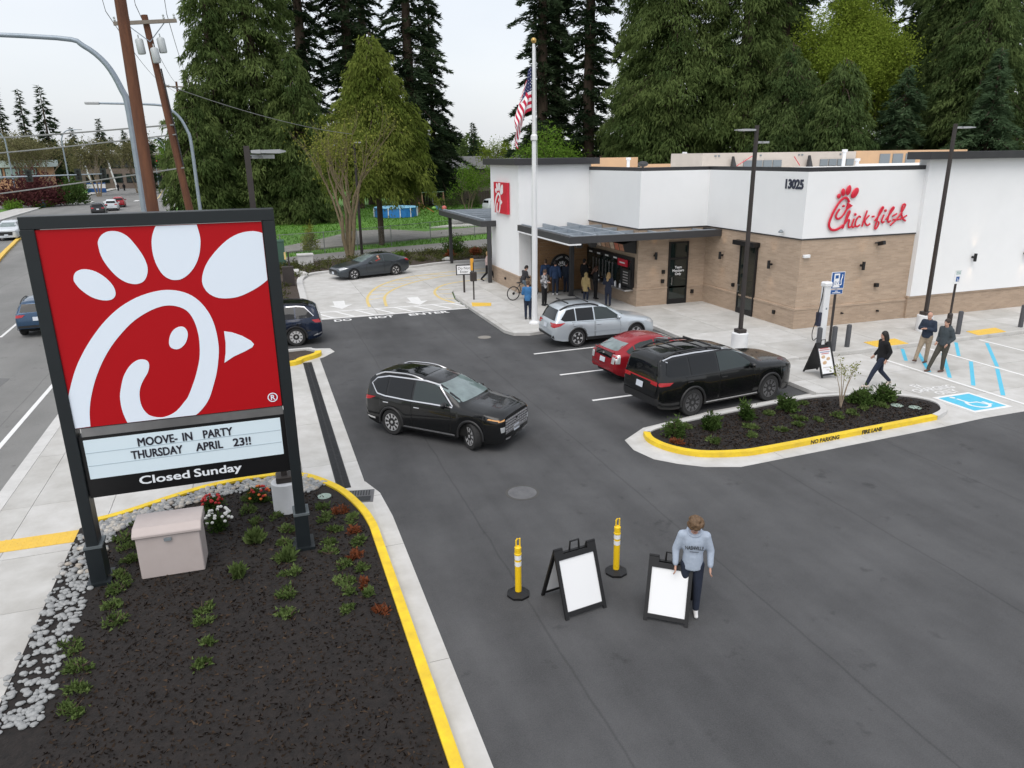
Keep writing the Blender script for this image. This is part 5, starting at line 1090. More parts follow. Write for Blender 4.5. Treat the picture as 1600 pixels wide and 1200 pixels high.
sed = dict(wb=2.83, fo=.97, ro=1.07, W=.915, r=.335, gc=.18, roofw=.66, cowl=2.3, rf=1.25, rr=-.05, tb=-.72, tbw=.80,
    top=[(3.80, .62), (3.74, .70), (3.5, .80), (2.9, .90), (2.35, .97), (1.75, 1.24), (1.25, 1.39), (.8, 1.44), (.35, 1.435), (-.05, 1.36), (-.45, 1.20), (-.72, 1.09), (-.92, 1.06), (-1.02, .99), (-1.06, .8), (-1.07, .6)],
    belt=[(3.8, .58), (3.2, .76), (2.2, .87), (0, .94), (-.6, .98), (-1.07, .88)],
    glass=[([(1.9, .92), (1.3, 1.28), (.95, 1.34), (.80, 1.345), (.80, .94)], m_sgl), ([(.74, .94), (.74, 1.345), (.3, 1.33), (-.05, 1.24), (-.35, 1.06), (-.2, .97)], m_sgl)],
    ws=[(-.70, 1.01), (.70, 1.01), (.58, 1.36), (-.58, 1.36)], rg=[(-.62, 1.10), (.62, 1.10), (.52, 1.34), (-.52, 1.34)],
    doors=[[(.80, .32), (1.95, .32), (2.02, .6), (1.95, .88), (.80, .9)], [(.12, .6), (.3, .32), (.76, .32), (.76, .9), (-.25, .93), (-.15, .75)]], mirror=(1.70, .95), bplate=(0, .78), fplate=(0, .42), rim='twin', nsp=5)
c = Car('grey_sedan', 'dark grey sedan with driver turning out of the drive-through lane', (7.85, 47.1, -.122), R(197), suv(paint_mat('grey', (.055, .065, .075), .5, .28), **sed), 1.0, 'cars in the car park')
c.std()
c.patch('T', [(.95, -.5), (.95, .5), (.0, .5), (.0, -.5)], 'sunroof', m_pgl, .006, None, .2)
for v in 'RL': c.patch(v, [(-1.04, 1.0), (-.68, 1.0), (-.85, .88), (-1.05, .86)], 'tail_lamp', m_tail, .01, None, .05); c.patch(v, [(3.15, .74), (3.7, .62), (3.72, .70), (3.4, .78)], 'head_lamp', m_head, .01, None, .05)
c.patch('F', [(-.5, .40), (.5, .40), (.45, .62), (-.45, .62)], 'grille', m_trimblk, .01, None, .1)
cross = dict(wb=2.665, fo=.9, ro=.9, W=.9, r=.34, cowl=2.1, rf=1.2, rr=-.6, tb=-.82,
    top=[(3.56, .76), (3.5, .86), (3.3, .94), (2.6, 1.03), (2.1, 1.09), (1.6, 1.36), (1.2, 1.52), (.7, 1.59), (0, 1.58), (-.5, 1.53), (-.66, 1.44), (-.82, 1.08), (-.88, .95), (-.9, .62)], belt=[(3.56, .72), (3, .9), (0, 1.02), (-.9, .95)],
    glass=[([(1.8, 1.04), (1.2, 1.42), (.75, 1.47), (.75, 1.05)], m_sgl), ([(.68, 1.05), (.68, 1.47), (.0, 1.47), (-.1, 1.07)], m_pgl), ([(-.15, 1.08), (-.1, 1.46), (-.4, 1.4), (-.55, 1.15)], m_pgl)], rg=[(-.62, 1.10), (.62, 1.10), (.52, 1.42), (-.52, 1.42)], mirror=(1.65, 1.06), bplate=(0, .82), ws=[(-.7, 1.13), (.7, 1.13), (.58, 1.49), (-.58, 1.49)])
c = Car('street_crossover', 'blue crossover on the street left of the pylon sign', (-9.2, 36.2, -.133), R(92), suv(paint_mat('blue', (.035, .075, .14), .4, .25), clad=m_trimblk, **cross), 1.0, 'cars on the street')
c.std(); rails(c, .9, -.55, .58, m_trimblk, .06)
for sg in (-1, 1): c.patch('B', [(sg*.42, 1.0), (sg*.80, 1.0), (sg*.80, .88), (sg*.55, .9)], 'tail_lamp', m_tail, .012, None, .05)
c.patch('B', [(-.75, .4), (.75, .4), (.75, .55), (-.75, .55)], 'bumper_trim', m_trimblk, .012, None, .1)
c = Car('street_suv', 'white suv driving towards us beyond the yellow median kerb', (-23.0, 86.6, -.133), R(-84), suv(paint_mat('white', (.62, .66, .70), .1, .3)), 1.02, 'cars on the street')
c.std(); c.patch('F', [(-.5, .5), (.5, .5), (.55, .82), (-.55, .82)], 'grille', m_trimblk, .01, None, .1)
for sg in (-1, 1): c.patch('F', [(sg*.55, .8), (sg*.8, .8), (sg*.8, .9), (sg*.55, .88)], 'head_lamp', m_head, .012, None, .05)
for nm, lab, loc, pm, kk in (('street_car', 'dark car waiting at the junction just above the sign top', (-20.6, 118.5, -.133), paint_mat('dark', (.02, .021, .023), .2), suv), ('street_car', 'white car with red tail lamps waiting at the junction', (-20.3, 127.5, -.133), paint_mat('white', (0, 0, 0)), suv), ('street_car', 'red car ahead of the white one at the junction', (-20.6, 136.5, -.133), paint_mat('red', (0, 0, 0)), suv)):
    c = Car(nm, lab, loc, R(96), suv(pm), 1.0, 'cars on the street'); c.std()
    for sg in (-1, 1): c.patch('B', [(sg*.45, 1.05), (sg*.80, 1.05), (sg*.80, .88), (sg*.5, .9)], 'tail_lamp', m_tail, .012, None, .05)
c = Car('driveway_suv', 'white suv parked behind the drive-through canopy by the lawn', (30.3, 95.8, -.1), R(14), suv(paint_mat('white', (0, 0, 0))), 1.05, 'cars beyond the lawn'); c.std()
# ================================================================== PEOPLE
m_skin = M('skin', (.52, .30, .22), .6); m_skin2 = M('skin_tan', (.42, .23, .15), .6)
m_lip = M('lips', (.36, .12, .10), .5); m_eye = M('eye_dark', (.02, .015, .012), .3)
def cloth(n, c, c2=None, sc_=14): return M('cloth_'+n, c, .9, col2=c2 or tuple(v*.72 for v in c), scale=sc_, bump=.25, bscale=30)
def hairm(n, c): return M('hair_'+n, c, .6, col2=tuple(v*.5 for v in c), scale=40, bump=.5, bscale=70)
def capsule(mb, p0, p1, r0, r1, flat=1., ax=(1, 0, 0), n=12):
    p0, p1 = Vector(p0), Vector(p1); d = (p1-p0)
    if d.length < 1e-5: d = Vector((0, 0, 1e-4)); p1 = p0+d
    dn = d.normalized(); pts = []; rs = []
    for a in (-80, -50, -25): pts.append(p0+dn*r0*math.sin(R(a))); rs.append(r0*math.cos(R(a)))
    pts.append(p0); rs.append(r0)
    for q in (.33, .66): pts.append(p0+d*q); rs.append(r0+(r1-r0)*q)
    pts.append(p1); rs.append(r1)
    for a in (25, 50, 80): pts.append(p1+dn*r1*math.sin(R(a))); rs.append(r1*math.cos(R(a)))
    k = len(mb.v); mb.tube(pts, rs, n)
    if flat != 1.:
        A = Vector(ax).normalized(); ln = max(d.length, 1e-4)
        for i in range(k, len(mb.v)):
            v = Vector(mb.v[i]); base = p0+dn*max(0, min(ln, (v-p0).dot(dn))); q = v-base; mb.v[i] = tuple(base+q-A*(q.dot(A))*(1-flat))
def fuse(mb, name, m, parent, voxel=.02, it=3, extra=None):
    me = bpy.data.meshes.new(name); me.from_pydata(mb.v, [], mb.f); me.update()
    t = bpy.data.objects.new('tmp', me); COL.objects.link(t)
    r = t.modifiers.new('r', 'REMESH'); r.mode = 'VOXEL'; r.voxel_size = voxel; s_ = t.modifiers.new('s', 'SMOOTH'); s_.factor = .5; s_.iterations = it
    dg = bpy.context.evaluated_depsgraph_get(); out = bpy.data.meshes.new_from_object(t.evaluated_get(dg)); bpy.data.objects.remove(t); bpy.data.meshes.remove(me)
    out.materials.clear()
    if extra and extra.v:
        bm = bmesh.new(); bm.from_mesh(out); e = bpy.data.meshes.new('e'); e.from_pydata(extra.v, [], extra.f); bm.from_mesh(e); bm.to_mesh(out); bm.free(); bpy.data.meshes.remove(e)
    return link(name, out, m, parent, True)
POSE = dict(anL=(0, .10, .09), knL=(.02, .10, .50), hiL=(0, .09, .92), anR=(0, -.10, .09), knR=(.02, -.10, .50), hiR=(0, -.09, .92), pel=(0, 0, .97), wai=(.01, 0, 1.12), che=(0, 0, 1.32), nek=(-.01, 0, 1.48), hed=(.025, 0, 1.645),
            shL=(-.01, .18, 1.42), elL=(-.03, .24, 1.15), wrL=(.04, .25, .92), shR=(-.01, -.18, 1.42), elR=(-.03, -.24, 1.15), wrR=(.04, -.25, .92), toL=0., toR=0.)
def person(label, loc, rz, top, bottom, shoe, hair, style='short', pose=None, h=1.75, long=0., hood=False, skin=None, collar=None, girth=1., group='people at the restaurant', bare=False, sleeves=True):
    k = h/1.77; J = dict(POSE); J.update(pose or {}); skin = skin or m_skin
    t = thing('person', label, 'person', loc, rz, group); t.scale = (k, k, k)
    V = {a: Vector(b) for a, b in J.items() if isinstance(b, tuple)}
    b = MB(); x = MB()
    hd = V['hed']; fwd = Vector(J.get('look', (1, 0, -.05))).normalized(); up = Vector((0, 0, 1)); side = up.cross(fwd).normalized(); up = fwd.cross(side)
    rot = Matrix((fwd, side, up)).transposed(); W = lambda a, c, d: hd+rot @ Vector((a, c, d))
    b.ell(W(-.008, 0, .02), (.094, .076, .105), 14, 10, rot); b.ell(W(.022, 0, -.055), (.066, .057, .068), 12, 8, rot); b.ell(W(.095, 0, -.018), (.017, .013, .024), 8, 6, rot)
    for s in (-1, 1): b.ell(W(-.005, s*.077, -.01), (.02, .012, .032), 8, 6, rot)
    capsule(b, V['nek']-Vector((0, 0, .07)), hd-up*.05-fwd*.012, .060, .052)
    capsule(b, V['pel'], V['wai'], .135*girth, .125*girth, .75); capsule(b, V['wai'], V['che'], .125*girth, .15*girth, .7); capsule(b, V['shL'], V['shR'], .062, .062)
    for s in 'LR':
        capsule(b, V['sh'+s], V['el'+s], .052, .042); capsule(b, V['el'+s], V['wr'+s], .042, .029)
        capsule(b, V['hi'+s], V['kn'+s], .088, .056); capsule(b, V['kn'+s], V['an'+s], .056, .038)
        d = (V['wr'+s]-V['el'+s]).normalized(); sd = 1 if s == 'L' else -1; q = d.cross(Vector((1, 0, 0))); q = q.normalized() if q.length > .2 else Vector((0, 0, 1)); n_ = d.cross(q).normalized()
        hw = V['wr'+s]; capsule(b, hw, hw+d*.075, .028, .036, .6, q)
        cu = -q*sd
        for i, l in enumerate((.062, .072, .066, .05)):
            o = n_*(.028-.018*i); a0 = hw+d*.09+o; a1 = a0+d*l*.55+cu*.006; a2 = a1+d*l*.4+cu*.022; x.tube([a0-d*.02, a0, a1, a2], [.0095, .0095, .009, .007], 6)
        th = hw+d*.03+n_*.032; x.tube([th, th+d*.03+n_*.022, th+d*.06+n_*.026+cu*.012], [.011, .010, .008], 6)
    body = fuse(b, 'body', skin, t, .017, 3, x)
    e = MB()
    for s in (-1, 1): e.ell(W(.083, s*.032, .012), (.008, .014, .008), 8, 5, rot)
    e.build('eyes', m_eye, t); MB().ell(W(.084, 0, -.066), (.010, .024, .007), 8, 5, rot).build('mouth', m_lip, t)
    # trousers, top, shoes
    p = MB(); capsule(p, V['pel']-Vector((0, 0, .02)), V['pel']+Vector((0, 0, .06)), .158*girth, .150*girth, .78)
    for s in 'LR': capsule(p, V['hi'+s], V['kn'+s], .104*girth, .074); capsule(p, V['kn'+s], V['an'+s]+Vector((0, 0, .02)), .073, .058)
    fuse(p, 'trousers', bottom, t, .021, 2)
    c = MB(); hp = V['pel']+Vector((0, 0, -.07-long)); kk = len(c.v); c.tube([hp, hp+Vector((0, 0, .03)), V['pel']+Vector((0, 0, .03)), V['wai']], [.165*girth, .17*girth, .168*girth, .155*girth], 14); c.v[kk:] = [(q[0]*.82+hp.x*.18, q[1], q[2]) for q in c.v[kk:]]; capsule(c, V['wai'], V['che'], .155*girth, .178*girth, .74); capsule(c, V['shL'], V['shR'], .082, .082); capsule(c, V['che'], V['nek']-Vector((0, 0, .05)), .15, .085, .8)
    for s in 'LR':
        capsule(c, V['sh'+s], V['el'+s], .078, .064)
        if sleeves: capsule(c, V['el'+s], V['wr'+s]-(V['wr'+s]-V['el'+s]).normalized()*.02, .063, .047)
    if hood: c.ell(V['nek']+Vector((-.085, 0, .0)), (.085, .125, .075), 12, 8)
    fuse(c, 'jacket', top, t, .021, 2)
    if hood: MB().tube([(V['nek']+Vector((.09*math.cos(a)-.0, .098*math.sin(a), .01-.045*math.cos(a)))) for a in np.linspace(0, 6.283, 17)], .026, 8, cap=False).build('hood_collar', top, t, smooth=True)
    elif collar: MB().tube([(V['nek']+Vector((.07*math.cos(a), .075*math.sin(a), -.0-.03*math.cos(a)))) for a in np.linspace(0, 6.283, 15)], .018, 6, cap=False).build('collar', collar, t, smooth=True)
    for s in 'LR':
        a = V['an'+s]; tilt = J['to'+s]; yw = J.get('yaw'+s, 0); f = Vector((math.cos(tilt)*math.cos(yw), math.sin(yw), -math.sin(tilt))); m2 = MB()
        capsule(m2, a+Vector((-.05, 0, -.045))+f*0, a+f*.14+Vector((0, 0, -.052)), .044, .036, .85, (0, 0, 1)); capsule(m2, a+Vector((-.01, 0, 0)), a+Vector((0, 0, -.03)), .048, .046)
        fuse(m2, 'shoe', shoe, t, .014, 2)
    hm = MB()
    if style == 'bald':
        hm.ell(W(-.035, 0, .0), (.078, .083, .05), 12, 8, rot)
    elif style == 'hoodup': hm.ell(W(-.02, 0, .015), (.118, .108, .142), 14, 10, rot); capsule(hm, W(-.03, 0, -.08), V['nek'], .10, .12)
    else:
        hm.ell(W(-.022, 0, .036), (.104, .090, .106), 14, 10, rot)
        if style == 'short': hm.ell(W(-.055, 0, -.02), (.06, .078, .075), 12, 8, rot)
        if style == 'long':
            capsule(hm, W(-.05, 0, .0), W(-.085, 0, -.14), .09, .085); capsule(hm, W(-.085, 0, -.14), W(-.10, 0, -.36), .085, .06, .6)
            for s in (-1, 1): capsule(hm, W(-.0, s*.07, .02), W(-.02, s*.085, -.2), .035, .03)
        if style == 'curly':
            rnd = random.Random(4)
            for i in range(46):
                a, q = rnd.uniform(0, 6.283), rnd.uniform(-.15, 1); r_ = math.sqrt(max(0, 1-q*q)); hm.ell(W(-.012+.105*r_*math.cos(a), .105*r_*math.sin(a), .045+.10*q), (.036,)*3, 8, 6)
    fuse(hm, 'hood' if style == 'hoodup' else 'hair', hair, t, .013 if style != 'curly' else .011, 2 if style != 'curly' else 1)
    return t
navy = cloth('navy', (.022, .034, .06)); blk = cloth('black', (.008, .008, .010)); jean = cloth('jeans', (.018, .026, .05)); khaki = cloth('khaki', (.36, .29, .21)); olive = cloth('olive', (.065, .062, .05)); slate = cloth('slate', (.055, .07, .08))
brown = M('shoe_brown', (.10, .05, .035), .5); cream = M('shoe_cream', (.55, .48, .42), .7); shb = M('shoe_black', (.012, .012, .014), .5); shw = M('shoe_white', (.66, .66, .66), .6)
hblk = hairm('black', (.012, .010, .010)); hbrn = hairm('brown', (.10, .055, .028)); hbld = hairm('blond', (.48, .32, .15)); hgry = hairm('grey', (.30, .24, .2))
walkP = dict(anL=(.40, .07, .10), knL=(.26, .08, .50), hiL=(.02, .08, .92), anR=(-.36, -.07, .17), knR=(-.06, -.08, .50), hiR=(-.02, -.08, .92), toL=-.12, toR=.55, elL=(-.12, .22, 1.17), wrL=(-.02, .24, .95), elR=(-.03, -.23, 1.16), wrR=(.12, -.22, .98))
person('long haired woman in black jacket walking past the shrub island', (18.0, 17.0, -.094), R(162), blk, jean, cream, hblk, 'long', walkP, 1.80, .10, group='people on the walk')
crossP = dict(elL=(.04, .26, 1.17), wrL=(.20, .03, 1.20), elR=(.04, -.26, 1.17), wrR=(.20, -.05, 1.22), anL=(.03, .09, .09), anR=(.38, -.09, .13), knR=(.20, -.10, .49), toR=-.35, hed=(.02, 0, 1.64))
person('bald man in navy jacket and khaki trousers with folded arms', (21.75, 18.75, -.12), R(195), navy, khaki, brown, hgry, 'bald', crossP, 1.80, .02, collar=navy, girth=1.1, group='people on the walk')
stP = dict(anL=(.05, .10, .09), knL=(.05, .10, .50), anR=(.40, -.12, .09), knR=(.22, -.11, .50), elL=(-.06, .26, 1.16), wrL=(.10, .20, .98), elR=(-.06, -.26, 1.16), wrR=(.10, -.20, .98), toR=0.)
person('man in dark grey hooded jacket and olive trousers beside the bald man', (21.35, 17.7, -.12), R(182), slate, olive, brown, hairm('dark', (.05, .032, .025)), 'short', stP, 1.80, .02, hood=True, girth=1.08, group='people on the walk')
bp_ = person('curly haired boy in pale grey hoodie looking down at the bottom edge', (5.98, 8.75, ZL), R(-118), cloth('heather', (.40, .46, .55), (.34, .40, .49), 25), jean, shw, hairm('curly_brown', (.17, .10, .05)), 'curly', dict(look=(.85, 0, -.55), hed=(.06, 0, 1.63), elL=(-.02, .27, 1.16), wrL=(.08, .27, .93), elR=(-.02, -.27, 1.16), wrR=(.08, -.27, .93)), 1.76, .05, hood=True, group='people on the walk')
text('NASHVILLE', .058, m_blk, bp_, loc=(.146, 0, 1.25), rot=(R(90), 0, R(90)), ext=.002, bold=.001, sy=1.5)
MB().bb(.140, .146, -.07, .07, 1.205, 1.211).build('print_line', m_blk, bp_)
queue = 'people queueing at the walk-up window'
phoneP = dict(elL=(.02, .24, 1.16), wrL=(.24, .08, 1.16), elR=(.02, -.24, 1.16), wrR=(.24, -.08, 1.16), look=(.8, 0, -.5), hed=(.05, 0, 1.63))
person('person in bright blue jacket and dark trousers beside the flagpole', (11.12, 30.2, 0), R(60), cloth('blue', (.05, .19, .42)), jean, shb, hbrn, 'short', phoneP, 1.74, .04, group=queue)
person('person in black and white checked shirt looking down by the flagpole', (12.95, 32.85, 0), R(-60), M('cloth_check', (.55, .55, .57), .9, col2=(.02, .02, .025), scale=9, detail=0), blk, shb, hbrn, 'short', phoneP, 1.78, .04, group=queue)
rideP = dict(hiL=(-.02, .09, .98), hiR=(-.02, -.09, .98), pel=(-.02, 0, 1.02), knL=(.28, .12, .72), anL=(.16, .13, .30), knR=(.22, -.12, .62), anR=(.14, -.26, .09), wai=(.04, 0, 1.16), che=(.10, 0, 1.35), nek=(.14, 0, 1.50), hed=(.20, 0, 1.64), look=(.8, 0, -.6), shL=(.10, .18, 1.44), shR=(.10, -.18, 1.44), elL=(.14, .25, 1.18), wrL=(.34, .08, 1.14), elR=(.14, -.25, 1.18), wrR=(.34, -.08, 1.14))
person('cyclist in dark jacket looking down astride a bicycle', (12.55, 34.75, 0), R(8), cloth('charcoal', (.035, .035, .04)), cloth('greyjean', (.14, .18, .22)), shb, hblk, 'short', rideP, 1.72, .03, group=queue)
person('tall person in blue denim jacket with back turned by the round emblem', (14.5, 35.2, 0), R(60), cloth('denim', (.025, .055, .13)), jean, shw, hblk, 'short', {}, 1.82, .04, group=queue)
person('person in tan trousers and blue top half hidden at the round emblem', (14.25, 35.95, 0), R(75), cloth('denim', (0, 0, 0)), khaki, brown, hbrn, 'short', {}, 1.80, .02, group=queue)
person('person in navy behind the canopy post', (15.35, 35.75, 0), R(40), navy, jean, shb, hblk, 'short', {}, 1.66, .04, group=queue)
person('person in all black near the serving window', (16.05, 35.0, 0), R(10), blk, blk, shb, hblk, 'short', dict(elR=(.05, -.24, 1.2), wrR=(.22, -.12, 1.3)), 1.84, .08, group=queue)
person('child in yellow tan hooded coat with the hood up', (15.1, 32.7, 0), R(35), cloth('tan', (.44, .33, .15)), jean, shb, cloth('tan', (0, 0, 0)), 'hoodup', {}, 1.50, .22, girth=1.12, group=queue)
person('dark clothed person leaning at the counter behind the tan coat', (15.95, 33.4, 0), R(-5), blk, blk, shb, hairm('auburn', (.10, .04, .02)), 'long', phoneP, 1.68, .08, group=queue)
person('blond woman in long navy coat at the end of the counter', (15.75, 31.55, 0), R(50), cloth('darknavy', (.014, .02, .04)), jean, shb, hbld, 'long', phoneP, 1.64, .25, group=queue)
person('person with pale top striding behind the drive-through canopy post', (12.6, 41.0, 0), R(-20), cloth('pale', (.55, .42, .40)), blk, shb, hbld, 'short', walkP, 1.72, .0, group=queue)
# ---- bicycle
bk = thing('bicycle', 'black mountain bicycle under the cyclist by the tower wall', 'bicycle', (12.5, 34.75, 0), R(8))
def bwheel(x):
    mb = MB(); n = 28; mb.tube([(x+.34*math.cos(2*math.pi*i/n), 0, .36+.34*math.sin(2*math.pi*i/n)) for i in range(n+1)], .026, 7, cap=False); o = mb.build('wheel', m_tyre, bk, smooth=True)
    mb = MB()
    for i in range(14): a = 2*math.pi*i/14; mb.tube([(x, .02*(-1)**i, .36), (x+.33*math.cos(a), 0, .36+.33*math.sin(a))], .003, 4)
    q = mb.build('spokes', m_steel, o); q['kind'] = 'stuff'; MB().cyl((x, -.05, .36), (x, .05, .36), .035, n=10).build('hub', m_black, o)
bwheel(-.52); bwheel(.58)
fr = M('bike_frame', (.02, .03, .035), .35, .2)
for a, b2, r in (((-.05, 0, .34), (-.18, 0, .84), .018), ((-.05, 0, .34), (.38, 0, .80), .022), ((-.16, 0, .78), (.36, 0, .88), .018), ((-.52, .05, .36), (-.05, .03, .34), .012), ((-.52, .05, .36), (-.16, .02, .76), .010), ((-.52, -.05, .36), (-.16, -.02, .76), .010), ((.36, 0, .95), (.44, 0, .72), .022), ((.44, .05, .74), (.58, .06, .36), .016), ((.44, -.05, .74), (.58, -.06, .36), .016)):
    MB().cyl(a, b2, r, n=8).build('frame_tube', fr, bk, smooth=True)
MB().tube([(.30, -.33, 1.0), (.36, -.15, .99), (.37, 0, .99), (.36, .15, .99), (.30, .33, 1.0)], .014, 8).build('handlebar', m_black, bk, smooth=True)
MB().ell((-.20, 0, .88), (.14, .07, .035)).build('saddle', m_black, bk, smooth=True); MB().lathe([(.09, -.055), (.09, -.045)], 16, (-.05, 0, .34), 'Y').build('chainring', m_steel, bk); MB().lathe([(.06, -.05), (.07, -.04)], 14, (-.52, 0, .36), 'Y').build('cassette', m_black, bk)
for s in (-1, 1): MB().cyl((-.05, s*.07, .34), (-.05+.15*s, s*.08, .34-.06*s), .012, n=6).build('crank', m_black, bk); MB().box((-.05+.15*s, s*.12, .34-.06*s), (.09, .08, .02)).build('pedal', m_black, bk)

dv = thing('person', 'driver in red leaning at the open side window of the grey sedan', 'person', (7.85, 47.1, -.122), R(197))
b_ = MB(); b_.ell((1.02, .68, 1.02), (.17, .13, .16)); capsule(b_, (1.05, .74, 1.06), (1.30, .80, 1.0), .055, .045); capsule(b_, (1.02, .68, 1.08), (1.05, .69, 1.2), .06, .05); b_.ell((1.07, .69, 1.24), (.09, .085, .10)); dvo = fuse(b_, 'body', [m_skin, cloth('red', (.34, .03, .03))], dv, .015, 2)
dvo.data.polygons.foreach_set('material_index', [1 if q.center.z < 1.13 else 0 for q in dvo.data.polygons])
MB().ell((1.045, .68, 1.28), (.095, .09, .085)).build('hair', hbrn, dv, smooth=True)
# ================================================================== TREES AND PLANTS
def tri_mesh(name, V, tint, m, parent, quads=False):
    k = 4 if quads else 3; n = len(V)//k; me = bpy.data.meshes.new(name); me.vertices.add(n*k); me.vertices.foreach_set('co', np.asarray(V, np.float32).ravel())
    me.loops.add(n*k); me.loops.foreach_set('vertex_index', np.arange(n*k, dtype=np.int32)); me.polygons.add(n); me.polygons.foreach_set('loop_start', np.arange(0, n*k, k, dtype=np.int32))
    at = me.attributes.new('tint', 'FLOAT', 'POINT'); at.data.foreach_set('value', np.repeat(np.clip(tint, 0, 1), k).astype(np.float32)); me.update(calc_edges=True)
    return link(name, me, m, parent)
def blades(C, D, L_, W_, rng, bend=.0):
    """one tapered leaf triangle per centre C along D"""
    n = len(C); D = D/np.maximum(1e-6, np.linalg.norm(D, axis=1, keepdims=True)); up = rng.normal(size=(n, 3)); S = np.cross(D, up); S /= np.maximum(1e-6, np.linalg.norm(S, axis=1, keepdims=True))
    L_ = np.asarray(L_).reshape(-1, 1)*np.ones((n, 1)); W_ = np.asarray(W_).reshape(-1, 1)*np.ones((n, 1))
    V = np.empty((n, 3, 3)); V[:, 0] = C-S*W_; V[:, 1] = C+S*W_; V[:, 2] = C+D*L_; return V.reshape(-1, 3)
m_bark = M('bark', (.095, .065, .045), .95, col2=(.05, .035, .026), scale=6, bump=.8, bscale=25, stretch=(1, 1, .2))
m_barkl = M('pale_bark', (.24, .19, .13), .95, col2=(.16, .125, .085), scale=5, bump=.5, bscale=25)
LM = dict(cedar=leafmat('cedar_leaves', (.048, .080, .027), (.160, .210, .070), .38), cedarl=leafmat('light_cedar_leaves', (.075, .11, .02), (.20, .24, .055), .35), fir=leafmat('fir_needles', (.016, .030, .016), (.055, .080, .040), .2),
          firm=leafmat('mixed_needles', (.042, .074, .029), (.142, .192, .068), .36), blue=leafmat('bluish_needles', (.042, .075, .038), (.125, .19, .098), .35), lime=leafmat('lime_leaves', (.13, .19, .028), (.30, .38, .06), .4), spring=leafmat('spring_leaves', (.13, .19, .022), (.30, .38, .06), .4),
          shrub=leafmat('shrub_leaves', (.020, .045, .010), (.10, .155, .045)), ground=leafmat('groundcover_leaves', (.045, .075, .02), (.16, .22, .075)), red=leafmat('red_leaves', (.055, .018, .022), (.13, .05, .05)), green=leafmat('green_leaves', (.07, .14, .02), (.19, .32, .05), .35),
          bud=leafmat('tan_buds', (.11, .105, .05), (.21, .20, .10), .3), dull=leafmat('budding_leaves', (.15, .165, .03), (.31, .33, .08), .4), rust=leafmat('rust_leaves', (.12, .035, .015), (.28, .10, .05)))
def conifer(name, label, x, y, H, Rr, z0, kind, seed, nb=150, dens=11., style='fir', group='tall conifers behind the restaurant', size=1., lean=0.):
    nb = int(nb*(1.35 if style == 'fir' else 1.9)); dens = dens*(.85 if style == 'fir' else .66); size *= .88 if style == 'fir' else .8
    rng = np.random.default_rng(seed); t = thing(name, label, 'tree', (x, y, -.2), group=group)
    tr = MB(); tr.tube([(0, 0, 0), (lean*.3, 0, H*.35), (lean*.6, 0, H*.7), (lean, 0, H)], [max(.2, H*.016), H*.0125, H*.007, .03], 9); 
    tt = np.sort((np.arange(nb)+rng.uniform(0, 1, nb))/nb); tt = tt**(1.12 if style == 'fir' else 1.0)
    z = z0+(H-z0)*tt; az = np.arange(nb)*2.39996+rng.normal(0, .6, nb)
    prof = (1-tt)**.78*(.86+.22*np.sin(tt*9+seed)) if style == 'fir' else np.sqrt(np.maximum(0, 1-tt**1.9))*(.88+.14*np.sin(tt*7+seed*1.7))*np.minimum(1, .62+tt*2.2)
    ln = np.maximum(.35, Rr*prof*(rng.uniform(.42, 1.18, nb) if style == 'fir' else rng.uniform(.72, 1.10, nb))); btint = np.clip(rng.normal(.45, .22, nb)+.25*np.sin(az*2+z*.5+seed), 0, 1)
    a = rng.normal(.14, .10, nb) if style == 'fir' else rng.normal(.05, .12, nb); b = rng.normal(-.42, .12, nb) if style == 'fir' else rng.normal(-.5, .16, nb)
    lm = tr
    for i in range(0, nb, 2 if style == 'fir' else 5):
        c, s = math.cos(az[i]), math.sin(az[i]); P = [(c*ln[i]*q, s*ln[i]*q, z[i]+ln[i]*(a[i]*q+b[i]*q*q)) for q in (0, .45, .95)]; lm.tube(P, [.05+.012*ln[i], .03+.006*ln[i], .012], 4, cap=False)
    lm.build('trunk', m_bark, t, smooth=True)
    cnt = np.maximum(6, (ln*dens*(1.25-.4*tt)).astype(int)*5); idx = np.repeat(np.arange(nb), cnt); n = len(idx)
    s_ = rng.uniform(.08, 1, n)**(.75 if style == 'fir' else .5); L_ = ln[idx]; c, s = np.cos(az[idx]), np.sin(az[idx])
    side = rng.normal(0, 1, n)*(.17 if style == 'fir' else .22)*L_*(1.12-s_*.75); hang = -np.abs(rng.normal(0, 1, n))*(.16 if style == 'fir' else .42)
    C = np.stack([c*L_*s_-s*side, s*L_*s_+c*side, z[idx]+L_*(a[idx]*s_+b[idx]*s_*s_)+hang+rng.normal(0, .07, n)], 1)
    sg = np.sign(side)
    if style == 'fir': D = np.stack([c*.8-s*sg*.75, s*.8+c*sg*.75, -.25+rng.normal(0, .25, n)], 1)
    else: D = np.stack([c*.45-s*sg*.3, s*.45+c*sg*.3, -.85+rng.normal(0, .25, n)], 1)
    D += rng.normal(0, .25, (n, 3)); V = blades(C, D, rng.uniform(.32, .72, n)*size, rng.uniform(.05, .11, n)*size, rng)
    o = tri_mesh('crown', V, btint[idx]*.75+rng.uniform(0, .3, n)+(0), LM[kind], t); return t
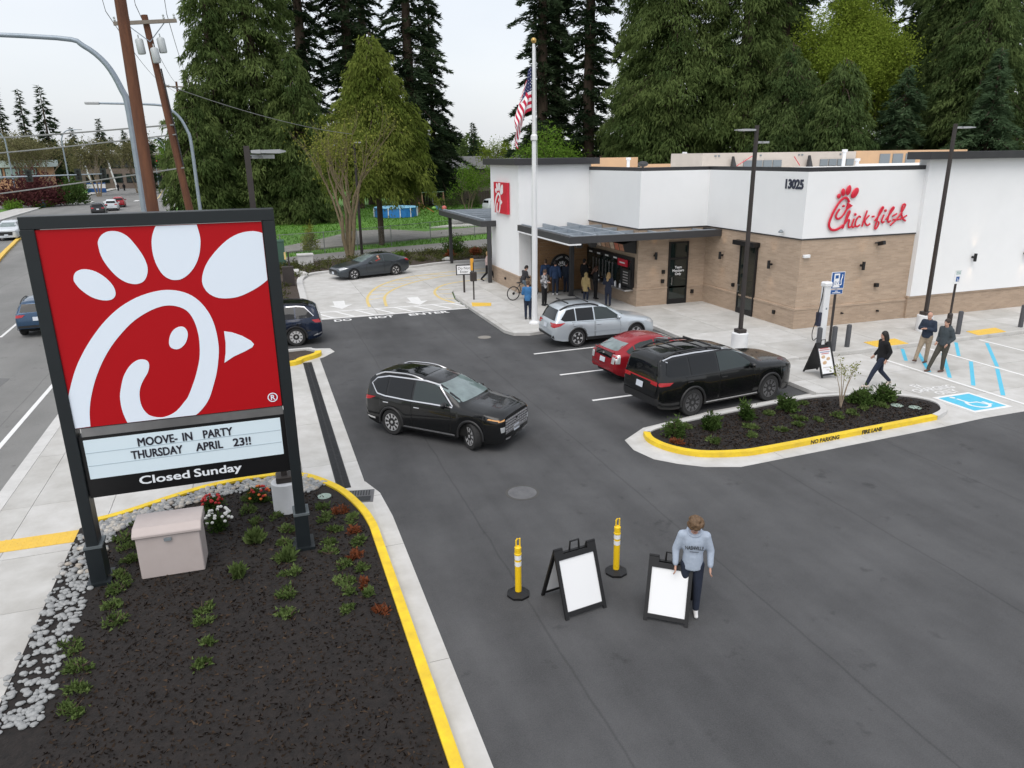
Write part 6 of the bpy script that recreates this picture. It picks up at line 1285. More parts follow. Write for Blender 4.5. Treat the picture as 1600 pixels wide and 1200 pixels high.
def branches(mb, p, d, L_, r, depth, rnd, tips, spread=.55, up=.12, nch=(2, 3)):
    p = Vector(p); d = Vector(d).normalized(); q = p+d*L_*.5+Vector((rnd.uniform(-.05, .05), rnd.uniform(-.05, .05), 0))*L_; e = q+(d+Vector((rnd.uniform(-.15, .15), rnd.uniform(-.15, .15), up))).normalized()*L_*.5
    mb.tube([p, q, e], [r, r*.82, r*.66], 6 if r > .05 else 4, cap=False); tips.append((e, d, depth))
    if depth == 0: return
    for k in range(rnd.randint(*nch)):
        a = rnd.uniform(0, 6.283); o = d.orthogonal().normalized(); o = Matrix.Rotation(a, 3, d) @ o; nd = (d+o*rnd.uniform(spread*.6, spread*1.3)+Vector((0, 0, up))).normalized()
        branches(mb, e if k else q+(e-q)*.3, nd, L_*rnd.uniform(.62, .86), r*.6, depth-1, rnd, tips, spread, up, nch)
def broadleaf(name, label, x, y, trunks, kind, seed, leaf=(.10, .22), perm=40, rad=.55, depth=5, L0=2.6, r0=.2, bark=None, spread=.5, up=.14, group=None, z=-.2, scale=1., nch=(2, 3), mind=1):
    rnd = random.Random(seed); rng = np.random.default_rng(seed); t = thing(name, label, 'tree', (x, y, z), group=group); t.scale = (scale,)*3; mb = MB(); tips = []
    for dx, dy, tx, ty in trunks: branches(mb, (dx, dy, 0), (tx, ty, 1), L0, r0, depth, rnd, tips, spread, up, nch)
    mb.build('trunk', bark or m_bark, t, smooth=True)
    P = np.array([tuple(e) for e, d, k in tips if k <= mind]); bt = rng.uniform(0, 1, len(P)); idx = np.repeat(np.arange(len(P)), perm); n = len(idx)
    C = P[idx]+rng.normal(0, 1, (n, 3))*rad*np.array([1, 1, .75]); V = blades(C, rng.normal(0, 1, (n, 3))+np.array([0, 0, -.3]), rng.uniform(*leaf, n), rng.uniform(leaf[0]*.35, leaf[1]*.35, n), rng)
    tri_mesh('crown', V, bt[idx]*.6+rng.uniform(0, .4, n), LM[kind], t); return t
GL = 'trees between the street and the lawn'; GR = 'trees behind the restaurant'; GF = 'far trees along the street'
conifer('cedar_tree', 'huge dense green cedar left of the bare maple', 1.6, 95, 50, 7.6, .3, 'cedar', 1, 300, 11, 'cedar', GL, 1.25)
conifer('cedar_tree', 'tall narrow cedar at the left flank of the huge one', -2.6, 93, 40, 4.6, .3, 'cedar', 41, 200, 11, 'cedar', GL, 1.2)
conifer('cedar_tree', 'shorter bushy cedar against the street lamps', -5.0, 90, 15.5, 5.0, .2, 'cedar', 2, 130, 12, 'cedar', GL, 1.2)
conifer('cedar_tree', 'low cedar filling in under the huge cedar', 5.6, 91, 19, 5.2, .2, 'cedar', 31, 120, 12, 'cedar', GL, 1.2)
conifer('fir_tree', 'dark fir directly right of the huge cedar, sky showing through', 8.5, 112, 58, 7.2, 4, 'fir', 3, 190, 9, 'fir', GL, 1.4)
conifer('fir_tree', 'dark open fir behind the bare maple top', 15.0, 114, 60, 7.0, 5, 'fir', 4, 190, 9, 'fir', GL, 1.4)
conifer('fir_tree', 'dark fir with long right hand branches against the white sky', 22.8, 110, 56, 7.4, 3, 'fir', 5, 210, 9, 'fir', GL, 1.4)
conifer('fir_tree', 'deep dark fir filling behind the light green cedar', 18.5, 122, 55, 6.4, 2, 'fir', 42, 170, 9, 'fir', GL, 1.4)
conifer('fir_tree', 'lower dark fir above the grey roofed house', 27.6, 117, 32, 6.4, 2, 'fir', 6, 150, 10, 'fir', GL, 1.3)
conifer('cedar_tree', 'light green cedar with bare leader in front of the dark firs', 10.2, 64.2, 16.8, 5.2, 5.4, 'cedarl', 7, 170, 13, 'cedar', GL, .85)
broadleaf('maple_tree', 'slender maple with fine bare twigs and few spring leaves', 6.4, 55.4, [(0, 0, .06, 0), (-.08, .03, -.12, .03), (.08, 0, .17, -.04), (0, .08, .02, .13)], 'dull', 12, (.10, .20), 4, .45, 6, 2.9, .15, M('olive_bark', (.20, .16, .095), .95, col2=(.13, .10, .06), scale=5), .40, .27, GL, scale=1.1, mind=3, nch=(2, 2))
conifer('fir_tree', 'dark fir behind the flag, left of the pair', 36.4, 93, 52, 6.8, 3, 'fir', 9, 200, 9, 'fir', GR, 1.35)
conifer('fir_tree', 'dark tall fir right of the flagpole top', 42, 91, 54, 6.0, 3, 'fir', 10, 200, 9, 'fir', GR, 1.35)
conifer('fir_tree', 'narrow dark fir filling between the flagpole firs and the cedar', 40, 97, 46, 5.6, 1, 'fir', 40, 160, 9, 'fir', GR, 1.35)
conifer('cedar_tree', 'massive olive green cedar behind the restaurant roof', 45.0, 75.5, 46, 8.2, .4, 'cedar', 11, 300, 11, 'cedar', GR, 1.15)
conifer('cedar_tree', 'second massive cedar right behind the lamp post', 50.8, 71, 48, 7.0, .4, 'cedar', 12, 280, 11, 'cedar', GR, 1.1)
conifer('fir_tree', 'dark fir with gaps left of the bright green tree', 62, 84, 46, 6.2, 1, 'firm', 13, 190, 9, 'fir', GR, 1.3)
conifer('fir_tree', 'dark slender fir in the gap right of the second cedar', 57.5, 76, 36, 4.6, 1, 'fir', 43, 150, 10, 'fir', GR, 1.2)
broadleaf('lime_tree', 'bright yellow green deciduous tree among dark conifers', 60.6, 65.6, [(0, 0, .02, 0), (.3, 0, .12, .05), (-.3, .1, -.12, 0)], 'lime', 14, (.13, .28), 210, .95, 5, 6.2, .34, None, .31, .30, GR)
conifer('conifer_tree', 'dark conifer below the bright green tree', 53.2, 59.0, 15.5, 5.6, .2, 'firm', 15, 150, 12, 'cedar', GR, 1.0)
conifer('conifer_tree', 'tall mid green conifer right of the bright green tree', 71.5, 62.5, 36, 6.6, .3, 'firm', 16, 250, 11, 'cedar', GR, 1.05)
conifer('conifer_tree', 'bluish spreading conifer above the wing cornice', 65.1, 53.1, 16, 6.6, .2, 'blue', 17, 170, 12, 'fir', GR, 1.0)
conifer('conifer_tree', 'bluish conifer behind the right hand lamp head', 61.5, 59.8, 15, 6.2, .2, 'blue', 19, 170, 12, 'fir', GR, 1.0)
conifer('fir_tree', 'dark fir at the top right corner', 86, 66.5, 44, 6.4, 1, 'fir', 18, 180, 9, 'fir', GR, 1.3)
conifer('conifer_tree', 'brownish conifer low between cedar and bright tree', 51.6, 64.6, 17.5, 5.0, .2, 'firm', 20, 150, 12, 'cedar', GR, 1.0)
conifer('conifer_tree', 'tall conifer closing the gap behind the mid green one', 80, 72, 42, 8.0, .3, 'firm', 21, 220, 9, 'cedar', GR, 1.2)
conifer('conifer_tree', 'deep green conifer behind the bright green tree', 74, 80, 40, 7.0, .3, 'firm', 44, 190, 9, 'cedar', GR, 1.3)
conifer('conifer_tree', 'dense conifer at the right edge above the wing', 71, 49.5, 18, 6.4, .2, 'firm', 22, 170, 12, 'fir', GR, 1.0)
conifer('conifer_tree', 'tall green conifer behind the right lamp post top', 75, 66, 40, 7.5, .3, 'firm', 45, 200, 10, 'cedar', GR, 1.15)
conifer('conifer_tree', 'wide green conifer behind the bluish ones', 68.5, 57.5, 24, 6.0, .2, 'firm', 46, 170, 11, 'cedar', GR, 1.05)
conifer('conifer_tree', 'mid green conifer under the lime tree, left side', 52.5, 63, 15, 5.0, .2, 'firm', 47, 150, 11, 'cedar', GR, 1.05)
conifer('cedar_tree', 'third cedar closing the gap by the dark firs', 47.5, 84, 44, 7.0, .3, 'cedar', 48, 200, 9, 'cedar', GR, 1.3)
conifer('conifer_tree', 'dark conifer in the far right upper corner', 92, 58, 36, 8.0, .2, 'firm', 49, 170, 9, 'cedar', GR, 1.3)
conifer('fir_tree', 'tall dark fir behind the gap by the lime tree', 70, 88, 52, 7.0, 1, 'fir', 33, 170, 9, 'fir', GR, 1.4)
conifer('fir_tree', 'tall dark fir in the gap above the right lamp post', 84, 80, 50, 7.5, 1, 'fir', 34, 170, 9, 'fir', GR, 1.4)
conifer('fir_tree', 'tall dark fir closing the sky right of the second cedar', 61, 78, 48, 6.0, 1, 'firm', 35, 170, 9, 'fir', GR, 1.3)
broadleaf('spring_tree', 'round fresh green tree behind the tower top', 31.1, 79.1, [(0, 0, .05, 0), (.2, .1, .2, .1), (-.2, 0, -.25, 0)], 'green', 23, (.14, .30), 40, .6, 4, 3.2, .16, None, .55, .12, GR)
broadleaf('spring_tree', 'thin budding tree beside the grey roofed house', 36.5, 112, [(0, 0, .05, 0), (.2, .1, .25, .1)], 'spring', 24, (.15, .3), 26, .8, 4, 3.2, .16, None, .5, .15, GR)
broadleaf('yard_tree', 'small leafy yard tree left of the tower by the fence', 27.6, 98, [(0, 0, .1, 0), (.3, .1, .3, .1), (-.3, 0, -.3, .1)], 'green', 25, (.12, .28), 30, .6, 4, 2.0, .1, m_barkl, .6, .05, GR)
broadleaf('yard_tree', 'small leafy yard tree partly behind the tower corner', 32.5, 96, [(0, 0, .1, 0), (.3, .1, .3, .1)], 'green', 26, (.12, .28), 30, .7, 4, 2.3, .1, m_barkl, .6, .05, GR)
for i, (x, y, H, r_, lab) in enumerate(((-53, 208, 24.3, 4.6, 'tall ragged fir at the left edge of the skyline'), (-50.5, 217, 24.3, 3.8, 'slim fir second from the left on the skyline'), (-42.4, 200.6, 23.8, 5.0, 'full pointed fir third on the left skyline'), (-40.8, 257, 19.5, 5.2, 'rounder fir on the skyline left of the big wooden pole'),
    (-21.6, 188.8, 18.4, 3.0, 'lone fir between the two wooden poles'), (-55.3, 295, 18.5, 5, 'hazy distant fir left of centre on the street skyline'), (-37, 277, 17, 5, 'small distant fir near the street lamp'), (-31.7, 298, 14, 6, 'low distant fir at the end of the street'), (-46.7, 316, 16, 6, 'distant fir behind the brown office block'), (-60, 210, 19, 5.5, 'fir cut off by the left picture edge'), (-24, 250, 14, 5, 'dark fir beyond the far signal'), (-17, 225, 12, 5, 'dark bushy fir at the right end of the street view'),
    (61.4, 211, 16.5, 3.6, 'distant fir between the dark fir and the flagpole'), (60.5, 222, 14.3, 3.8, 'distant fir over the house chimney'))):
    conifer('fir_tree', lab, x, y, H, r_, 1.5, 'fir', 50+i, 70, 5, 'fir', GF, 2.0)
for i, (x, y, L0, k, lab) in enumerate(((-37.5, 168, 4.2, 'bud', 'budding pale tree behind the red bush'), (-31, 182, 4.0, 'bud', 'budding pale tree by the brown office block'), (-45, 184, 4.2, 'bud', 'budding pale tree at the left edge'), (-25, 196, 4.0, 'bud', 'budding pale tree in front of the office block'), (-18, 205, 3.4, 'green', 'green roadside tree at the end of the street'))):
    broadleaf('street_tree', lab, x, y, [(0, 0, .05, 0), (.3, .1, .2, .1), (-.3, 0, -.2, 0)], k, 70+i, (.22, .45), 28, 1.0, 4, L0, .18, m_barkl, .5, .15, GF)
def bush(name, label, x, y, z, r, h, kind, seed, n=900, leaf=(.05, .11), group=None, cat='shrub', stems=6, spiky=0.):
    rng = np.random.default_rng(seed); rnd = random.Random(seed); t = thing(name, label, cat, (x, y, z), group=group); mb = MB(); tips = []
    for k in range(stems):
        a = k*2.4+rnd.random(); q = rnd.uniform(.35, .9); tips.append((q*r*math.cos(a), q*r*math.sin(a), h*rnd.uniform(.55, .9))); mb.tube([(0, 0, 0), (tips[-1][0]*.5, tips[-1][1]*.5, tips[-1][2]*.6), tips[-1]], [.014, .01, .005], 4)
    mb.build('stems', m_bark, t)
    nl = max(5, int(14*min(1.5, r*1.5))); cl = rng.normal(0, 1, (nl, 3)); cl /= np.linalg.norm(cl, axis=1, keepdims=True); cl *= rng.uniform(.35, .82, (nl, 1)); cl[:, 2] = np.abs(cl[:, 2])*.9
    idx = rng.integers(0, nl, n); C = cl[idx]+rng.normal(0, .19, (n, 3)); C[:, 2] = np.abs(C[:, 2]); C *= np.array([r, r, h*.98]); C[:, 2] += h*.05
    D = C/np.array([r, r, h])+rng.normal(0, .7, (n, 3))+np.array([0, 0, .35+spiky]); V = blades(C, D, rng.uniform(*leaf, n), rng.uniform(leaf[0]*.3, leaf[1]*.3, n), rng); bt = rng.uniform(0, 1, nl)
    tri_mesh('foliage', V, bt[idx]*.55+rng.uniform(0, .45, n), LM[kind], t); return t
bush('red_leaf_bush', 'big dark red bush at the left edge of the street', -35.2, 146, -.1, 5.6, 6.4, 'red', 90, 5200, (.3, .6), None, 'bush', 8)
bush('green_bush', 'dark green clipped bush right of the red bush', -29.5, 148, -.1, 3.0, 4.6, 'shrub', 92, 2600, (.25, .5), None, 'bush', 8)
for i, (x, y, r, h) in enumerate(((-36.5, 140, 1.6, 1.4), (-33.2, 143.5, 1.8, 1.5), (-33.6, 150, 1.3, 1.2))): bush('low_hedge', ['low round hedge at the far left kerb', 'low hedge under the big red bush', 'low hedge end near the blue bin'][i], x, y, -.1, r, h, 'green', 93+i, 900, (.2, .4), 'low hedges across the street', 'hedge')
# island shrubs and low plants
isl_s = [(9.75, 15.45, .40, .62, 'rhododendron at the rounded tip of the island'), (10.95, 15.65, .44, .68, 'leafy shrub second from the island tip'), (12.3, 15.9, .40, .62, 'leafy shrub in front of the black suv rear wheel'), (13.75, 16.0, .46, .66, 'leafy shrub left of the thin sapling'), (16.15, 15.85, .52, .68, 'dense shrub right of the thin sapling'), (17.0, 15.85, .56, .72, 'largest dense shrub at the right end of the island')]
for i, (x, y, r, h, lab) in enumerate(isl_s): bush('shrub', lab, x, y-(.12 if i > 3 else 0), -.05, r*.74, h*(.84 if i < 4 else .68), 'shrub', 100+i, 1500 if i > 3 else 1000, (.05, .12), 'shrubs on the island')
rg = random.Random(5)
ORD = 'first second third fourth fifth sixth seventh eighth ninth tenth eleventh twelfth thirteenth fourteenth fifteenth sixteenth'.split()
for i, (x, y) in enumerate(((9.55, 15.0), (10.5, 14.75), (10.35, 15.9), (11.6, 14.7), (12.0, 15.25), (12.7, 14.85), (13.2, 15.0), (13.65, 15.35), (14.0, 15.05), (14.7, 15.1), (15.3, 15.2), (15.9, 15.3), (16.5, 15.4), (13.1, 15.95), (14.6, 16.35), (16.45, 16.0))):
    k = 'rust' if i in (0,) else 'ground'; bush('low_plant', ORD[i]+' low sprawling plant in the island mulch counting from the rounded tip', x, y, -.05, rg.uniform(.15, .23), rg.uniform(.10, .17), k, 120+i, 260, (.05, .10), 'low plants on the island', 'plant', 4)
sp = thing('sapling', 'thin bare sapling rising from the island', 'tree', (15.35, 15.7, -.05)); mb = MB(); rnd = random.Random(3); tp = []
for k in range(5):
    a = k*1.3; e = Vector((.28*math.cos(a), .28*math.sin(a), rnd.uniform(1.05, 1.5))); mb.tube([(0, 0, 0), (e.x*.35, e.y*.35, e.z*.5), e], [.018, .012, .005], 5); tp += [tuple(e), tuple(e*.85)]
mb.build('stems', M('sapling_bark', (.36, .29, .22), .9), sp); rng = np.random.default_rng(6); P = np.array(tp); ix = np.repeat(np.arange(len(P)), 22); C = P[ix]+rng.normal(0, .07, (len(ix), 3)); tri_mesh('foliage', blades(C, rng.normal(0, 1, C.shape), rng.uniform(.04, .09, len(ix)), .018, rng), rng.uniform(0, 1, len(ix)), LM['dull'], sp)
# sign bed planting: rows of low junipers, flowers, boulders
rows = ((.75, 10.6, 14.4, 9, 'in the row just right of the right sign post'), (1.12, 10.4, 14.1, 9, 'in the row along the yellow kerb'), (-.15, 10.8, 14.9, 8, 'in the row just left of the right sign post'), (-3.0, 11.5, 15.0, 8, 'in the row beside the left sign post'), (-.75, 14.2, 15.4, 3, 'in the short row left of the lamp base'), (-3.25, 9.5, 11.0, 4, 'in the stones row below the left post'), (-1.4, 10.0, 11.5, 4, 'in the row in front of the utility cabinet'))
si = 200
for cx, y0, y1, n_, lab in rows:
    for i in range(n_):
        si += 1; x = cx+rg.uniform(-.12, .12)+(.25*(i/n_) if cx < -2.5 else 0); y = y1-(y1-y0)*i/max(1, n_-1)+rg.uniform(-.08, .08); rust = cx == 1.12 and i % 2 == 0
        bush('low_plant', ('low rust coloured plant, ' if rust else 'low green juniper, ')+ORD[i]+' '+lab, x, y, -.05, rg.uniform(.15, .23), rg.uniform(.10, .17), 'rust' if rust else 'ground', si, 240, (.04, .085), 'rust plants in the sign bed' if rust else 'green plants in the sign bed', 'plant', 4)
def flowers(x, y, r, h, cols, lab, seed):
    t = bush('flowering_shrub', lab, x, y, -.05, r, h, 'shrub', seed, 500, (.05, .10), None, 'shrub'); rnd = random.Random(seed)
    for i in range(26):
        a, q = rnd.uniform(0, 6.28), rnd.uniform(.2, 1); c = cols[i % len(cols)]; MB().ell((r*.9*math.sqrt(1-q*q*.7)*math.cos(a), r*.9*math.sqrt(1-q*q*.7)*math.sin(a), h*(.35+.65*q)), (.035, .035, .028), 7, 4).build('flower', c, t, smooth=True)
fr_, fo_, fw_ = M('flower_red', (.42, .02, .02), .7), M('flower_orange', (.62, .16, .03), .7), M('flower_white', (.78, .78, .74), .7)
flowers(-1.5, 15.3, .24, .30, [fr_], 'red flowering shrub behind the utility cabinet', 300); flowers(-.55, 15.35, .26, .30, [fr_, fo_], 'red and orange flowering shrub left of the white lamp base', 301)
flowers(-2.35, 14.75, .28, .22, [fo_, fr_], 'low orange red flowers left of the utility cabinet', 302); flowers(-1.32, 14.35, .30, .40, [fw_], 'white flowering rhododendron beside the utility cabinet', 303)
for x, y, s in ((-.65, 13.5, 1), (-.1, 12.6, .8), (-1.0, 12.3, .8)): bush('grass_tuft', ['yellow green grass tuft right of the cabinet', 'small grass tuft by the right post', 'small grass tuft in front of the cabinet'][int(abs(x*10)) % 3 if False else (0 if s == 1 else (1 if x > -.5 else 2))], x, y, -.05, .13*s, .18*s, 'ground', int(400+x*10), 220, (.12, .24), None, 'plant', 3, 1.5)
def rocks(parent):
    ms = []; rnd = random.Random(9); mats = [M('river_stone%d' % i, c, .7, col2=tuple(v*.75 for v in c), scale=12) for i, c in enumerate(((.44, .43, .41), (.33, .34, .34), (.52, .49, .44), (.27, .28, .29), (.40, .36, .31)))]
    for i in range(10):
        mb = MB(); mb.ell((0, 0, 0), (1, rnd.uniform(.65, .95), rnd.uniform(.5, .7)), 8, 6); mb.v = [tuple(c*rnd.uniform(.9, 1.1) for c in v) for v in mb.v]
        me = bpy.data.meshes.new('river_stone'); me.from_pydata(mb.v, [], mb.f); me.polygons.foreach_set('use_smooth', [True]*len(mb.f)); me.materials.append(mats[i % 5]); me.update(); ms.append(me)
    pth = smooth_path([(-3.7, 9.5), (-3.68, 12), (-3.66, 14.2), (-3.5, 15.1), (-2.9, 15.45), (-1.75, 16.02), (-.4, 16.22), (.25, 16.0), (.62, 15.55)], 12); n = 0
    for k in range(2000):
        i = rnd.randrange(len(pth)); x, y = pth[i]; wd = .30 if y < 15 else .26; o = rnd.uniform(-1, 1)*wd; a = pth[max(0, i-1)]; b = pth[min(len(pth)-1, i+1)]; l = math.hypot(b[0]-a[0], b[1]-a[1]) or 1
        yield ms[rnd.randrange(10)], x-(b[1]-a[1])/l*o+rnd.uniform(-.08, .08), y+(b[0]-a[0])/l*o+rnd.uniform(-.08, .08), rnd.uniform(.03, .075), rnd.random()*6.28
stones = list(rocks(bed)); stones.sort(key=lambda s: -(s[3]*(1.6 if s[2] > 13.3 else .5)))
mb = MB()
for i, (me, x, y, r, a) in enumerate(stones):
    if i < 290:
        o = bpy.data.objects.new('river_stone', me); COL.objects.link(o); o.parent = bed; o.location = (x, y, -.02+r*.15); o.scale = (r, r, r); o.rotation_euler = (0, 0, a)
    else:
        q = [(x+r*.85*(v.co.x*math.cos(a)-v.co.y*math.sin(a)), y+r*.85*(v.co.x*math.sin(a)+v.co.y*math.cos(a)), -.025+r*.2+r*.8*v.co.z) for v in me.vertices]; mb.add(q, [tuple(p.vertices) for p in me.polygons])
o = mb.build('small_stones', M('river_stone1', (0, 0, 0)), bed, smooth=True); o['kind'] = 'stuff'
# ground cover in the north beds: one mass nobody could count
rng = np.random.default_rng(77); pts = []
while len(pts) < 420:
    x, y = rng.uniform(-2.5, 30), rng.uniform(46.5, 57.5)
    lo = np.interp(x, [-3, 2.1, 3, 4.4, 6.2, 9.5, 11.9, 16, 40], [46.3, 46.8, 49, 49.8, 50.4, 49.8, 50.7, 50.9, 50.9]); hi = np.interp(x, [-3, 1.5, 7, 18.4, 40], [52, 53.4, 55.2, 57.4, 60])
    if lo < y < hi: pts.append((x, y))
pts = np.array(pts+[(rng.uniform(-4, 1.5), rng.uniform(35, 45.5)) for _ in range(60)]); ix = np.repeat(np.arange(len(pts)), 45); n = len(ix)
C = np.stack([pts[ix, 0]+rng.normal(0, .2, n), pts[ix, 1]+rng.normal(0, .2, n), np.abs(rng.normal(.1, .1, n))], 1); o = tri_mesh('ground_cover', blades(C, rng.normal(0, 1, (n, 3))+np.array([0, 0, .6]), rng.uniform(.08, .2, n), .035, rng), rng.uniform(0, .6, len(pts))[ix]+rng.uniform(0, .3, n), leafmat('bed_leaves', (.045, .045, .02), (.13, .15, .05)), None); o['kind'] = 'stuff'; o['label'] = 'olive ground cover in the mulch bed beyond the concrete lane'
# lawn blades near the fence line, one mass
n = 26000; x = rng.uniform(-6, 46, n); y = rng.uniform(57.5, 122, n); keep = (y > np.interp(x, [-6, 1.6, 7.6, 20, 45], [55.8, 58, 60.3, 63.9, 67])) & ~((y < np.interp(x, [-6, 2, 9.4, 13, 24, 60], [61.5, 66, 77.5, 77.5, 76.5, 84])) & (y > np.interp(x, [-6, 2, 14, 24, 60], [58.3, 61.2, 66.6, 69.6, 76.5])))
C = np.stack([x, y, np.full(n, -.2)], 1)[keep]; o = tri_mesh('grass', blades(C, rng.normal(0, .5, C.shape)+np.array([0, 0, 1.2]), rng.uniform(.12, .3, len(C)), .05, rng), rng.uniform(0, 1, len(C)), leafmat('grass_blades', (.06, .15, .02), (.13, .27, .04)), None); o['kind'] = 'stuff'; o['label'] = 'bright green lawn beyond the chain link fence'
for i, (x, y, r, h, k, lab) in enumerate(((14.0, 53.6, 1.1, 1.9, 'shrub', 'spiky green shrub in the bed left of the canopy posts'), (9.6, 53.2, .4, .6, 'green', 'little round shrub behind the grey sedan roof'), (13.2, 52.3, .5, .55, 'rust', 'reddish low shrub beneath the spiky shrub'), (15.4, 53.0, .5, .5, 'rust', 'reddish low shrub right of the spiky shrub'), (3.9, 60.6, .7, 2.2, 'dull', 'straggly shrub growing on the chain link fence'), (26.9, 104.7, 2.0, 2.4, 'shrub', 'dark round bush on the lawn by the pink ball'), (30.2, 104, 1.3, 1.9, 'shrub', 'smaller dark bush on the lawn right of the other'))):
    bush('garden_shrub', lab, x, y, -.05, r, h, k, 500+i, 1300, (.08, .2), None, 'shrub', 7, .6 if i == 0 else 0)

def woods(name, label, x0, x1, y0, y1, n, hmin, hmax, kind, seed):
    rng = np.random.default_rng(seed); tx = rng.uniform(x0, x1, n); ty = rng.uniform(y0, y1, n); H = rng.uniform(hmin, hmax, n); per = 420; ix = np.repeat(np.arange(n), per); m_ = len(ix)
    t_ = rng.uniform(0, 1, m_)**.8; con = rng.uniform(0, 1, n) < .6; rr = np.where(con[ix], (1-t_)*.26*H[ix]+.2, np.sqrt(np.maximum(0, 1-(2*t_-1)**2))*.30*H[ix]); a = rng.uniform(0, 6.283, m_); q = np.sqrt(rng.uniform(.2, 1, m_))
    C = np.stack([tx[ix]+rr*q*np.cos(a), ty[ix]+rr*q*np.sin(a), -.2+H[ix]*(.05+.95*t_)], 1); D = np.stack([np.cos(a), np.sin(a), rng.normal(-.2, .4, m_)], 1)
    o = tri_mesh(name, blades(C, D, rng.uniform(.8, 1.7, m_), .35, rng), rng.uniform(0, .7, n)[ix]+rng.uniform(0, .3, m_), LM[kind], None); o['kind'] = 'stuff'; o['label'] = label
woods('woods', 'far wood closing the end of the street', -120, 10, 330, 400, 90, 9, 17, 'firm', 600)
woods('woods', 'far wood behind the houses and the restaurant', 40, 190, 200, 270, 90, 8, 14, 'firm', 601)
woods('woods', 'far budding wood behind the shop at the left', -110, -45, 225, 290, 40, 7, 13, 'bud', 602)

def chips(par, poly, n, seed, z):
    rng = np.random.default_rng(seed); xs = [q[0] for q in poly]; ys = [q[1] for q in poly]; P = []
    while len(P) < n:
        x, y = rng.uniform(min(xs), max(xs)), rng.uniform(min(ys), max(ys)); c = False
        for i in range(len(poly)):
            x1, y1 = poly[i]; x2, y2 = poly[i-1]
            if (y1 > y) != (y2 > y) and x < (x2-x1)*(y-y1)/(y2-y1)+x1: c = not c
        if c: P.append((x, y, z+rng.uniform(0, .02)))
    C = np.array(P); D = rng.normal(0, 1, C.shape); D[:, 2] *= .35; o = tri_mesh('bark_chips', blades(C, D, rng.uniform(.03, .09, n), rng.uniform(.008, .02, n), rng), rng.uniform(0, 1, n)**2, leafmat('bark_chip', (.010, .008, .007), (.075, .052, .036), 0.), par); o['kind'] = 'stuff'
chips(bed, [(-3.3, 7), (-3.3, 14.9), (-1.7, 15.8), (-.3, 16.0), (.4, 15.7), (1.2, 14.5), (1.45, 13), (1.45, 7)], 9000, 700, -.034); chips(isl, [(9.4, 15.6), (9.5, 14.8), (10.2, 14.2), (11.4, 14.1), (17.2, 14.4), (18, 15), (17.7, 15.7), (15, 16.6), (11.8, 16.3)], 7000, 701, -.034)
# ================================================================== STREET AND BACKGROUND
m_wpole2 = M('weathered_wood', (.17, .07, .035), .9, col2=(.085, .035, .02), scale=5, stretch=(1, 1, .15), bump=.6, bscale=30)
m_galvp = M('galvanised_pole', (.33, .38, .43), .5, .5, col2=(.27, .32, .37), scale=4)
m_trf = M('transformer_grey', (.46, .49, .50), .5, .2)
m_wire = M('wire_black', (.03, .03, .032), .6); m_wireg = M('cable_grey', (.22, .225, .22), .6)
def upole(x, y, h, r, label, arm=None, ang=0.):
    t = thing('utility_pole', label, 'utility pole', (x, y, -.2), ang, group='brown wooden utility poles'); MB().tube([(0, 0, 0), (0, 0, h*.5), (0, 0, h)], [r, r*.88, r*.72], 12).build('pole', m_wpole2, t, smooth=True)
    if arm:
        z, w_ = arm; a = MB().box((0, -.2, z), (w_, .12, .14)).build('crossarm', M('grey_wood', (.22, .19, .16), .9), t)
        for s in (-1, 1): MB().tube([(s*w_*.3, -.2, z-.05), (0, -.16, z-.75)], .02, 5).build('brace', m_galvp, a)
        for q in (-.47, -.25, .3, .47): MB().lathe([(.03, 0), (.05, .06), (.03, .1), (.05, .15), (.02, .2)], 8, (q*w_, -.2, z+.07)).build('insulator', m_trf, a)
    return t
upole(-3.1, 26.9, 19, .20, 'near thick wooden utility pole running out of the top')
p2 = upole(-2.3, 37.0, 13.1, .18, 'wooden utility pole with crossarm and grey transformers', (12.8, 2.45)); p2.rotation_euler = (0, R(-5), 0)
for x, y, z in ((-.42, -.1, 11.9), (.42, -.1, 11.9), (.1, -.3, 11.5)): o = MB().lathe([(.14, -.30), (.16, -.26), (.16, .24), (.13, .29), (.04, .32)], 14, (x, y, z)).build('transformer', m_trf, p2, smooth=True); MB().cyl((x, y, z+.28), (x, y, z+.45), .025, n=6).build('bushing', m_trf, o)
MB().tube([(.18, -.1, 7), (.18, -.1, 11)], .03, 6).build('conduit', m_wire, p2)
p3 = upole(-7.2, 104, 16.4, .17, 'distant wooden pole top beside the huge cedar', (15.8, 3.4))
def wire(pts, r, label, m=m_wire, n=10):
    o = MB().tube(smooth_path(pts, n), r, 5).build('overhead_wire', m, None, smooth=True); tag(o, label, 'wire', 'overhead wires along the street')
def sag(a, b, s, n=6): return [tuple(a[k]+(b[k]-a[k])*t-(s*4*t*(1-t) if k == 2 else 0) for k in range(3)) for t in np.linspace(0, 1, n)]
wire(sag((-2.9, 36.8, 8.5), (-34, 54, 8.4), .5), .035, 'thick grey cable, upper of the three across the street', m_wireg); wire(sag((-2.85, 36.8, 8.1), (-34, 54, 7.0), .5), .03, 'grey cable, middle of the three across the street', m_wireg); wire(sag((-2.7, 36.8, 6.7), (-34, 54, 3.6), .3), .03, 'grey cable, lowest of the three across the street', m_wireg)
for dx, dz, lab in ((-1.15, 12.9, 'thin wire from the left end of the crossarm to the near pole'), (0, 13.2, 'thin wire from the pole top towards the near pole'), (1.15, 12.9, 'thin wire from the right end of the crossarm to the near pole')):
    wire(sag((-3.7+dx, 36.8, dz), (-3.1+dx, 26.9, 18.6 if dx == 0 else 17.8), .25), .012, lab); wire(sag((-3.7+dx, 36.8, dz), (-7.2+dx*1.3, 103.7, 16.0), .5), .015, lab.replace('near pole', 'distant pole'))
